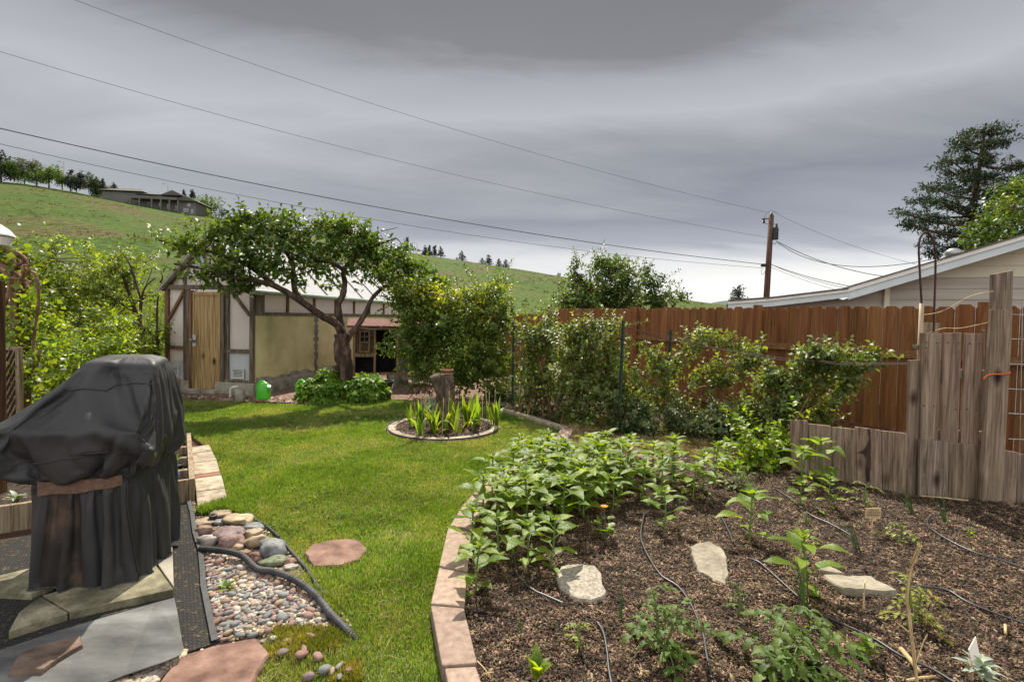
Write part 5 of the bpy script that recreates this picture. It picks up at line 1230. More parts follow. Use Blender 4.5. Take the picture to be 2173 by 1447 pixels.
sapling(D(312, 760, 9.9), 9.9, [([(312, 760, 0), (298, 690, 0), (280, 640, 0), (262, 590, 0), (255, 570, 0)], .055), ([(296, 685, 0), (300, 640, 0), (308, 610, 0), (330, 590, 0)], .035), ([(290, 665, 0), (250, 640, 0), (220, 620, 0)], .025), ([(300, 640, 0), (285, 590, 0), (272, 555, 0), (255, 535, 0)], .025), ([(308, 610, 0), (322, 570, 0), (300, 580, 0)], .01)],
    [(200, 590, 24, 30), (230, 570, 30, 30), (260, 560, 24, 18), (285, 580, 22, 24), (240, 610, 34, 34), (210, 640, 34, 34), (250, 660, 34, 26), (190, 660, 20, 26), (220, 690, 26, 16), (310, 555, 12, 18), (275, 640, 14, 16), (330, 630, 14, 18), (290, 610, 12, 14)], 'fruit sapling with forked dark trunk left of the shed', 380)
sapling(D(333, 800, 9.3), 9.3, [([(335, 800, 0), (334, 740, 0), (333, 680, 0), (334, 640, 0), (338, 628, 0)], .03), ([(334, 720, 0), (300, 690, 0), (262, 670, 0)], .015), ([(340, 600, 0), (345, 590, 0), (341, 575, 0)], .02)],
    [(330, 735, 20, 24), (318, 760, 24, 20), (300, 740, 18, 14), (340, 700, 8, 10), (280, 720, 22, 16), (262, 690, 18, 12)], 'thin dark stemmed sapling right at the shed corner', 130)
shrub('currant_bush', D(170, 820, 8.2) * 1, 'bright green leafy bush behind the covered grill', 'shrub', [(90, 720, 34, 30), (130, 745, 40, 34), (180, 755, 40, 26), (100, 790, 40, 40), (70, 830, 30, 40), (150, 790, 40, 26), (60, 770, 20, 40), (220, 745, 34, 20), (250, 735, 24, 20)], 7.4, 190, 12, .085, .05, m_leaf_bright, 12, sig=.08)
shrub('currant_bush', D(260, 800, 9.0) * 1, 'light green bush rising between the saplings and the grill', 'shrub', [(205, 730, 34, 22), (240, 705, 30, 26), (260, 690, 22, 18), (255, 740, 34, 24), (300, 745, 28, 20), (215, 760, 40, 20)], 8.6, 130, 12, .085, .048, m_leaf_fruit, 10, sig=.08)
shrub('dark_shrub', D(160, 730, 11.5) * 1, 'dark shaded bush in front of the wire fence', 'shrub', [(130, 710, 30, 22), (165, 720, 40, 26), (200, 720, 24, 18)], 11.2, 140, 12, .08, .05, m_leaf_fardark, 8, sig=.08, zmin=-.2)
# grape vine on the pergola
def vine():
    d = 4.6; b = G(24, 935); t = thing('grape_vine', b, 'grape vine with peeling brown stems tangled over the pergola post', 'vine')
    mb = MB()
    for pth in ([(22, 900, 0), (26, 800, .05), (30, 700, .08), (34, 620, .08), (30, 575, .08), (10, 560, 0), (-20, 550, 0)], [(34, 620, -.1), (48, 590, -.1), (60, 570, -.1), (50, 545, -.1), (20, 530, -.1), (-10, 540, -.1)], [(0, 570, -.1), (25, 590, -.12), (48, 592, -.12), (66, 600, -.12)], [(40, 550, -.1), (48, 570, -.12), (46, 592, -.12)], [(66, 575, -.1), (78, 590, -.1), (82, 640, -.05), (74, 700, 0), (70, 760, 0), (78, 800, 0)], [(15, 520, -.05), (24, 540, -.1), (36, 560, -.1), (62, 565, -.1)], [(20, 600, -.1), (14, 640, -.1), (5, 665, 0)], [(60, 820, 0), (80, 780, 0), (84, 740, 0)], [(-20, 590, -.1), (10, 575, -.1), (40, 583, -.1), (60, 610, -.1)], [(-15, 555, -.1), (20, 570, -.12), (50, 556, -.12)]):
        P = smooth_path([D(x, y, d + q) for x, y, q in pth], 6); mb.tube(P, [random.uniform(.008, .014) for _ in P], 6, cap=False)
    mb.build('stems', m_vine, t, smooth=True)
    bl = [(D(x, y, d + random.uniform(-.2, .4)), (rx * d / F, .25, ry * d / F), rx * ry) for x, y, rx, ry in [(10, 540, 26, 26), (40, 545, 20, 12), (15, 600, 24, 36), (60, 600, 24, 34), (20, 660, 22, 36), (70, 650, 22, 40), (15, 720, 22, 30), (75, 700, 20, 34), (70, 760, 24, 30), (20, 770, 14, 26), (80, 800, 20, 40), (62, 850, 14, 30)]]
    crown(t, bl, 150, 8, .07, .062, .055, m_leaf_fruit, .4, .5, .7, .15, name='foliage')
vine()

# pergola post, dark near post, lattice, white box
mb = MB(); d_ = 4.75; p0 = G(42, 960); p0 = Vector(((43 - CX) / F * d_, d_, 0)); mb.box(p0, EX, EY, EZ, (-.055, -.05, -.05), (.055, .05, D(43, 548, d_).z))
ep = thing('pergola', p0, 'weathered brown pergola post with grey beam ends under the grape vine', 'pergola'); mb.build('post', m_post, ep, bevel=.006)
for y, l in ((538, .14), (551, .17), (561, .14)):
    mb = MB(); q = D(30, y, d_ - .08); mb.box(q, EX, EY, EZ, (-1.2, -.02, -.022), (.08 + l * .25, .02, .022)); mb.build('beam', m_grey, ep, bevel=.004)
mb = MB(); q = D(2, 600, 3.9); mb.box(Vector((q.x - .05, 3.9, 0)), EX, EY, EZ, (-.06, -.04, -.05), (.045, .04, q.z + .02)); tag(mb.build('post', m_post, bevel=.004), 'dark post cut off by the left edge of the picture', 'post').name = 'wooden_post'
def lattice():
    d = 4.3; a = D(7, 742, d); b = D(36, 850, d); x0, x1 = a.x - .1, D(37, 750, d).x; z0, z1 = D(10, 905, d).z, a.z
    e = thing('lattice_panel', Vector(((x0 + x1) / 2, d, 0)), 'crisscross wooden lattice panel beside the pergola post', 'lattice')
    mb = MB(); mc = MB()
    def clip(xa, za, dx, dz):
        return
    step = .052
    for k in range(-10, 26):
        for sgn, m_, yy in ((1, mb, d - .006), (-1, mc, d + .008)):
            # slat line z = z0 + sgn*2.2*(x-x0) + k*step
            s = 2.0 * sgn; pts = []
            c = z0 + k * step * 1.6
            for x in (x0, x1):
                z = c + s * (x - x0)
                if z0 <= z <= z1: pts.append(Vector((x, yy, z)))
            for z in (z0, z1):
                x = x0 + (z - c) / s
                if x0 < x < x1: pts.append(Vector((x, yy, z)))
            if len(pts) == 2 and (pts[0] - pts[1]).length > .03: m_.beam(pts[0], pts[1], .012, .03, up=Vector((0, 1, 0)))
    if mb.v: mb.build('front_slats', m_planter, e)
    if mc.v: mc.build('back_slats', m_post, e)
    f = MB(); f.box(Vector((0, d, 0)), EX, EY, EZ, (x1, -.02, -.05), (x1 + .03, .02, z1)); f.box(Vector((0, d, 0)), EX, EY, EZ, (x0, -.02, z1), (x1 + .03, .02, z1 + .025)); f.build('frame', m_planter, e)
lattice()
c = D(-18, 500, 4.2); mb = MB()
e = thing('lantern', c - EZ * .1, 'white domed enamel lantern at the left picture edge above the vine', 'lantern')
mb.lathe(c - EZ * .08, [(.0, 0), (.118, 0), (.134, .07), (.14, .072)], 18); mb.build('body', m_white, e, smooth=False)
mb = MB(); mb.lathe(c, [(.148, 0), (.146, .012), (.112, .06), (.06, .10), (0, .115)], 18); mb.build('cap', m_white, e, smooth=False)
mb = MB(); mb.tube([c - EZ * .08, D(-18, 548, 4.2)], .012, 8); mb.build('stem', m_steel, e)

# wire fence at the back left
def wire_fence():
    y = 13.2; x0 = -14.5; x1 = -6.6; zt = 1.55; e = thing('wire_fence', Vector(((x0 + x1) / 2, y, 0)), 'thin wire mesh fence behind the saplings', 'fence')
    mb = MB(); n = int((x1 - x0) / .11)
    for i in range(n): x = x0 + .11 * i; mb.beam((x, y, 0), (x, y, zt), .004, .004)
    for k in range(12): z = .08 + k * (zt - .08) / 11; mb.beam((x0, y, z), (x1, y, z), .004, .004)
    mb.build('wire_mesh', m_wire, e)
    for x in (x0, x0 + 2.6, x0 + 5.2, x1):
        p = MB(); p.tube([(x, y + .03, -.1), (x, y + .03, zt + .1)], .02, 6); p.build('post', m_tpost, e)
wire_fence()

# ------------------------------------------------------------------ rabbit hutch
def hutch():
    d = 10.6; O = D(748, 800, d); O.z = 0
    ex = Vector((1, .30, 0)).normalized(); ey = Vector((-.30, 1, 0)).normalized(); z0 = .26; z1 = 1.30; Lh = 1.72
    e = thing('rabbit_hutch', O, 'wooden rabbit hutch with small paned door and dark mesh openings', 'hutch')
    def b(m, x0, x1, za, zb, y0=0, y1=.04): m.box(O, ex, ey, EZ, (x0, y0, za), (x1, y1, zb))
    m = MB()
    for x in (0, .44, .93, 1.30, Lh - .05): b(m, x, x + .05, z0, z1)
    b(m, .05, .44, z0, z0 + .05); b(m, .49, .93, z0, z0 + .05); b(m, .98, 1.30, z0, z0 + .05); b(m, 1.35, Lh - .05, z0, z0 + .05)
    b(m, .05, .44, z1 - .05, z1); b(m, .49, .93, z1 - .05, z1); b(m, .05, .44, .66, .74); b(m, .98, 1.3, z1 - .05, z1); b(m, 1.35, Lh - .05, z1 - .05, z1)
    m.build('frame', m_coop, e)
    m = MB(); b(m, .05, .13, .74, z1 - .05, .012, .03); b(m, .36, .44, .74, z1 - .05, .012, .03); m.build('side_panel', m_coopd, e)
    m = MB(); b(m, .13, .36, .76, .79, -.02, .01); b(m, .13, .36, 1.21, 1.24, -.02, .01); b(m, .13, .165, .79, 1.21, -.02, .01); b(m, .325, .36, .79, 1.21, -.02, .01); b(m, .165, .325, .97, 1.0, -.02, .01); b(m, .238, .252, 1.0, 1.21, -.018, .01); b(m, .165, .238, 1.10, 1.115, -.018, .01); b(m, .252, .325, 1.10, 1.115, -.018, .01)
    dr = m.build('door', m_coop, e)
    m = MB(); b(m, .165, .325, .79, .97, -.008, .008); m.build('door_panel', m_coopd, dr)
    m = MB(); b(m, .165, .325, 1.0, 1.21, .011, .016); m.build('window_pane', m_dark, dr)
    m = MB(); b(m, .335, .35, .97, .99, -.04, -.02); m.build('knob', m_blackp, dr)
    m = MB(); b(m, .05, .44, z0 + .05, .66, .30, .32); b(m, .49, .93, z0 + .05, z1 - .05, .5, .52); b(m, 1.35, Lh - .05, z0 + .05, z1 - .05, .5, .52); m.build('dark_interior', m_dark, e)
    m = MB(); b(m, .98, 1.3, z0 + .05, z1 - .05, .01, .025); m.build('mesh_panel', M('grey_mesh', ['#3b3a36', '#6b6a64'], 30, 3, .8, .3), e)
    m = MB(); b(m, 0, .02, z0, z1, .04, .6); b(m, Lh - .02, Lh, z0, z1, .04, .6); b(m, 0, Lh, z0, z1, .6, .62); b(m, .02, Lh - .02, z0, z0 + .02, .04, .6); m.build('side_wall', m_coopd, e)
    m = MB(); m.add([O + ex * -.12 + ey * -.14 + EZ * (z1 + .05), O + ex * (Lh + .1) + ey * -.14 + EZ * (z1 + .05), O + ex * (Lh + .1) + ey * .7 + EZ * (z1 + .2), O + ex * -.12 + ey * .7 + EZ * (z1 + .2)] + [O + ex * -.12 + ey * -.14 + EZ * (z1 + .01), O + ex * (Lh + .1) + ey * -.14 + EZ * (z1 + .01), O + ex * (Lh + .1) + ey * .7 + EZ * (z1 + .16), O + ex * -.12 + ey * .7 + EZ * (z1 + .16)], [(0, 1, 2, 3), (7, 6, 5, 4), (0, 4, 5, 1), (1, 5, 6, 2), (2, 6, 7, 3), (3, 7, 4, 0)]); m.build('roof', m_felt, e)
    m = MB(); m.tube(smooth_path([O + ex * (.05 + .1 * k) + ey * -.03 + EZ * (z1 - .01 + .012 * math.sin(k * 1.3)) for k in range(10)], 3), .012, 6); m.build('white_trim', m_white, e)
    m = MB()
    b(m, -.02, .5, -.02, z0 - .003, .0, .6); b(m, .75, 1.2, -.02, z0 - .003, -.02, .6)
    tag(m.build('hutch_base', m_concd, bevel=.015), 'rough mossy concrete blocks carrying the rabbit hutch', 'concrete block').name = 'concrete_block'
    m = MB(); m.box(O, ex, ey, EZ, (1.15, -.2, z0 - .10), (1.75, .3, z0 - .06)); tag(m.build('stone_slab', m_flat, bevel=.01), 'flat pale slab jutting out beneath the right end of the hutch', 'stone slab')
hutch()

# ------------------------------------------------------------------ things along the shed
def can(px, py, d, lab, rz=0, s=1.0, grp='green watering cans'):
    c = D(px, py, d); c.z = .0
    e = thing('watering_can', c, lab, 'watering can', grp, rz)
    m = MB(); ring = []
    prof = [(.10, .0), (.112, .02), (.115, .08), (.113, .18), (.102, .27), (.08, .315), (.045, .335)]
    for r, h in prof:
        for k in range(20):
            a = 6.2832 * k / 20; ring.append(c + Vector((math.cos(a) * r * s * 1.1, math.sin(a) * r * s * .75, h * s)))
    fs = [(i * 20 + k, i * 20 + (k + 1) % 20, (i + 1) * 20 + (k + 1) % 20, (i + 1) * 20 + k) for i in range(6) for k in range(20)]
    fs += [tuple(range(20))[::-1], tuple(range(120, 140))]
    m.add(ring, fs); m.build('body', m_greenp, e, smooth=True)
    m = MB(); m.tube(smooth_path([c + Vector((-.09, 0, .10)) * s, c + Vector((-.125, 0, .24)) * s, c + Vector((-.06, 0, .345)) * s, c + Vector((.03, 0, .33)) * s, c + Vector((.05, 0, .29)) * s]), .016 * s, 8); m.build('handle', m_greenp, e, smooth=True)
    m = MB(); m.tube([c + Vector((.07, -.02, .10)) * s, c + Vector((.11, -.05, .22)) * s, c + Vector((.13, -.07, .26)) * s], [.024 * s, .018 * s, .016 * s], 8); sp = m.build('spout', m_greenp, e, smooth=True)
    m = MB(); m.lathe(c + Vector((.13, -.07, .255)) * s, [(.018, 0), (.036, .02), (.034, .03), (0, .034)], 12, ax=Vector((.4, -.4, .8)).normalized()); m.build('rose', m_white, sp)
can(559, 838, 8.75, 'green plastic watering can standing clear at the shed corner')
can(643, 836, 9.0, 'green plastic can mostly hidden behind the leafy mound', .5)
def cyl(name, px, py, d, prof, mat, lab, cat, z=0):
    c = D(px, py, d); c.z = z; m = MB(); m.lathe(c, prof, 22); o = m.build(name, mat, smooth=False); tag(o, lab, cat); return o
cyl('concrete_cylinder', 509, 842, 8.75, [(0, 0), (.08, 0), (.082, .2), (.06, .202), (.055, .14), (0, .14)], m_conc, 'hollow grey concrete cylinder beside the white drain elbow', 'concrete pipe')
m = MB(); P = smooth_path([D(489, 842, 8.85), D(489, 828, 8.85), D(494, 822, 8.85), D(506, 820, 8.9)], 5)
P[0].z = 0; m.tube(P, .022, 10); tag(m.build('pvc_elbow', m_pvc, smooth=True), 'white plastic drain elbow at the shed step', 'drain pipe')
cyl('flower_pot', 366, 838, 9.2, [(0, 0), (.10, 0), (.125, .26), (.135, .26), (.135, .30), (.115, .30), (.105, .2), (0, .2)], m_tanpot, 'tan plastic flower pot left of the shed door', 'flower pot')
m = MB(); c = D(478, 846, 8.7); c.z = .0
def rock_mesh(rx, ry, rz, seed, sub=3, rough=.25, flat=0.0):
    import bmesh
    bm = bmesh.new(); bmesh.ops.create_icosphere(bm, subdivisions=sub, radius=1)
    for v in bm.verts:
        p = v.co.copy(); n = mn.noise(p * 1.1 + Vector((seed * 3.7, seed, 0))) * rough + mn.noise(p * 2.7 + Vector((seed, 0, seed))) * rough * .45
        p *= 1 + n
        if flat: p.z = math.copysign(abs(p.z) ** (1 - flat), p.z)
        v.co = Vector((p.x * rx, p.y * ry, p.z * rz))
    me = bpy.data.meshes.new('stone'); bm.to_mesh(me); bm.free()
    me.polygons.foreach_set('use_smooth', [True] * len(me.polygons)); me.update()
    return me
def rock(name, loc, rx, ry, rz, mat, lab, cat, seed, group=None, rz_=0, rough=.25, flat=0, tilt=(0, 0), sub=3):
    o = link(name, rock_mesh(rx, ry, rz, seed, sub, rough, flat), mat); o.location = loc; o.rotation_euler = (tilt[0], tilt[1], rz_)
    return tag(o, lab, cat, group)
rock('stone', c, .16, .10, .045, STONE['brown'], 'flat reddish brown stone in front of the shed step', 'stone', 4)
m = MB(); c = D(812, 826, 9.35); c.z = 0
e = thing('plastic_tub', c, 'black plastic tub with rope handle behind the right leafy mound', 'tub')
m.lathe(c, [(0, 0), (.16, 0), (.2, .30), (.215, .30), (.215, .325), (.195, .325), (.15, .03), (0, .03)], 22); m.build('body', m_blackp, e)
m = MB(); m.tube(smooth_path([c + Vector((.21, -.03, .28)), c + Vector((.2, -.16, .18)), c + Vector((.08, -.26, .12)), c + Vector((-.02, -.22, .16))]), .012, 6); m.build('handle', m_conc, e)
rock('stone', Vector((D(912, 848, 8.2).x, 8.2, .08)), .15, .05, .15, STONE['green'], 'upright greenish grey stone disc leaning behind the stump', 'stone', 9, rough=.06)

# ------------------------------------------------------------------ stump, ring bed, irises
def stump():
    d = 7.15; b = D(946, 890, d); b.z = .0
    e = thing('tree_stump', b, 'rough barked tree stump with a cut side limb in the round bed', 'tree stump')
    m = MB(); P = smooth_path([b - EZ * .05, D(946, 860, d), D(945, 825, d), D(944, 795, d)], 6); m.tube(P, [.145 if i < 2 else .118 for i in range(len(P))], 20, wob=.5); m.build('trunk', m_stump, e, smooth=True)
    m = MB(); P = smooth_path([D(941, 850, d - .03), D(931, 820, d - .10), D(922, 797, d - .14)], 5); m.tube(P, grad(.07, .082, len(P)), 14, wob=.6); m.build('side_limb', m_stump, e, smooth=True)
    c = D(948, 791, d - .02); o = MB(); o.lathe(c, [(0, 0), (.08, 0), (.088, .03), (.1, .034), (.1, .05), (.085, .052), (.075, .02), (0, .02)], 26)
    tag(o.build('plant_saucer', m_terra), 'round terracotta bowl resting on top of the stump', 'bowl')
stump()
RB = Vector((RING_C.x, RING_C.y, 0))
ringpoly = [RB + Vector((math.cos(a) * (RING_R - .1), math.sin(a) * (RING_R - .1), .012)) for a in np.linspace(0, 6.2832, 40, endpoint=False)]
tag(sheet('stump_bed', ringpoly, .035, m_mulch, lambda X, Y: .012 + fbm(X, Y, 9, .014)), kind='structure')
chips('ring_mulch', ringpoly, 2600, .012, .036, m_chip, lambda x, y: .016 + fbm(x, y, 9, .014), 0); chips('ring_pale_mulch', ringpoly, 500, .012, .036, m_chip2, lambda x, y: .018 + fbm(x, y, 9, .014), 0)
NB = 14
for k in range(NB):
    a0 = 6.2832 * k / NB + .01; a1 = 6.2832 * (k + 1) / NB - .015
    m = MB(); q = [RB + Vector((math.cos(a) * (RING_R - .02), math.sin(a) * (RING_R - .02), .022)) for a in np.linspace(a0, a1, 5)] + [RB + Vector((math.cos(a) * (RING_R - .125), math.sin(a) * (RING_R - .125), .022)) for a in np.linspace(a1, a0, 5)]
    m.prism(q, .08); tag(m.build('edging_brick', m_paver2 if k % 3 else m_paver, bevel=.006), 'curved pinkish edging brick in the ring round the stump', 'edging brick', 'edging bricks ringing the stump bed')
m = MB(); m.tube([RB + Vector((math.cos(a) * (RING_R + .0), math.sin(a) * (RING_R + .0), .022)) for a in np.linspace(1.9, 6.1, 44)], .009, 8)
tag(m.build('plastic_edging', m_pipe, smooth=True), 'dark plastic edging strip curving round the stump bed', 'lawn edging')
def blade(V, Fc, base, az, lean, h, w, bend, mi=None, seg=6):
    i0 = len(V); ca, sa = math.cos(az), math.sin(az)
    for k in range(seg + 1):
        t = k / seg; out = lean * t * h + bend * t ** 2.5 * h; z = h * t * (1 - .25 * bend * t ** 2) - (bend * .5 * h * t ** 4)
        c = base + Vector((ca * out, sa * out, z)); ww = w * (1 - t ** 3) * (.75 + .6 * math.sin(t * 2.2)) / 2
        V.append(c + Vector((-sa, ca, 0)) * ww); V.append(c + Vector((-sa, ca, 0)) * -ww + Vector((ca, sa, 0)) * w * .0)
    for k in range(seg): Fc.append((i0 + 2 * k, i0 + 2 * k + 1, i0 + 2 * k + 3, i0 + 2 * k + 2))
def iris(cx, cy, d, n, spread, hmin, hmax, lab, dry=3, stalks=3):
    c = D(cx, cy, d); c.z = .01; e = thing('iris_clump', c, lab, 'iris', 'iris clumps in the round bed')
    V = []; Fc = []
    for i in range(n):
        b = c + Vector((random.gauss(0, spread), random.gauss(0, spread * .6), 0)); az = random.uniform(0, 6.28)
        az0 = az
        for k in range(random.choice((3, 4, 5))):
            blade(V, Fc, b + Vector((random.uniform(-.02, .02), random.uniform(-.02, .02), 0)), az0 + random.choice((0, 3.14)) + random.uniform(-.3, .3), random.uniform(.08, .45), random.uniform(hmin, hmax) * 1.15, random.uniform(.03, .048), random.choice((0, 0, .1, .25, .6)))
    np_obj('leaves', [tuple(v) for v in V], Fc, m_iris, e)
    V = []; Fc = []
    for i in range(dry):
        b = c + Vector((random.gauss(0, spread), random.gauss(0, spread * .6), 0)); blade(V, Fc, b, random.uniform(0, 6.28), random.uniform(.5, 1.2), random.uniform(hmin * .5, hmin), .03, .7)
    np_obj('dry_leaves', [tuple(v) for v in V], Fc, m_irisy, e)
    for i in range(stalks):
        m = MB()
        b = c + Vector((random.gauss(0, spread), random.gauss(0, spread * .6), 0)); t = b + Vector((random.uniform(-.04, .04), 0, hmax * random.uniform(1.02, 1.25))); m.tube([b, (b + t) / 2, t - EZ * .05, t - EZ * .02, t + EZ * .02], [.006, .005, .004, .009, .003], 5)
        m.build('stalk', m_straw, e)
iris(930, 917, 6.55, 9, .13, .22, .42, 'iris clump at the front left foot of the stump', 4, 3)
iris(872, 908, 6.85, 4, .07, .16, .34, 'small sparse iris clump at the left rim of the round bed', 2, 2)
iris(1005, 893, 7.05, 12, .17, .25, .44, 'largest iris clump right of the stump', 5, 6)
iris(895, 900, 7.0, 3, .05, .26, .42, 'thin upright iris clump between stump and left rim', 1, 2)

# ------------------------------------------------------------------ stakes and rope wires
for px, y0, y1, d, lab in [(1087, 864, 677, None, 'leftmost green steel stake beside the big shrub'), (1312, 922, 680, None, 'middle green steel stake in front of the raspberries, closest to the camera'), (1416, 880, 700, 8.1, 'green steel stake behind the arching raspberry cane'), (1186, 850, 690, 9.6, 'short dark stake behind the raspberry clump near the fence step')]:
    b = G(px, y0) if d is None else Vector(((px - CX) / F * d, d, 0)); top = D(px + {1312: 11, 1416: 8}.get(px, 3), y1, b.y); e = thing('garden_stake', b, lab, 'garden stake', 'green steel stakes in the raspberry row')
    m = MB(); m.beam(b - EZ * .1, top, .042, .012, up=Vector((0, 1, 0))); m.beam(b - EZ * .1 + Vector((0, -.0225, 0)), top + Vector((0, -.0225, 0)), .012, .031, up=Vector((0, 1, 0))); m.build('post', m_tpost, e)
    m = MB(); dv = (top - b)
    for k in range(18): q = b + dv * (.1 + .05 * k); m.box(q, EX, EY, EZ, (-.012, -.048, -.008), (.012, -.0385, .008))
    m.build('studs', m_tpost, e)
for pts, lab in [([(1322, 690, 6.8), (1420, 722, 6.5), (1600, 752, 5.8), (1760, 768, 5.2), (1945, 770, 4.6)], 'rusty support wire from the middle stake towards the grey planks'), ([(1322, 694, 6.8), (1430, 716, 6.5), (1610, 757, 5.8), (1770, 772, 5.2), (1945, 773, 4.6)], 'second rusty wire running just beside the first one'), ([(1640, 880, 6.3), (1750, 890, 5.6), (1930, 917, 4.7)], 'lower rusty wire above the grey plank border'), ([(1089, 690, 8.7), (1140, 700, 8.2), (1260, 690, 7.4), (1322, 684, 6.8)], 'thin wire between the left and middle green stakes')]:
    m = MB(); m.tube(smooth_path([D(*p) for p in pts], 5), .0035, 4, cap=False); tag(m.build('support_wire', m_rust), lab, 'wire', 'wires of the raspberry row')
# ------------------------------------------------------------------ grey planks right
def plank(quad, d, th=.025, name='board', mat=None, parent=None, back=0.0, lean=0):
    """board whose front face has these photo corners (bl, br, tr, tl) at distance d (or one distance per side)"""
    d0, d1 = d if isinstance(d, tuple) else (d, d)
    bl, br, tr, tl = quad
    P = [D(bl[0], bl[1], d0), D(br[0], br[1], d1), D(tr[0], tr[1], d1), D(tl[0], tl[1], d0)]
    P = [p + EY * back for p in P]
    B = [p + EY * th for p in P]
    m = MB(); m.add(P + B, [(0, 1, 2, 3), (7, 6, 5, 4), (0, 4, 5, 1), (1, 5, 6, 2), (2, 6, 7, 3), (3, 7, 4, 0)])
    return m.build(name, mat or m_grey, parent, bevel=.003)
dA = G(1686, 1003, .04).y; dB = G(1930, 1050, .04).y
def dl(px): return dA + (dB - dA) * (px - 1686) / (1930 - 1686)
def yb(px): return 1003 + (1050 - 1003) * (px - 1686) / (1930 - 1686) + 4
e = thing('plank_border', D(1800, 1030, dl(1800)), 'knee high border of grey weathered planks behind the sunflowers', 'plank border')
for x0, x1, t0, t1 in [(1679, 1715, 891, 893), (1716, 1764, 899, 904), (1765, 1791, 906, 908), (1792, 1816, 908, 911), (1817, 1870, 906, 913), (1871, 1893, 914, 916), (1894, 1926, 916, 920)]:
    o = plank([(x0 + 3, yb(x0)), (x1 + 2, yb(x1)), (x1, t1), (x0, t0)], (dl(x0), dl(x1)), .028, parent=e)
# the long dark split in the fifth plank
o = MB(); kx = [(1840, 911), (1845, 930), (1838, 948), (1832, 955), (1819, 961), (1832, 963), (1838, 975), (1836, 1000), (1839, 1022), (1846, 1022), (1846, 1000), (1852, 985), (1846, 962), (1850, 942), (1853, 928), (1847, 910)]
o.add([D(x, y, dl(1845) - .006) for x, y in kx], [tuple(range(len(kx)))[::-1]]); o.build('dark_split', m_bark, e)
dP = G(2000, 1056, .04).y
e = thing('wooden_screen', D(2005, 1056, dP), 'tall grey wooden panel of three planks over two wide knotty boards', 'plank panel')
plank([(1926, 1052), (1951, 1053), (1954, 764), (1931, 764)], dP + .06, .03, parent=e)
for q in [[(1955, 938), (1990, 942), (1999, 708), (1956, 706)], [(1996, 942), (2033, 946), (2041, 706), (2005, 707)], [(2040, 942), (2077, 948), (2086, 708), (2051, 707)]]: plank(q, dP + .032, .025, parent=e)
for q in [[(1952, 1056), (2011, 1059), (2014, 938), (1953, 931)], [(2013, 1060), (2078, 1064), (2077, 944), (2015, 939)]]: plank(q, dP, .026, mat=m_greyb if q[0][0] < 2000 else m_grey, parent=e)
plank([(1956, 800), (2090, 806), (2092, 786), (1957, 780)], dP + .06, .03, name='rail', parent=e); plank([(1956, 930), (2090, 936), (2092, 916), (1957, 910)], dP + .06, .03, name='rail', parent=e)
m = MB()
for x, ys in ((1966, (727, 738, 860)), (1988, (728, 862)), (2012, (727, 864)), (2034, (728, 868)), (2058, (729, 868)), (2078, (729, 870))):
    for y in ys: m.lathe(D(x - (y - 727) * .045, y, dP + .0305), [(0, 0), (.006, 0), (.006, .002), (0, .0022)], 8, ax=Vector((0, -1, 0)))
m.build('nail_heads', m_bark, e)
plank([(2079, 1064), (2088, 1064), (2092, 700), (2088, 700)], dP + .09, .03, name='dark_batten', mat=m_greyb, parent=e)
plank([(1958, 760), (1994, 760), (1996, 686), (1958, 684)], dP + .25, .03, name='rear_board', parent=e)
e2 = thing('wooden_post', D(2105, 1070, dP - .08), 'tallest weathered grey board post with a brown plank behind its top', 'post')
plank([(2083, 1072), (2127, 1075), (2150, 658), (2107, 657)], dP - .09, .04, name='front_board', parent=e2)
plank([(2106, 700), (2147, 700), (2151, 574), (2108, 582)], dP - .045, .035, name='rear_board', mat=m_greyb, parent=e2)
m = MB(); dz = dP - .1; m.tube(smooth_path([D(2086, 805, dz - .02), D(2094, 797, dz - .01), D(2105, 794, dz - .01), D(2125, 794, dz - .01), D(2141, 792, dz + .0), D(2143, 791, dz + .06)], 4), .007, 6)
tag(m.build('twine', m_twine, smooth=True), 'orange plastic twine tied round the tallest grey post', 'twine')
e = thing('plank_border', D(2180, 1072, dP - .05), 'low grey planks right of the tallest post at the picture edge', 'plank border')
plank([(2128, 1074), (2156, 1076), (2160, 960), (2132, 955)], dP - .05, .026, parent=e); plank([(2157, 1077), (2190, 1079), (2194, 968), (2161, 962)], dP - .05, .026, parent=e, mat=m_greyb); plank([(2191, 1080), (2240, 1084), (2244, 966), (2195, 966)], dP - .05, .026, parent=e)
# cattle panel wires right
e = thing('wire_trellis', D(2230, 1070, dP), 'square welded wire trellis at the right picture edge', 'trellis')
m = MB()
for y in (668, 720, 773, 826, 878, 932, 985): m.tube([D(2140, y - 1, dP + .02), D(2420, y + 12, dP - .1)], .0045, 6)
for x in (2166, 2222, 2280, 2340): m.tube([D(x - 4, 1040, dP), D(x + 4, 640, dP)], .0045, 6)
m.build('wires', m_steel, e)
m = MB(); m.tube([D(2240, 1040, dP + .02), D(2262, 620, dP + .02)], .02, 8); m.build('post', m_tpost, e)
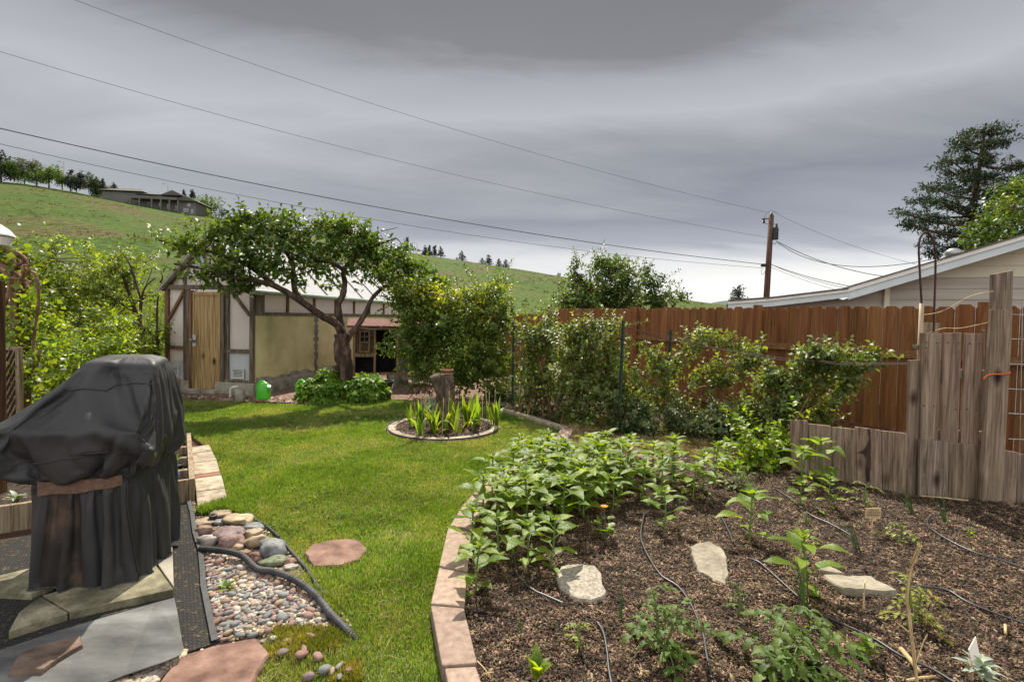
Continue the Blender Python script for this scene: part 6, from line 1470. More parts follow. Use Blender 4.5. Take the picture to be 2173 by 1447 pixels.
# conduit with rebar hoop
e = thing('hoop_support', D(1950, 1000, dP + .16), 'bent dark rod arching out of a tan conduit beside the plank panel', 'plant hoop')
dh = dP + .13
m = MB(); m.tube([D(1947, 1010, dh), D(1951, 764, dh), D(1956, 644, dh)], .019, 10); m.build('conduit', M('conduit_tan', ['#8f7a60', '#a8937a'], 9, 4, .5, .05), e, smooth=True)
m = MB(); m.tube(smooth_path([D(1956, 650, dh), D(1951, 560, dh), D(1950, 520, dh), D(1956, 499, dh), D(1966, 493, dh), D(1976, 502, dh), D(1984, 530, dh), D(1985, 580, dh), D(1983, 640, dh), D(1981, 704, dh)], 5), .0085, 8); m.build('rod', m_rust, e, smooth=True)
m = MB(); m.box(D(1951, 735, dh - .02), EX, EY, EZ, (-.03, -.01, -.015), (.03, .04, .015)); m.build('clamp', m_steel, e)
for pts, lab in [([(1960, 668, 4.5), (2000, 660, 4.4), (2060, 628, 4.3), (2108, 618, 4.25)], 'loose thin wire curling up to the tallest post'), ([(1955, 712, 4.6), (2000, 697, 4.5), (2040, 696, 4.4), (2106, 682, 4.3)], 'bent wire running from the hoop to the tallest post')]:
    m = MB(); m.tube(smooth_path([D(*p) for p in pts], 5), .003, 4, cap=False); tag(m.build('loose_wire', m_straw), lab, 'wire')

# ------------------------------------------------------------------ bed edging blocks
EG = 'edging blocks along the mulch bed'
def block(quad, z, th, mat, lab, name='edging_block', grp=EG, bevel=.008):
    m = MB(); m.prism([G(x, y, z) for x, y in quad], th); return tag(m.build(name, mat, bevel=bevel), lab, 'edging block' if name == 'edging_block' else 'paver', grp)
ZT = .075
block([(944, 1416), (1010, 1412), (1050, 1530), (968, 1540)], ZT, .13, m_paver, 'pinkish edging block cut by the lower picture edge')
block([(914, 1283), (985, 1289), (1013, 1405), (938, 1411)], ZT, .13, m_paver, 'longest pinkish edging block, second from the lower picture edge')
block([(932, 1203), (991, 1215), (986, 1285), (914, 1279)], ZT, .13, m_paver, 'pinkish edging block shaded by the frontmost sunflower leaves')
block([(951, 1117), (1000, 1128), (992, 1211), (932, 1199)], ZT, .13, m_paver, 'pinkish edging block left of the front sunflowers, third visible one')
def block_row(pts, n, w, z, lab, mat, skip=0):
    P = [G(x, y, z) for x, y in pts]; cum = [0]
    for a, b in zip(P, P[1:]): cum.append(cum[-1] + (b - a).length)
    def at(s):
        for i in range(len(P) - 1):
            if s <= cum[i + 1]: return P[i] + (P[i + 1] - P[i]) * ((s - cum[i]) / (cum[i + 1] - cum[i]))
        return P[-1]
    for k in range(n):
        a = at(cum[-1] * k / n + .006); b = at(cum[-1] * (k + 1) / n - .006); d = (b - a).normalized(); s = Vector((-d.y, d.x, 0))
        m = MB(); m.prism([a - s * w / 2, b - s * w / 2, b + s * w / 2, a + s * w / 2], .1); tag(m.build('edging_block', mat, bevel=.006), lab, 'edging block', EG)
block_row([(978, 1118), (1012, 1058), (1050, 1024), (1120, 978), (1192, 932), (1204, 908)], 9, .17, .07, 'pinkish edging block half hidden under the crowd of sunflowers', m_paver)
block_row([(1200, 906), (1130, 884), (1066, 866)], 16, .11, .05, 'shaded tan edging brick between far lawn and raspberry bed', m_paver2)

# ------------------------------------------------------------------ flat stones in the bed
def slab(poly, z, th, mat, lab, name='flat_stone', grp=None, rough=.012, tilt=None, cat='flat stone'):
    P = [G(x, y, z) for x, y in poly]
    if tilt is not None:
        c = sum(P, Vector()) / len(P)
        P = [p + EZ * ((p - c).dot(Vector((tilt[0], tilt[1], 0)))) for p in P]
    # densify the outline so that it breaks irregularly
    Q = []
    for i, p in enumerate(P):
        q = P[(i + 1) % len(P)]; n = max(2, int((q - p).length / .035))
        for k in range(n):
            t = k / n; w = (p + (q - p) * t); Q.append(w + Vector((mn.noise(w * 19), mn.noise(w * 23 + Vector((5, 0, 0))), 0)) * rough * (0 if k == 0 else 1))
    m = MB(); c = sum(Q, Vector()) / len(Q); n = len(Q)
    rings = []
    for f, dz in ((1.02, -th), (1.0, -.012), (.965, -.001), (.7, .0), (.35, .002)):
        rings.append([c + (q - c) * f + EZ * (dz + rough * .35 * mn.noise(q * 13 + Vector((f * 9, 0, 0)))) for q in Q])
    vs = [v for r in rings for v in r] + [c]; fs = []
    A = sum((Q[i] - c).cross(Q[(i + 1) % n] - c).z for i in range(n))
    for r in range(4):
        for k in range(n):
            q = (r * n + k, r * n + (k + 1) % n, (r + 1) * n + (k + 1) % n, (r + 1) * n + k); fs.append(q if A > 0 else q[::-1])
    for k in range(n):
        q = (4 * n + k, 4 * n + (k + 1) % n, 5 * n); fs.append(q if A > 0 else q[::-1])
    m.add(vs, fs); return tag(m.build(name, mat), lab, cat, grp)
slab([(1181, 1218), (1190, 1200), (1225, 1195), (1262, 1198), (1277, 1215), (1279, 1240), (1287, 1252), (1284, 1264), (1255, 1272), (1225, 1269), (1205, 1254), (1188, 1243)], .075, .05, m_granite, 'round speckled pale stone lying in the mulch beside the front sunflowers')
slab([(1463, 1164), (1480, 1157), (1505, 1154), (1530, 1165), (1543, 1184), (1545, 1215), (1541, 1230), (1515, 1222), (1485, 1208)], .085, .05, m_flat, 'pointed tan flagstone in the middle of the mulch bed', rough=.018, tilt=(0, .12))
slab([(1746, 1217), (1800, 1221), (1850, 1222), (1905, 1253), (1880, 1254), (1790, 1246), (1768, 1235)], .085, .05, m_flat, 'long thin pale flagstone beside the small wooden plant marker', rough=.016)
slab([(1735, 1196), (1760, 1200), (1790, 1214), (1765, 1213), (1740, 1208)], .085, .045, m_flat, 'small pale flagstone chip above the long flagstone', rough=.01)
slab([(1318, 968), (1345, 959), (1380, 962), (1400, 972), (1360, 979), (1330, 978)], .06, .04, m_red, 'pinkish flat stone between far sunflowers and dry grass')
slab(STONE_PX[0], .012, .04, m_red, 'reddish stepping stone set in the lawn', 'stepping_stone', 'reddish stepping stones', cat='stepping stone')
slab([(320, 1500), (345, 1435), (395, 1385), (450, 1368), (543, 1350), (572, 1384), (545, 1425), (500, 1520)], .03, .05, m_red, 'large reddish stepping stone at the lower edge below the pebbles', 'stepping_stone', 'reddish stepping stones', cat='stepping stone')

# ------------------------------------------------------------------ row of pavers beside the planter
for q, lab, mt in [([(405, 948), (444, 943), (450, 955), (407, 961)], 'farthest tan paver beside the planter box', m_paver2), ([(407, 962), (450, 956), (460, 975), (410, 981)], 'second farthest tan paver beside the planter box', m_paver2),
    ([(410, 982), (460, 976), (466, 999), (412, 1007)], 'tan paver just behind the thin red brick', m_paver2), ([(412, 1008), (466, 1000), (470, 1006), (413, 1014)], 'thin red brick between the tan pavers', m_terra),
    ([(413, 1015), (470, 1007), (477, 1034), (416, 1042)], 'tan paver just in front of the thin red brick', m_paver2), ([(416, 1043), (477, 1035), (484, 1064), (419, 1076)], 'nearest tan paver of the row beside the planter box', m_paver2)]:
    block(q, .03, .06, mt, lab, 'paver', 'pavers beside the planter box')

# ------------------------------------------------------------------ planter box
def planter():
    e1 = Vector((.825, .565, 0)).normalized(); e2 = Vector((-.565, .825, 0)).normalized()
    O = Vector((-2.66, 4.07, 0)); e = thing('planter_box', O - e1 * .5 + e2 * .8, 'low wooden planter box behind the covered grill', 'planter')
    b = lambda m, x0, x1, y0, y1, z0, z1: m.box(O, e1, e2, EZ, (x0, y0, z0), (x1, y1, z1))
    m = MB(); b(m, -1.75, -.045, 0, .04, -.03, .18); m.build('front_plank', m_planter, e, bevel=.004)
    m = MB(); b(m, -.042, 0, -.01, 1.85, -.03, .185); m.build('side_plank', m_planter, e, bevel=.004)
    m = MB(); b(m, -1.75, -.045, 1.81, 1.85, -.03, .18); m.build('back_plank', m_planter, e, bevel=.004)
    m = MB(); b(m, -1.75, -1.71, .042, 1.80, -.03, .18); m.build('far_plank', m_planter, e, bevel=.004)
    for y in (.36, .80, 1.25): m = MB(); b(m, -.3, -.046, y, y + .06, 0, .165); m.build('divider', m_planter, e, bevel=.004)
    m = MB()
    n = 24
    vs = []; fs = []
    for i in range(n + 1):
        for j in range(n + 1):
            x = -1.70 + 1.65 * i / n; y = .045 + 1.76 * j / n; p = O + e1 * x + e2 * y; vs.append(p + EZ * (.09 + .02 * mn.noise(p * 9)))
    for i in range(n):
        for j in range(n): a = i * (n + 1) + j; fs.append((a, a + n + 1, a + n + 2, a + 1))
    m.add(vs, fs); m.build('soil', m_mulch, e, smooth=True)
    c = O - e1 * .16 + e2 * .20 + EZ * .09; m = MB(); m.lathe(c, [(0, 0), (.04, 0), (.05, .10), (.054, .10), (.045, .09), (0, .09)], 14); tag(m.build('seedling_pot', m_blue), 'blue seedling pot in the planter box', 'flower pot')
    c2 = O - e1 * .15 + e2 * .58 + EZ * .09; m = MB(); m.lathe(c2, [(0, 0), (.06, 0), (.075, .08), (.08, .08), (.07, .07), (0, .07)], 14); tag(m.build('seedling_pot', m_blackp), 'black seedling pot in the planter box', 'flower pot')
    return c, c2, O, e1, e2
pc1, pc2, PO, PE1, PE2 = planter()

# ------------------------------------------------------------------ patio corner: mat, pavers, sheet, slab
m = MB()
MATP = [(-260, 1190), (0, 1150), (60, 1135), (356, 1074), (406, 1063), (413, 1085), (417, 1110), (420, 1130), (432, 1165), (437, 1210), (439, 1240), (450, 1290), (465, 1358), (392, 1386), (330, 1420), (-260, 1560)]
def relief(p): return Vector((p.x, p.y, p.z + .006 * mn.noise(p * 7)))
e = thing('netting_mat', G(250, 1250), 'black netting mat with straw caught in it under the grill', 'mat')
P = [relief(G(x, y, .012)) for x, y in MATP]; m.prism(P, .008); m.build('mesh_sheet', m_net, e)
m = MB(); ed = [G(x, y, .016) for x, y in MATP[4:13]]; vs = []
for i, p in enumerate(ed):
    d = (ed[min(i + 1, len(ed) - 1)] - ed[max(i - 1, 0)]).normalized(); s = Vector((-d.y, d.x, 0)); w = .032
    vs += [p + s * -.004 + EZ * .002, p + s * -.004 + EZ * .010, p + s * (-w if False else w) * -1 + EZ * .010, p + s * w * -1 + EZ * .002]
fs = []
for i in range(len(ed) - 1):
    for k in range(4): a = i * 4 + k; b = i * 4 + (k + 1) % 4; fs.append((a, b, b + 4, a + 4))
m.add(vs, fs); m.build('hem', M('mat_hem', [(.035, .035, .037), (.06, .06, .062)], 20, 4, .7, .2), e)
PG = 'concrete pavers under the grill'
block([(148, 1282), (366, 1222), (370, 1240), (372, 1232), (148, 1345)][:0] or [(90, 1262), (330, 1196), (369, 1249), (148, 1297)], .055, .06, m_concd, 'front right concrete paver under the grill', 'paver', PG, .006)
block([(40, 1298), (86, 1264), (145, 1298), (18, 1338)], .055, .06, m_concd, 'front left mossy concrete paver under the grill', 'paver', PG, .006)
block([(240, 1172), (366, 1160), (369, 1245), (333, 1194)], .05, .055, m_conc, 'second concrete paver along the right side of the grill', 'paver', PG, .005)
block([(246, 1140), (364, 1128), (366, 1155), (244, 1168)], .05, .055, m_conc, 'rear concrete paver along the right side of the grill', 'paver', PG, .005)
block([(-120, 1250), (60, 1205), (235, 1185), (66, 1258)], .05, .055, m_concd, 'hidden concrete paver under the middle of the grill', 'paver', PG, .005)
# grey plastic sheet: a thin lifted lid
SH = [(370, 1267), (378, 1305), (386, 1358), (390, 1374), (383, 1388), (350, 1402), (262, 1432), (170, 1470), (40, 1540), (-260, 1640), (-260, 1470), (-60, 1402), (0, 1378), (120, 1338), (262, 1299), (330, 1278)]
m = MB(); P = []
for x, y in SH:
    z = .04 + (.02 if x > 300 else 0); P.append(G(x, y, z))
m.prism(P, .006); tag(m.build('plastic_sheet', m_sheet, bevel=.002), 'scuffed grey plastic sheet lying in front of the grill', 'plastic sheet')
slab([(18, 1421), (36, 1392), (40, 1384), (100, 1362), (172, 1346), (176, 1366), (130, 1392), (92, 1418), (74, 1417), (45, 1424)], .072, .028, m_slate, 'brown sandstone slab lying on the grey plastic sheet', 'sandstone_slab', rough=.008, cat='stone slab')

# ------------------------------------------------------------------ covered grill
def grill():
    base = Vector((-2.42, 2.95, .055))
    e = thing('covered_grill', base, 'barbecue grill under a wrinkled black fabric cover with a brown strap', 'grill')
    out, zz, NU, NV, fs = COVER
    V = out[:NU * NV].reshape(NV, NU, 3).copy(); ext = out[NU * NV:]
    U = (np.arange(NU) / (NU / 4))[None, :].repeat(NV, 0); Z = zz[:, None].repeat(NU, 1)
    tg = np.roll(V, -1, 1) - np.roll(V, 1, 1); vt = np.gradient(V, axis=0); nrm = np.cross(tg, vt); nrm /= np.maximum(np.linalg.norm(nrm, axis=2, keepdims=True), 1e-6)
    def crease(u0, z0, u1, z1, depth, wid, lip=.5):
        ax, az = u0 * .6, z0; bx, bz = u1 * .6, z1; X = U * .6
        dx, dz = bx - ax, bz - az; L2 = dx * dx + dz * dz
        t = np.clip(((X - ax) * dx + (Z - az) * dz) / L2, 0, 1); px_, pz_ = ax + t * dx, az + t * dz
        s = ((X - px_) * dz - (Z - pz_) * dx) / math.sqrt(L2); dist = np.hypot(X - px_, Z - pz_)
        f = np.clip(1 - dist / (wid * 1.6), 0, 1) ** 1.15 * depth; l = np.clip(1 - np.abs(s - wid * 2.0) / (wid * 1.5), 0, 1) * np.clip(1 - np.maximum(dist - wid * 2.0, 0) / (wid * 1.5), 0, 1) * depth * lip
        return -f + l
    disp = crease(.40, 1.26, .95, .985, .045, .045) + crease(.62, 1.22, .97, 1.0, .012, .02) + crease(.20, 1.16, .10, 1.0, .016, .025) + crease(.3, 1.05, .6, 1.0, .008, .02)
    V += nrm * disp[:, :, None]
    V[:, :, 2] = np.maximum(V[:, :, 2], .058)
    A = np.concatenate([V.reshape(-1, 3), ext])
    me = bpy.data.meshes.new('cover'); og = np.array(base)
    me.from_pydata((A - og).tolist(), [], fs); me.polygons.foreach_set('use_smooth', [True] * len(me.polygons)); me.update()
    cv = link('cover', me, m_cover, e)
    me.materials.append(m_coverb)
    for p in me.polygons:
        i, k = divmod(p.index, NU)
        if i < NV and zz[min(i, NV - 1)] < .60 and .13 * NU / 4 < k < .49 * NU / 4: p.material_index = 1
    ss = cv.modifiers.new('smooth', 'SUBSURF'); ss.levels = 1; ss.render_levels = 1
    sd = cv.modifiers.new('thick', 'SOLIDIFY'); sd.thickness = .003; sd.offset = 1
    # seams: stitched cords
    def on(u, z, off=.004):
        k = int(round(u * NU / 4)) % NU; i = int(np.argmin(np.abs(zz - z))); p = V[i, k]; n = nrm[i, k]
        return Vector((p[0] + n[0] * off, p[1] + n[1] * off, p[2] + n[2] * off))
    for path in ([(.99, z) for z in np.linspace(1.27, .13, 40)], [(u, 1.19 + .02 * (u > .5)) for u in np.linspace(.12, 1.0, 26)], [(u, .86 + .03 * u) for u in np.linspace(.15, .9, 26)]):
        m = MB(); m.tube([on(u, z, .006) for u, z in path], .0032, 5, cap=False); m.build('seam', m_cover, cv)
    m = MB(); m.tube([Vector(V[0, k]) + Vector((nrm[0, k][0], nrm[0, k][1], 0)) * .004 for k in list(range(NU)) + [0]], .004, 5, cap=False); m.build('hem', m_cover, cv)
    # strap
    us = np.linspace(.11, .95, 36); A1 = []; B1 = []
    for i, u in enumerate(us):
        z = .612 + .045 * (u - .11) / .84 + .005 * math.sin(u * 6)
        A1.append(on(u, z - .034, 0)); B1.append(on(u, z + .034, 0))
    def soft(L_):
        for _ in range(14): L_ = [L_[0]] + [(L_[i - 1] + L_[i] * 2 + L_[i + 1]) / 4 for i in range(1, len(L_) - 1)] + [L_[-1]]
        return L_
    A1 = soft(A1); B1 = soft(B1); vs = []; fs = []
    for a, b in zip(A1, B1):
        out = (a - Vector((-2.44, 2.92, a.z))).normalized(); q = (a + b) / 2; a = Vector((q.x, q.y, a.z)); b = Vector((q.x, q.y, b.z))
        vs += [a + out * .012, b + out * .012, b + out * .02, a + out * .02]
    for i in range(len(us) - 1):
        for k in range(4): q = i * 4 + k; r = i * 4 + (k + 1) % 4; fs.append((q, r, r + 4, q + 4))
    fs += [(0, 1, 2, 3), tuple(len(vs) - 4 + k for k in (3, 2, 1, 0))]
    m = MB(); m.add(vs, fs); st = m.build('strap', m_strap, e)
    m = MB(); p = on(.86, .69, .020)
    q_ = lambda i, f: (A1[i] + (B1[i] - A1[i]) * f) + (A1[i] - Vector((-2.44, 2.92, A1[i].z))).normalized() * .0215
    a, b, c_, d_ = q_(30, .15), q_(34, .15), q_(34, .85), q_(30, .85)
    for s, t in ((a, b), (b, c_), (c_, d_), (d_, a), (a, c_), (b, d_)): m.tube([s, t], .0012, 4)
    m.build('stitching', m_cane, st)
    # what shows below the hem: tray, legs, wheels
    m = MB(); ex_ = Vector((.98, .19, 0)).normalized(); ey_ = Vector((-.31, .95, 0)).normalized(); o = Vector((-2.60, 2.62, 0))
    m.box(o, ex_, ey_, EZ, (.02, .02, .09), (.49, .56, .14)); m.build('cart_base', m_blackp, e, bevel=.01)
    for x, y in ((.11, .06), (.36, .06), (.38, .46), (.10, .44)):
        m = MB(); c = o + ex_ * x + ey_ * y + EZ * .088; ax = (ex_ if x < .2 else ey_)
        m.lathe(c - ax * .02, [(0, 0), (.026, 0), (.033, .006), (.033, .034), (.026, .04), (0, .04)], 16, ax=ax); w = m.build('wheel', m_blackp, e)
        m = MB(); m.tube([c + EZ * .02, c + EZ * .06], .012, 8); m.build('caster_stem', m_blackp, w)
grill()

# ------------------------------------------------------------------ boulders, pebbles, pipe, edging
BG = 'stones piled at the end of the drain pipe'
for px, py, w, h, dp, mt, lab, seed, tl, fl in [
    (434, 1106, 44, 14, .8, 'tan', 'flat tan stone under the planter pavers, leftmost of the pile', 1, 0, .4), (470, 1088, 48, 12, .8, 'tan', 'long flat pale stone at the back of the pile', 2, 0, .4), (505, 1099, 54, 18, .9, 'tan', 'yellowish flat stone at the back right of the pile', 3, .1, .4),
    (431, 1122, 34, 22, .8, 'pink', 'smooth pinkish grey cobble at the left of the pile', 4, 0, .1), (484, 1130, 78, 30, .8, 'mauve', 'large smooth mauve boulder in the middle of the pile', 5, 0, .05), (487, 1149, 54, 36, .85, 'pink', 'rounded pink boulder in front of the mauve one', 6, 0, .05),
    (442, 1144, 40, 30, .8, 'white', 'lichen spotted white stone left of the pink boulder', 7, 0, .1), (538, 1116, 36, 16, .8, 'grey', 'small grey stone behind the pale oblong one', 8, .1, .2), (536, 1129, 42, 18, .8, 'tan', 'tan wedge stone right of the mauve boulder', 9, -.1, .3),
    (543, 1146, 60, 28, .6, 'tan', 'pale oblong stone lying tilted on the pile', 10, -.3, .2), (577, 1163, 60, 42, .8, 'grey', 'angular grey rock at the right end of the pile', 11, .1, .3), (544, 1180, 32, 26, .8, 'brown', 'dark brown cobble below the angular grey rock', 12, .2, .2),
    (500, 1160, 30, 18, .8, 'tan', 'small tan stone in front of the pink boulder', 13, 0, .2), (578, 1188, 58, 20, .6, 'green', 'mossy dark flat stone beside the drain pipe', 14, -.15, .4), (615, 1190, 22, 18, .8, 'brown', 'small brown stone at the right tip of the pile', 15, .3, .2),
    (617, 1202, 28, 10, .7, 'white', 'small flat white stone at the right tip of the pile', 16, 0, .4), (518, 1172, 26, 14, .8, 'brown', 'reddish pebble half under the pipe', 17, 0, .2), (465, 1106, 26, 12, .8, 'grey', 'small grey stone by the sprinkler head', 18, 0, .2)]:
    b = G(px, py + h * .35, .0); r = w * b.y / F / 2; rz = h * b.y / F * .44
    rock('boulder', b + EZ * rz * .55, r, r * dp, rz, STONE[mt], lab, 'stone', seed, BG, random.uniform(-.3, .3), .42 if fl < .15 else .5, fl + .12, (0, tl))
c = G(452, 1108, .0); e = thing('sprinkler_head', c, 'black pop up sprinkler head between stones and grass', 'sprinkler')
m = MB(); m.lathe(c, [(0, 0), (.028, 0), (.028, .05), (.03, .05), (.03, .056), (.016, .058), (.014, .05), (0, .05)], 16); m.build('body', m_blackp, e)
PEB = PX([(428, 1172), (470, 1182), (512, 1190), (550, 1214), (580, 1222), (618, 1240), (655, 1268), (690, 1310), (700, 1335), (640, 1330), (590, 1335), (560, 1350), (540, 1350), (466, 1364), (452, 1300), (441, 1240), (438, 1200)])
PEB2 = PX([(392, 1384), (300, 1420), (230, 1460), (300, 1480), (340, 1440), (395, 1390)])
cols = ['pink', 'mauve', 'grey', 'tan', 'brown', 'white', 'slate', 'pink', 'white', 'tan', 'grey']
PM = {}
for i, cn in enumerate(sorted(set(cols))):
    for k in range(3): PM[(cn, k)] = link('pebble', rock_mesh(1, .8 - .16 * k, .52 - .1 * k, 30 + i * 3 + k, 2, .34, .18), STONE[cn])
PLAB = {'pink': 'rounded pinkish pebble in the gravel patch', 'mauve': 'rounded mauve pebble in the gravel patch', 'grey': 'rounded grey pebble in the gravel patch', 'tan': 'rounded tan pebble in the gravel patch', 'brown': 'rounded reddish brown pebble in the gravel patch', 'white': 'rounded whitish pebble in the gravel patch', 'slate': 'rounded slate blue pebble in the gravel patch'}
used = {k: False for k in PM}
placed = []; tries = 0
lo = np.array([(p.x, p.y) for p in PEB]).min(0); hi = np.array([(p.x, p.y) for p in PEB]).max(0)
while len(placed) < 285 and tries < 30000:
    tries += 1
    x, y = lo + (hi - lo) * rng.random(2)
    if not in_poly(np.array([x]), np.array([y]), PEB)[0]: continue
    r = random.uniform(.013, .023) if len(placed) > 50 else random.uniform(.021, .030)
    if any((x - a) ** 2 + (y - b) ** 2 < ((r + q) * .80) ** 2 for a, b, q in placed): continue
    placed.append((x, y, r))
scat = [(614, 1352), (660, 1355), (645, 1385), (600, 1390), (690, 1290), (700, 1310), (640, 1395), (690, 1425), (705, 1430), (720, 1420), (675, 1400), (720, 1440), (655, 1440), (740, 1425), (610, 1365), (580, 1360)]
for a, b in scat: p = G(a, b); placed.append((p.x, p.y, random.uniform(.018, .028)))
for x, y, r in placed:
    cn = random.choice(cols); k = random.randrange(3); src = PM[(cn, k)]
    o = src if not used[(cn, k)] else src.copy()
    if used[(cn, k)]: COL.objects.link(o)
    used[(cn, k)] = True
    o.location = (x, y, r * .38 + random.uniform(0, .012)); o.rotation_euler = (random.uniform(-.25, .25), random.uniform(-.25, .25), random.uniform(0, 6.28)); o.scale = (r * 1.15, r * 1.15, r * 1.1)
    tag(o, PLAB[cn], 'pebble', 'river pebbles in the gravel patch')
for k, f in used.items():
    if not f: bpy.data.objects.remove(PM[k])
def small_gravel(name, poly, n, r0, r1):
    import bmesh
    me = rock_mesh(1, .75, .55, 77, 1, .2); base = np.array([v.co[:] for v in me.vertices]); tri = np.array([p.vertices[:] for p in me.polygons]); bpy.data.meshes.remove(me)
    P = np.array([(p.x, p.y) for p in poly]); lo = P.min(0); hi = P.max(0); q = lo + (hi - lo) * rng.random((n * 3, 2)); q = q[in_poly(q[:, 0], q[:, 1], poly)][:n]; n = len(q)
    r = rng.uniform(r0, r1, n); a = rng.uniform(0, 6.28, n); ca, sa = np.cos(a), np.sin(a)
    X = base[None, :, 0] * r[:, None]; Y = base[None, :, 1] * r[:, None]
    V = np.stack([q[:, :1] + X * ca[:, None] - Y * sa[:, None], q[:, 1:] + X * sa[:, None] + Y * ca[:, None], base[None, :, 2] * r[:, None] + (r * .35)[:, None]], -1).reshape(-1, 3)
    Fc = (tri[None] + (np.arange(n) * len(base))[:, None, None]).reshape(-1, 3)
    return tag(np_obj(name, V, Fc, M('small_pebbles', ['#6d4f48', '#8d8279', '#b09c80', '#a3a5a5'], 3, 2, .75, .2, 80, island=.45), smooth=True, origin=(lo[0], lo[1], 0)), kind='stuff')
small_gravel('gravel', PEB, 2400, .007, .019); small_gravel('gravel', PEB2, 300, .012, .03); small_gravel('gravel', GRAVEL, 500, .006, .014)
m = MB(); P = [G(x, y, z) for x, y, z in [(425, 1164, .03), (470, 1168, .06), (512, 1178, .055), (545, 1206, .045), (580, 1212, .05), (622, 1228, .05), (665, 1258, .045), (702, 1302, .035), (732, 1332, .02), (756, 1358, -.01)]]
P = smooth_path(P, 14); m.tube(P, [(.0195 if i % 2 else .0178) for i in range(len(P))], 12)
tag(m.build('drain_pipe', m_pipe, smooth=False), 'black corrugated drain pipe snaking over the pebbles into the lawn', 'drain pipe')
m = MB(); m.tube(smooth_path([G(x, y, .008) for x, y in [(492, 1072), (535, 1098), (570, 1120), (598, 1146), (622, 1175), (650, 1207), (672, 1240), (690, 1262)]], 6), .011, 8)
tag(m.build('plastic_edging', m_pipe, smooth=True), 'thin grey lawn edging tube between stone pile and lawn', 'lawn edging')

# ------------------------------------------------------------------ drip hoses
for pts, lab in [([(1090, 1160), (1093, 1190), (1100, 1222), (1130, 1250), (1160, 1264), (1197, 1280)], 'short drip hose curving out from the front sunflowers'),
    ([(1368, 1085), (1360, 1130), (1366, 1160), (1385, 1195), (1405, 1222), (1440, 1245), (1468, 1285), (1492, 1345), (1500, 1390), (1517, 1470)], 'long drip hose running down the middle of the bed'),
    ([(1266, 1318), (1280, 1340), (1288, 1380), (1292, 1420), (1304, 1480)], 'short drip hose at the bottom of the bed near the tomato plant'),
    ([(1585, 1184), (1610, 1192), (1645, 1222), (1690, 1262), (1720, 1290), (1780, 1320), (1850, 1352), (1915, 1392), (1980, 1420), (2060, 1470)], 'longest drip hose running diagonally to the lower right corner'),
    ([(1500, 1030), (1505, 1060), (1530, 1095), (1548, 1130), (1556, 1150)], 'drip hose passing behind the large lone sunflower'),
    ([(1648, 1038), (1680, 1060), (1720, 1092), (1760, 1110), (1800, 1132), (1815, 1145)], 'drip hose in front of the plank border sunflowers'),
    ([(2000, 1090), (1975, 1095), (1968, 1108), (1980, 1125), (2025, 1152), (2080, 1176), (2130, 1190), (2260, 1235)], 'hooked drip hose at the right below the tallest post'),
    ([(1900, 1225), (1925, 1240), (2005, 1250), (2050, 1275), (2110, 1300), (2260, 1352)], 'drip hose crossing the right picture edge above the pale plant')]:
    m = MB(); m.tube(smooth_path([G(x, y, .066) for x, y in pts], 6), .0062, 8); tag(m.build('drip_hose', m_hose, smooth=True), lab, 'drip hose', 'drip hoses in the mulch bed')

# ------------------------------------------------------------------ bed plants
def big_leaf(V, Fc, base, az, el, L, W, curl=1.0, fold=.25, n=7, serr=0, tipw=.7, ph=0):
    i0 = len(V); p = Vector(base); ca, sa = math.cos(az), math.sin(az); side = Vector((-sa, ca, 0)); step = L / n
    for k in range(n + 1):
        t = k / n; ang = el - curl * t; dirv = Vector((ca * math.cos(ang), sa * math.cos(ang), math.sin(ang))); up = Vector((-ca * math.sin(ang), -sa * math.sin(ang), math.cos(ang)))
        w = W / 2 * max(math.sin(math.pi * min(max(t, 0.02), .985) ** tipw), 0) ** .85
        if serr: w *= 1 - serr * (k % 2)
        wav = .12 * math.sin(t * 9 + ph)
        V.append(p + side * w + up * w * (fold + wav)); V.append(p.copy()); V.append(p - side * w + up * w * (fold - wav))
        p = p + dirv * step
    for k in range(n):
        a = i0 + 3 * k; Fc.append((a, a + 1, a + 4, a + 3)); Fc.append((a + 1, a + 2, a + 5, a + 4))
def sunflower_mesh(seed, h=.34, lush=1.0):
    r = random.Random(seed); V = []; Fc = []; mb = MB()
    top = Vector((r.uniform(-.03, .03), r.uniform(-.03, .03), h)); mid = top * .5 + Vector((r.uniform(-.012, .012), r.uniform(-.012, .012), 0))
    stem = smooth_path([Vector((0, 0, -.02)), mid, top], 6); mb.tube(stem, grad(.0085, .0055, len(stem)), 8)
    def at(t): return stem[min(int(t * (len(stem) - 1)), len(stem) - 1)]
    a0 = r.uniform(0, 6.28); nodes = [(.14, .05, .08), (.30, .08, .12), (.46, .10, .15), (.62, .11, .16), (.76, .11, .145), (.87, .09, .12), (.95, .07, .09)]
    for i, (t, pl, L) in enumerate(nodes):
        for s in (0, 1):
            if i == 0 and r.random() < .3: continue
            az = a0 + i * 1.57 + s * 3.14 + r.uniform(-.35, .35); el = r.uniform(.2, .6) + (.25 if t > .85 else 0); b = at(t)
            pl_ = pl * r.uniform(.4, .75) * (.5 if t > .85 else 1); q = b + Vector((math.cos(az) * math.cos(el), math.sin(az) * math.cos(el), math.sin(el))) * pl_
            mb.tube([b, (b + q) / 2 + EZ * .004, q], [.0038, .0032, .0028], 6, cap=False)
            Lr = L * r.uniform(.9, 1.3) * lush; big_leaf(V, Fc, q, az, el * .7 + r.uniform(-.15, .3), Lr, Lr * r.uniform(.44, .60), r.uniform(.25, 1.15), r.uniform(.1, .4), ph=r.uniform(0, 6), tipw=.62)
    for k in range(6):
        az = a0 + k * 1.05; Lr = r.uniform(.05, .085) * lush; big_leaf(V, Fc, top - EZ * .008, az, r.uniform(.6, 1.2), Lr, Lr * .45, r.uniform(.3, .9), .35, ph=k)
    return mb, V, Fc
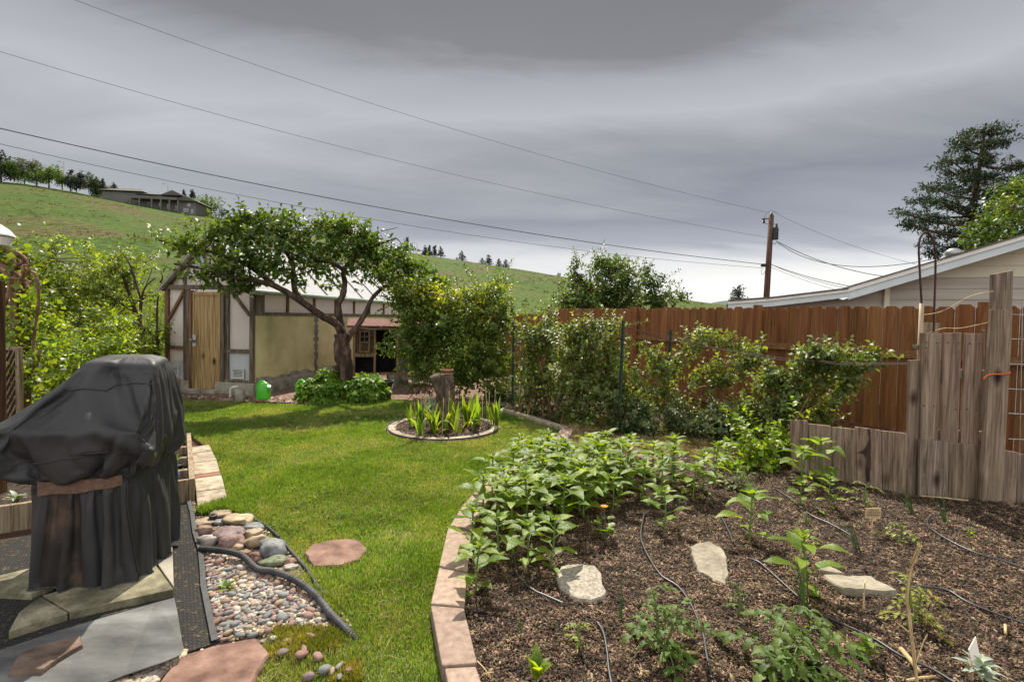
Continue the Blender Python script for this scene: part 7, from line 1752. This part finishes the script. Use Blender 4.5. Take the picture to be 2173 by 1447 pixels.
class Plant:
    """mesh data of one plant variant; place() makes a thing with its parts"""
    def __init__(s, name, parts): s.name = name; s.parts = parts      # parts: list of (part name, mesh, material)
    def place(s, loc, label, cat, group=None, rz=0, sc=1.0):
        e = thing(s.name, loc, label, cat, group, rz); e.scale = (sc, sc, sc)
        for nm, me, mat in s.parts:
            o = bpy.data.objects.new(nm, me); COL.objects.link(o); o.parent = e
        return e
def mesh_of(mb, name, mat, smooth=True):
    me = bpy.data.meshes.new(name); me.from_pydata([tuple(v) for v in mb.v], [], mb.f); me.polygons.foreach_set('use_smooth', [smooth] * len(me.polygons)); me.materials.append(mat); me.update(); return me
def leafmesh(V, Fc, name, mat):
    me = np_mesh(name, [tuple(v) for v in V], np.array(Fc), True); me.materials.append(mat); return me
SUNF = []
for sd_ in range(9):
    mb, V, Fc = sunflower_mesh(100 + sd_, .34, 1.0); SUNF.append(Plant('sunflower_seedling', [('stem', mesh_of(mb, 'stem', m_stem), m_stem), ('leaves', leafmesh(V, Fc, 'leaves', m_sunleaf), m_sunleaf)]))
SG = 'sunflower seedlings in the mulch bed'
spots = [
    (1010, 1258, .27, 'frontmost sunflower seedling beside the shaded edging block'), (998, 1178, .31, 'sunflower seedling leaning over the left edging blocks, second from the front'), (1060, 1192, .28, 'sunflower seedling in the front group between the leftmost and the stone'), (1120, 1200, .27, 'sunflower seedling left of the tallest pair near the round speckled stone'), (1168, 1205, .30, 'sunflower seedling nearest the round speckled stone'),
    (1030, 1108, .35, 'tall sunflower seedling stretching its leaf over the lawn'), (1360, 1065, .33, 'sunflower seedling behind the orange nasturtium'), (1410, 1122, .28, 'broad sunflower seedling by the middle drip hose'), (1590, 1150, .34, 'large lone sunflower in the middle of the bed'), (1705, 1262, .33, 'lone sunflower beside the long flagstone'),
    (1700, 1075, .20, 'smallest sunflower seedling in front of the plank border'), (1762, 1075, .24, 'low broad sunflower seedling in front of the plank border'), (1700, 1030, .36, 'tall sunflower against the left end of the plank border'), (1745, 1025, .42, 'tallest sunflower against the plank border'), (1470, 1060, .30, 'sunflower seedling at the right end of the crowd'), (1435, 1035, .36, 'sunflower seedling rising above the right end of the crowd'), (1300, 1085, .27, 'sunflower seedling left of the orange nasturtium')]
crowd = [(1062, 1130), (1105, 1128), (1150, 1120), (1195, 1118), (1240, 1105), (1075, 1080), (1120, 1078), (1165, 1075), (1210, 1070), (1258, 1070), (1310, 1048), (1090, 1040), (1135, 1035), (1180, 1035), (1225, 1030), (1270, 1030), (1318, 1015), (1105, 1008), (1150, 1003), (1195, 1003), (1240, 998), (1285, 995), (1395, 1050), (1380, 1015), (1425, 1005), (1345, 1000), (1520, 1020), (1500, 1045), (1110, 985), (1160, 980), (1270, 985)]
crowd += [(1085, 1150), (1045, 1060), (1140, 1100), (1185, 1092), (1230, 1085), (1105, 1060), (1150, 1055), (1195, 1050), (1245, 1045), (1290, 1060), (1260, 1015), (1205, 1015), (1160, 1020), (1115, 1025), (1330, 1040)]
seen = set()
for i, (x, y, h, lab) in enumerate(spots):
    SUNF[i % 9].place(G(x, y, .045), lab, 'sunflower', SG, random.uniform(0, 6.28), h / .34)
for i, (x, y) in enumerate(crowd):
    x += random.uniform(-8, 8); y += random.uniform(-5, 5)
    SUNF[(i * 4 + 2) % 9].place(G(x, y, .045), 'young sunflower seedling inside the dense crowd at the top left of the mulch bed', 'sunflower', SG, random.uniform(0, 6.28), random.uniform(.85, 1.18))
def tomato(seed, h, spread, loc, lab, mat=m_tomleaf, nb=9, cat='tomato plant', dens=1.0):
    r = random.Random(seed); V = []; Fc = []; mb = MB(); loc = Vector(loc)
    e = thing('tomato_plant', loc, lab, cat, 'tomato plants in the mulch bed')
    tops = [Vector((r.uniform(-.04, .04), r.uniform(-.04, .04), h)), Vector((spread * .4, .0, h * .75))] if nb > 7 else [Vector((r.uniform(-.03, .03), 0, h))]
    for tp in tops:
        stem = smooth_path([loc + Vector((0, 0, -.02)), loc + tp * .5 + Vector((r.uniform(-.02, .02), 0, 0)), loc + tp], 6); mb.tube(stem, grad(.0075, .004, len(stem)), 7)
        for i in range(nb):
            t = .22 + .78 * i / (nb - 1); b = stem[min(int(t * (len(stem) - 1)), len(stem) - 1)]; az = i * 2.4 + r.uniform(-.4, .4); Lb = spread * r.uniform(.6, 1.0) * (1.1 - .45 * t)
            el = r.uniform(.25, .7); pts = []; p = b.copy()
            for k in range(7):
                a = el - .22 * k; p = p + Vector((math.cos(az) * math.cos(a), math.sin(az) * math.cos(a), math.sin(a))) * Lb / 6; pts.append(p.copy())
            mb.tube([b] + pts, [.003] * 2 + [.002] * 6, 5, cap=False)
            for k in (1, 3, 5):
                for s in (-1, 1):
                    l = Lb * r.uniform(.34, .5) * dens; big_leaf(V, Fc, pts[k], az + s * r.uniform(.8, 1.2), r.uniform(-.1, .35), l, l * .55, r.uniform(.6, 1.5), r.uniform(.1, .4), 6, .35, .8, r.uniform(0, 6))
            l = Lb * .5 * dens; big_leaf(V, Fc, pts[6], az, .0, l, l * .55, 1.0, .25, 6, .35, .8)
    me = mesh_of(mb, 'stem', m_stem); o = link('stem', me, m_stem, e); me.transform(Matrix.Translation(-loc))
    np_obj('leaves', [tuple(v) for v in V], Fc, mat, e, smooth=True)
    return e
tomato(1, .30, .20, G(1398, 1392, .045), 'tomato plant with drooping leaves left of the bottom middle')
tomato(2, .31, .23, G(1672, 1445, .045), 'largest bushy tomato plant at the bottom of the bed', nb=11)
tomato(3, .22, .15, G(1575, 1045, .045), 'dark leaved tomato plant behind the large lone sunflower')
tomato(4, .20, .15, G(1840, 1078, .045), 'yellowing tomato plant behind the small engraved plant sign', M('leaf_tomato_yellowing', [(.06, .08, .015), (.13, .14, .03), (.26, .22, .06)], 9, 4, .5, .2, 60, island=.35, transl=.35), nb=7)
tomato(5, .26, .17, G(1925, 1330, .045), 'straggly yellow leaved tomato tied to the dry stalk', M('leaf_tomato_yellow', [(.10, .13, .015), (.20, .20, .03), (.32, .27, .06)], 9, 4, .5, .2, 60, island=.35, transl=.38), nb=8, dens=.8)
tomato(6, .13, .12, G(1905, 1150, .045), 'small bright green seedling right of the engraved plant sign', m_leaf_bright, nb=5, cat='seedling')
tomato(7, .12, .075, G(1234, 1375, .045), 'small yellow green seedling below the round speckled stone', M('leaf_limeyellow', [(.12, .20, .02), (.22, .27, .03)], 9, 4, .5, .2, 60, island=.3, transl=.4), nb=6, cat='seedling')
tomato(8, .17, .07, G(1565, 1305, .045), 'slim dark marigold seedling below the pointed flagstone', m_tomleaf, nb=7, cat='seedling')
tomato(9, .10, .07, G(1712, 1115, .045), 'tiny dark green seedling between plank border and lone sunflower', m_leaf_bright, nb=5, cat='seedling')
def rosette(name, loc, n, L, W, lab, mat, cat, seed, el=(.3, 1.0), h=.02, grp=None, parts=None):
    r = random.Random(seed); V = []; Fc = []; loc = Vector(loc); e = thing(name, loc, lab, cat, grp)
    mb = MB(); mb.tube([loc - EZ * .02, loc + EZ * h], [.005, .004], 6)
    for k in range(n):
        t = k / max(n - 1, 1); b = loc + EZ * h * (.3 + .7 * t); l = L * r.uniform(.7, 1.1) * (1.1 - .35 * t); big_leaf(V, Fc, b, k * 2.4 + r.uniform(-.3, .3), r.uniform(*el), l, l * W, r.uniform(.3, 1.1), .25, ph=k)
    mb.build('stem', m_stem, e); np_obj('leaves', [tuple(v) for v in V], Fc, mat, e, smooth=True); return e
rosette('seedling', G(1838, 1400, .045), 10, .08, .5, 'small bright seedling on the longest drip hose', m_leaf_bright, 'seedling', 3, (.2, .8), .10)
rosette('seedling', G(1138, 1455, .045), 8, .13, .42, 'upright sunflower sprout at the bottom left of the bed', m_sunleaf, 'seedling', 4, (.9, 1.35), .07)
rosette('seedling', G(1726, 1158, .045), 4, .06, .5, 'tiny two leaved sprout above the lone sunflower', m_leaf_bright, 'seedling', 5, (.2, .6), .02)
rosette('seedling', G(1740, 1090, .045), 4, .06, .5, 'tiny yellow green sprout by the plank border hose', m_leaf_bright, 'seedling', 6, (.2, .6), .02)
rosette('seedling', G(1650, 1062, .045), 4, .06, .5, 'tiny pale sprout right of the large lone sunflower', m_leaf_bright, 'seedling', 7, (.2, .6), .02)
rosette('seedling', G(2057, 1140, .045), 7, .06, .25, 'thin orange tipped seedling near the hooked drip hose', m_leaf_bright, 'seedling', 8, (.5, 1.2), .06)
rosette('silver_plant', G(2080, 1450, .045), 22, .10, .34, 'pale silvery leaved plant in the lower right corner', m_paleleaf, 'plant', 9, (.1, 1.0), .10)
rosette('weed', G(478, 1250, .01), 9, .07, .35, 'small green weed growing among the pebbles', m_leaf_bright, 'weed', 10, (.2, .9), .01)
rosette('seedling', pc2 + EZ * .07, 12, .10, .5, 'green seedling in the black pot of the planter box', m_leaf_bright, 'seedling', 11, (.3, 1.1), .05)
rosette('seedling', pc1 + EZ * .09, 8, .07, .5, 'yellow green seedling in the blue pot of the planter box', m_leaf_bright, 'seedling', 12, (.3, 1.1), .04)
rosette('seedling', PO - PE1 * 1.15 + PE2 * .35 + EZ * .08, 14, .10, .4, 'small leafy plant in the left end of the planter box', m_paleleaf, 'seedling', 13, (.2, 1.1), .06)
# nasturtium with an orange flower
def nasturtium():
    loc = G(1280, 1145, .045); e = thing('nasturtium', loc, 'nasturtium with round leaves and one orange flower', 'nasturtium'); r = random.Random(5); V = []; Fc = []; mb = MB()
    for k in range(12):
        a = r.uniform(0, 6.28); hh = r.uniform(.06, .17); q = loc + Vector((math.cos(a) * r.uniform(.03, .09), math.sin(a) * r.uniform(.03, .09), hh)); mb.tube([loc, (loc + q) / 2 + EZ * .02, q], .0022, 5, cap=False)
        big_leaf(V, Fc, q - Vector((math.cos(a), math.sin(a), 0)) * .025, a, r.uniform(.0, .7), .055, .055, .4, .1, 6, 0, .9)
    top = loc + Vector((.0, 0, .23)); mb.tube([loc, loc + Vector((.01, 0, .12)), top], .0022, 5, cap=False); mb.build('stems', m_stem, e); np_obj('leaves', [tuple(v) for v in V], Fc, m_leaf_bright, e, smooth=True)
    V = []; Fc = []
    for k in range(6): big_leaf(V, Fc, top, k * 1.05, .6, .032, .03, .6, .2, 5, 0, .6)
    np_obj('flower', [tuple(v) for v in V], Fc, m_petal, e, smooth=True)
nasturtium()
def onion(px, py, ytop, n, lab, seed, lean=-1):
    loc = G(px, py, .045); h = (py - ytop) * loc.y / F; r = random.Random(seed); e = thing('onion_plant', loc, lab, 'onion', 'onion shoots in the mulch bed'); mb = MB()
    for k in range(n):
        t = loc + Vector((lean * r.uniform(.1, .5) * h, r.uniform(-.05, .05), h * r.uniform(.6, 1.0))); mb.tube(smooth_path([loc + Vector((r.uniform(-.012, .012), 0, -.01)), (loc + t) / 2 + EZ * h * .06, t], 5), grad(.0055, .0012, 11), 6)
    mb.build('shoots', m_onion, e, smooth=True)
onion(1714, 1312, 1172, 5, 'tall onion shoots crossing the lone sunflower by the long flagstone', 1); onion(1822, 1168, 1100, 4, 'onion shoots below the engraved plant sign', 2); onion(1106, 1345, 1272, 2, 'single onion shoot in the lower left mulch', 3, -.4); onion(1316, 1312, 1232, 2, 'thin onion shoot left of the drooping tomato', 4, .2); onion(1938, 1092, 1028, 4, 'onion shoots in front of the plank panel left side', 5); onion(2008, 1112, 1032, 4, 'onion shoots in front of the knotty boards', 6)
# plant markers
def marker(px, py, ytop, w, h, lab, mat, rot=0, diamond=False, ink=False):
    loc = G(px, py, .045); s = loc.y / F; e = thing('plant_marker', loc, lab, 'plant marker', None, rot); top = (py - ytop) * s
    X = Vector((math.cos(rot), math.sin(rot), 0)); Y = Vector((-math.sin(rot), math.cos(rot), 0))
    org = loc
    def bld(m, nm, mt, par):
        me = bpy.data.meshes.new(nm); me.from_pydata([tuple(Matrix.Rotation(-rot, 3, 'Z') @ (p - org)) for p in m.v], [], m.f); me.update(); return link(nm, me, mt, par)
    m = MB(); m.beam(loc - EZ * .03, loc + EZ * (top - h * s), .007, .007); bld(m, 'stick', m_tagw, e)
    m = MB(); c = loc + EZ * (top - h * s / 2); W_, H_ = w * s / 2, h * s / 2
    if diamond: q = [c - X * W_ * .2 - EZ * H_, c + X * W_ - EZ * H_ * .25, c + X * W_ * .2 + EZ * H_, c - X * W_ + EZ * H_ * .1]
    else: q = [c - X * W_ - EZ * H_, c + X * W_ - EZ * H_, c + X * W_ + EZ * H_, c - X * W_ + EZ * H_]
    q = [p - Y * .004 for p in q]; m.prism(q, .004, up=-Y); pl = bld(m, 'plate', mat, e)
    if ink:
        m = MB(); r = random.Random(3)
        for row in range(4):
            x = -W_ * .8 if row else -W_ * .5
            while x < W_ * (.8 if row else .5):
                l = r.uniform(.006, .016); m.box(c - Y * .0094, X, Y, EZ, (x, 0, H_ * (.62 - row * .36)), (min(x + l, W_ * .82), .001, H_ * (.62 - row * .36) + .005)); x += l + .004
        bld(m, 'lettering', m_ink, pl)
marker(1850, 1130, 1076, 36, 22, 'small engraved tan plant sign on a stick', m_tagw, .1, False, True)
marker(1832, 1295, 1230, 20, 28, 'narrow plain wooden marker in front of the long flagstone', m_tagw, .9)
marker(2062, 1450, 1345, 26, 62, 'pale diamond shaped tag standing in the silvery plant', m_tagp, .1, True)
# dry stalk and sticks
m = MB(); b = G(1952, 1490, .04); yy = b.y; P = smooth_path([b, D(1940, 1400, yy), D(1928, 1300, yy), D(1926, 1260, yy), D(1936, 1200, yy), D(1950, 1155, yy)], 5)
e = thing('dry_stalk', b, 'tall dry brown stalk standing at the bottom right of the bed', 'stalk')
m.tube(P, grad(.0065, .003, len(P)), 7, wob=.4)
for k in range(5): m.tube(smooth_path([p + Vector((.008 * math.sin(k * 1.3 + i * .4), .008 * math.cos(k + i * .3), 0)) for i, p in enumerate(P[4:])], 2), .0026, 5)
m.build('stem', m_straw, e)
m = MB(); m.tube([D(1928, 1340, yy), D(1900, 1318, yy)], [.003, .0015], 5); m.tube([D(1942, 1410, yy), D(1960, 1360, yy), D(1968, 1345, yy)], [.003, .002, .0015], 5); m.build('side_twig', m_straw, e)
for (a, b_), r, lab in [(((1912, 1376), (1950, 1424)), .011, 'short pale stick beside the dry stalk'), (((1955, 1052), (2055, 1062)), .006, 'straw lying at the foot of the plank panel'), (((1925, 1443), (1985, 1435)), .006, 'thin straw at the bottom of the dry stalk'), (((1028, 1430), (1048, 1426)), .003, 'dry straw on the mulch beside the lowest edging block'), (((1013, 1402), (1040, 1434)), .003, 'dry straw crossing near the lowest edging block'), (((2133, 1325), (2134, 1345)), .006, 'pale wood splinter standing near the right edge'), (((1445, 1386), (1480, 1384)), .008, 'brown twig beside the middle drip hose')]:
    m = MB(); p, q = G(*a, .07), G(*b_, .07); m.tube([p, (p + q) / 2 + EZ * .004, q], r, 7); tag(m.build('stick', m_straw, smooth=True), lab, 'stick')
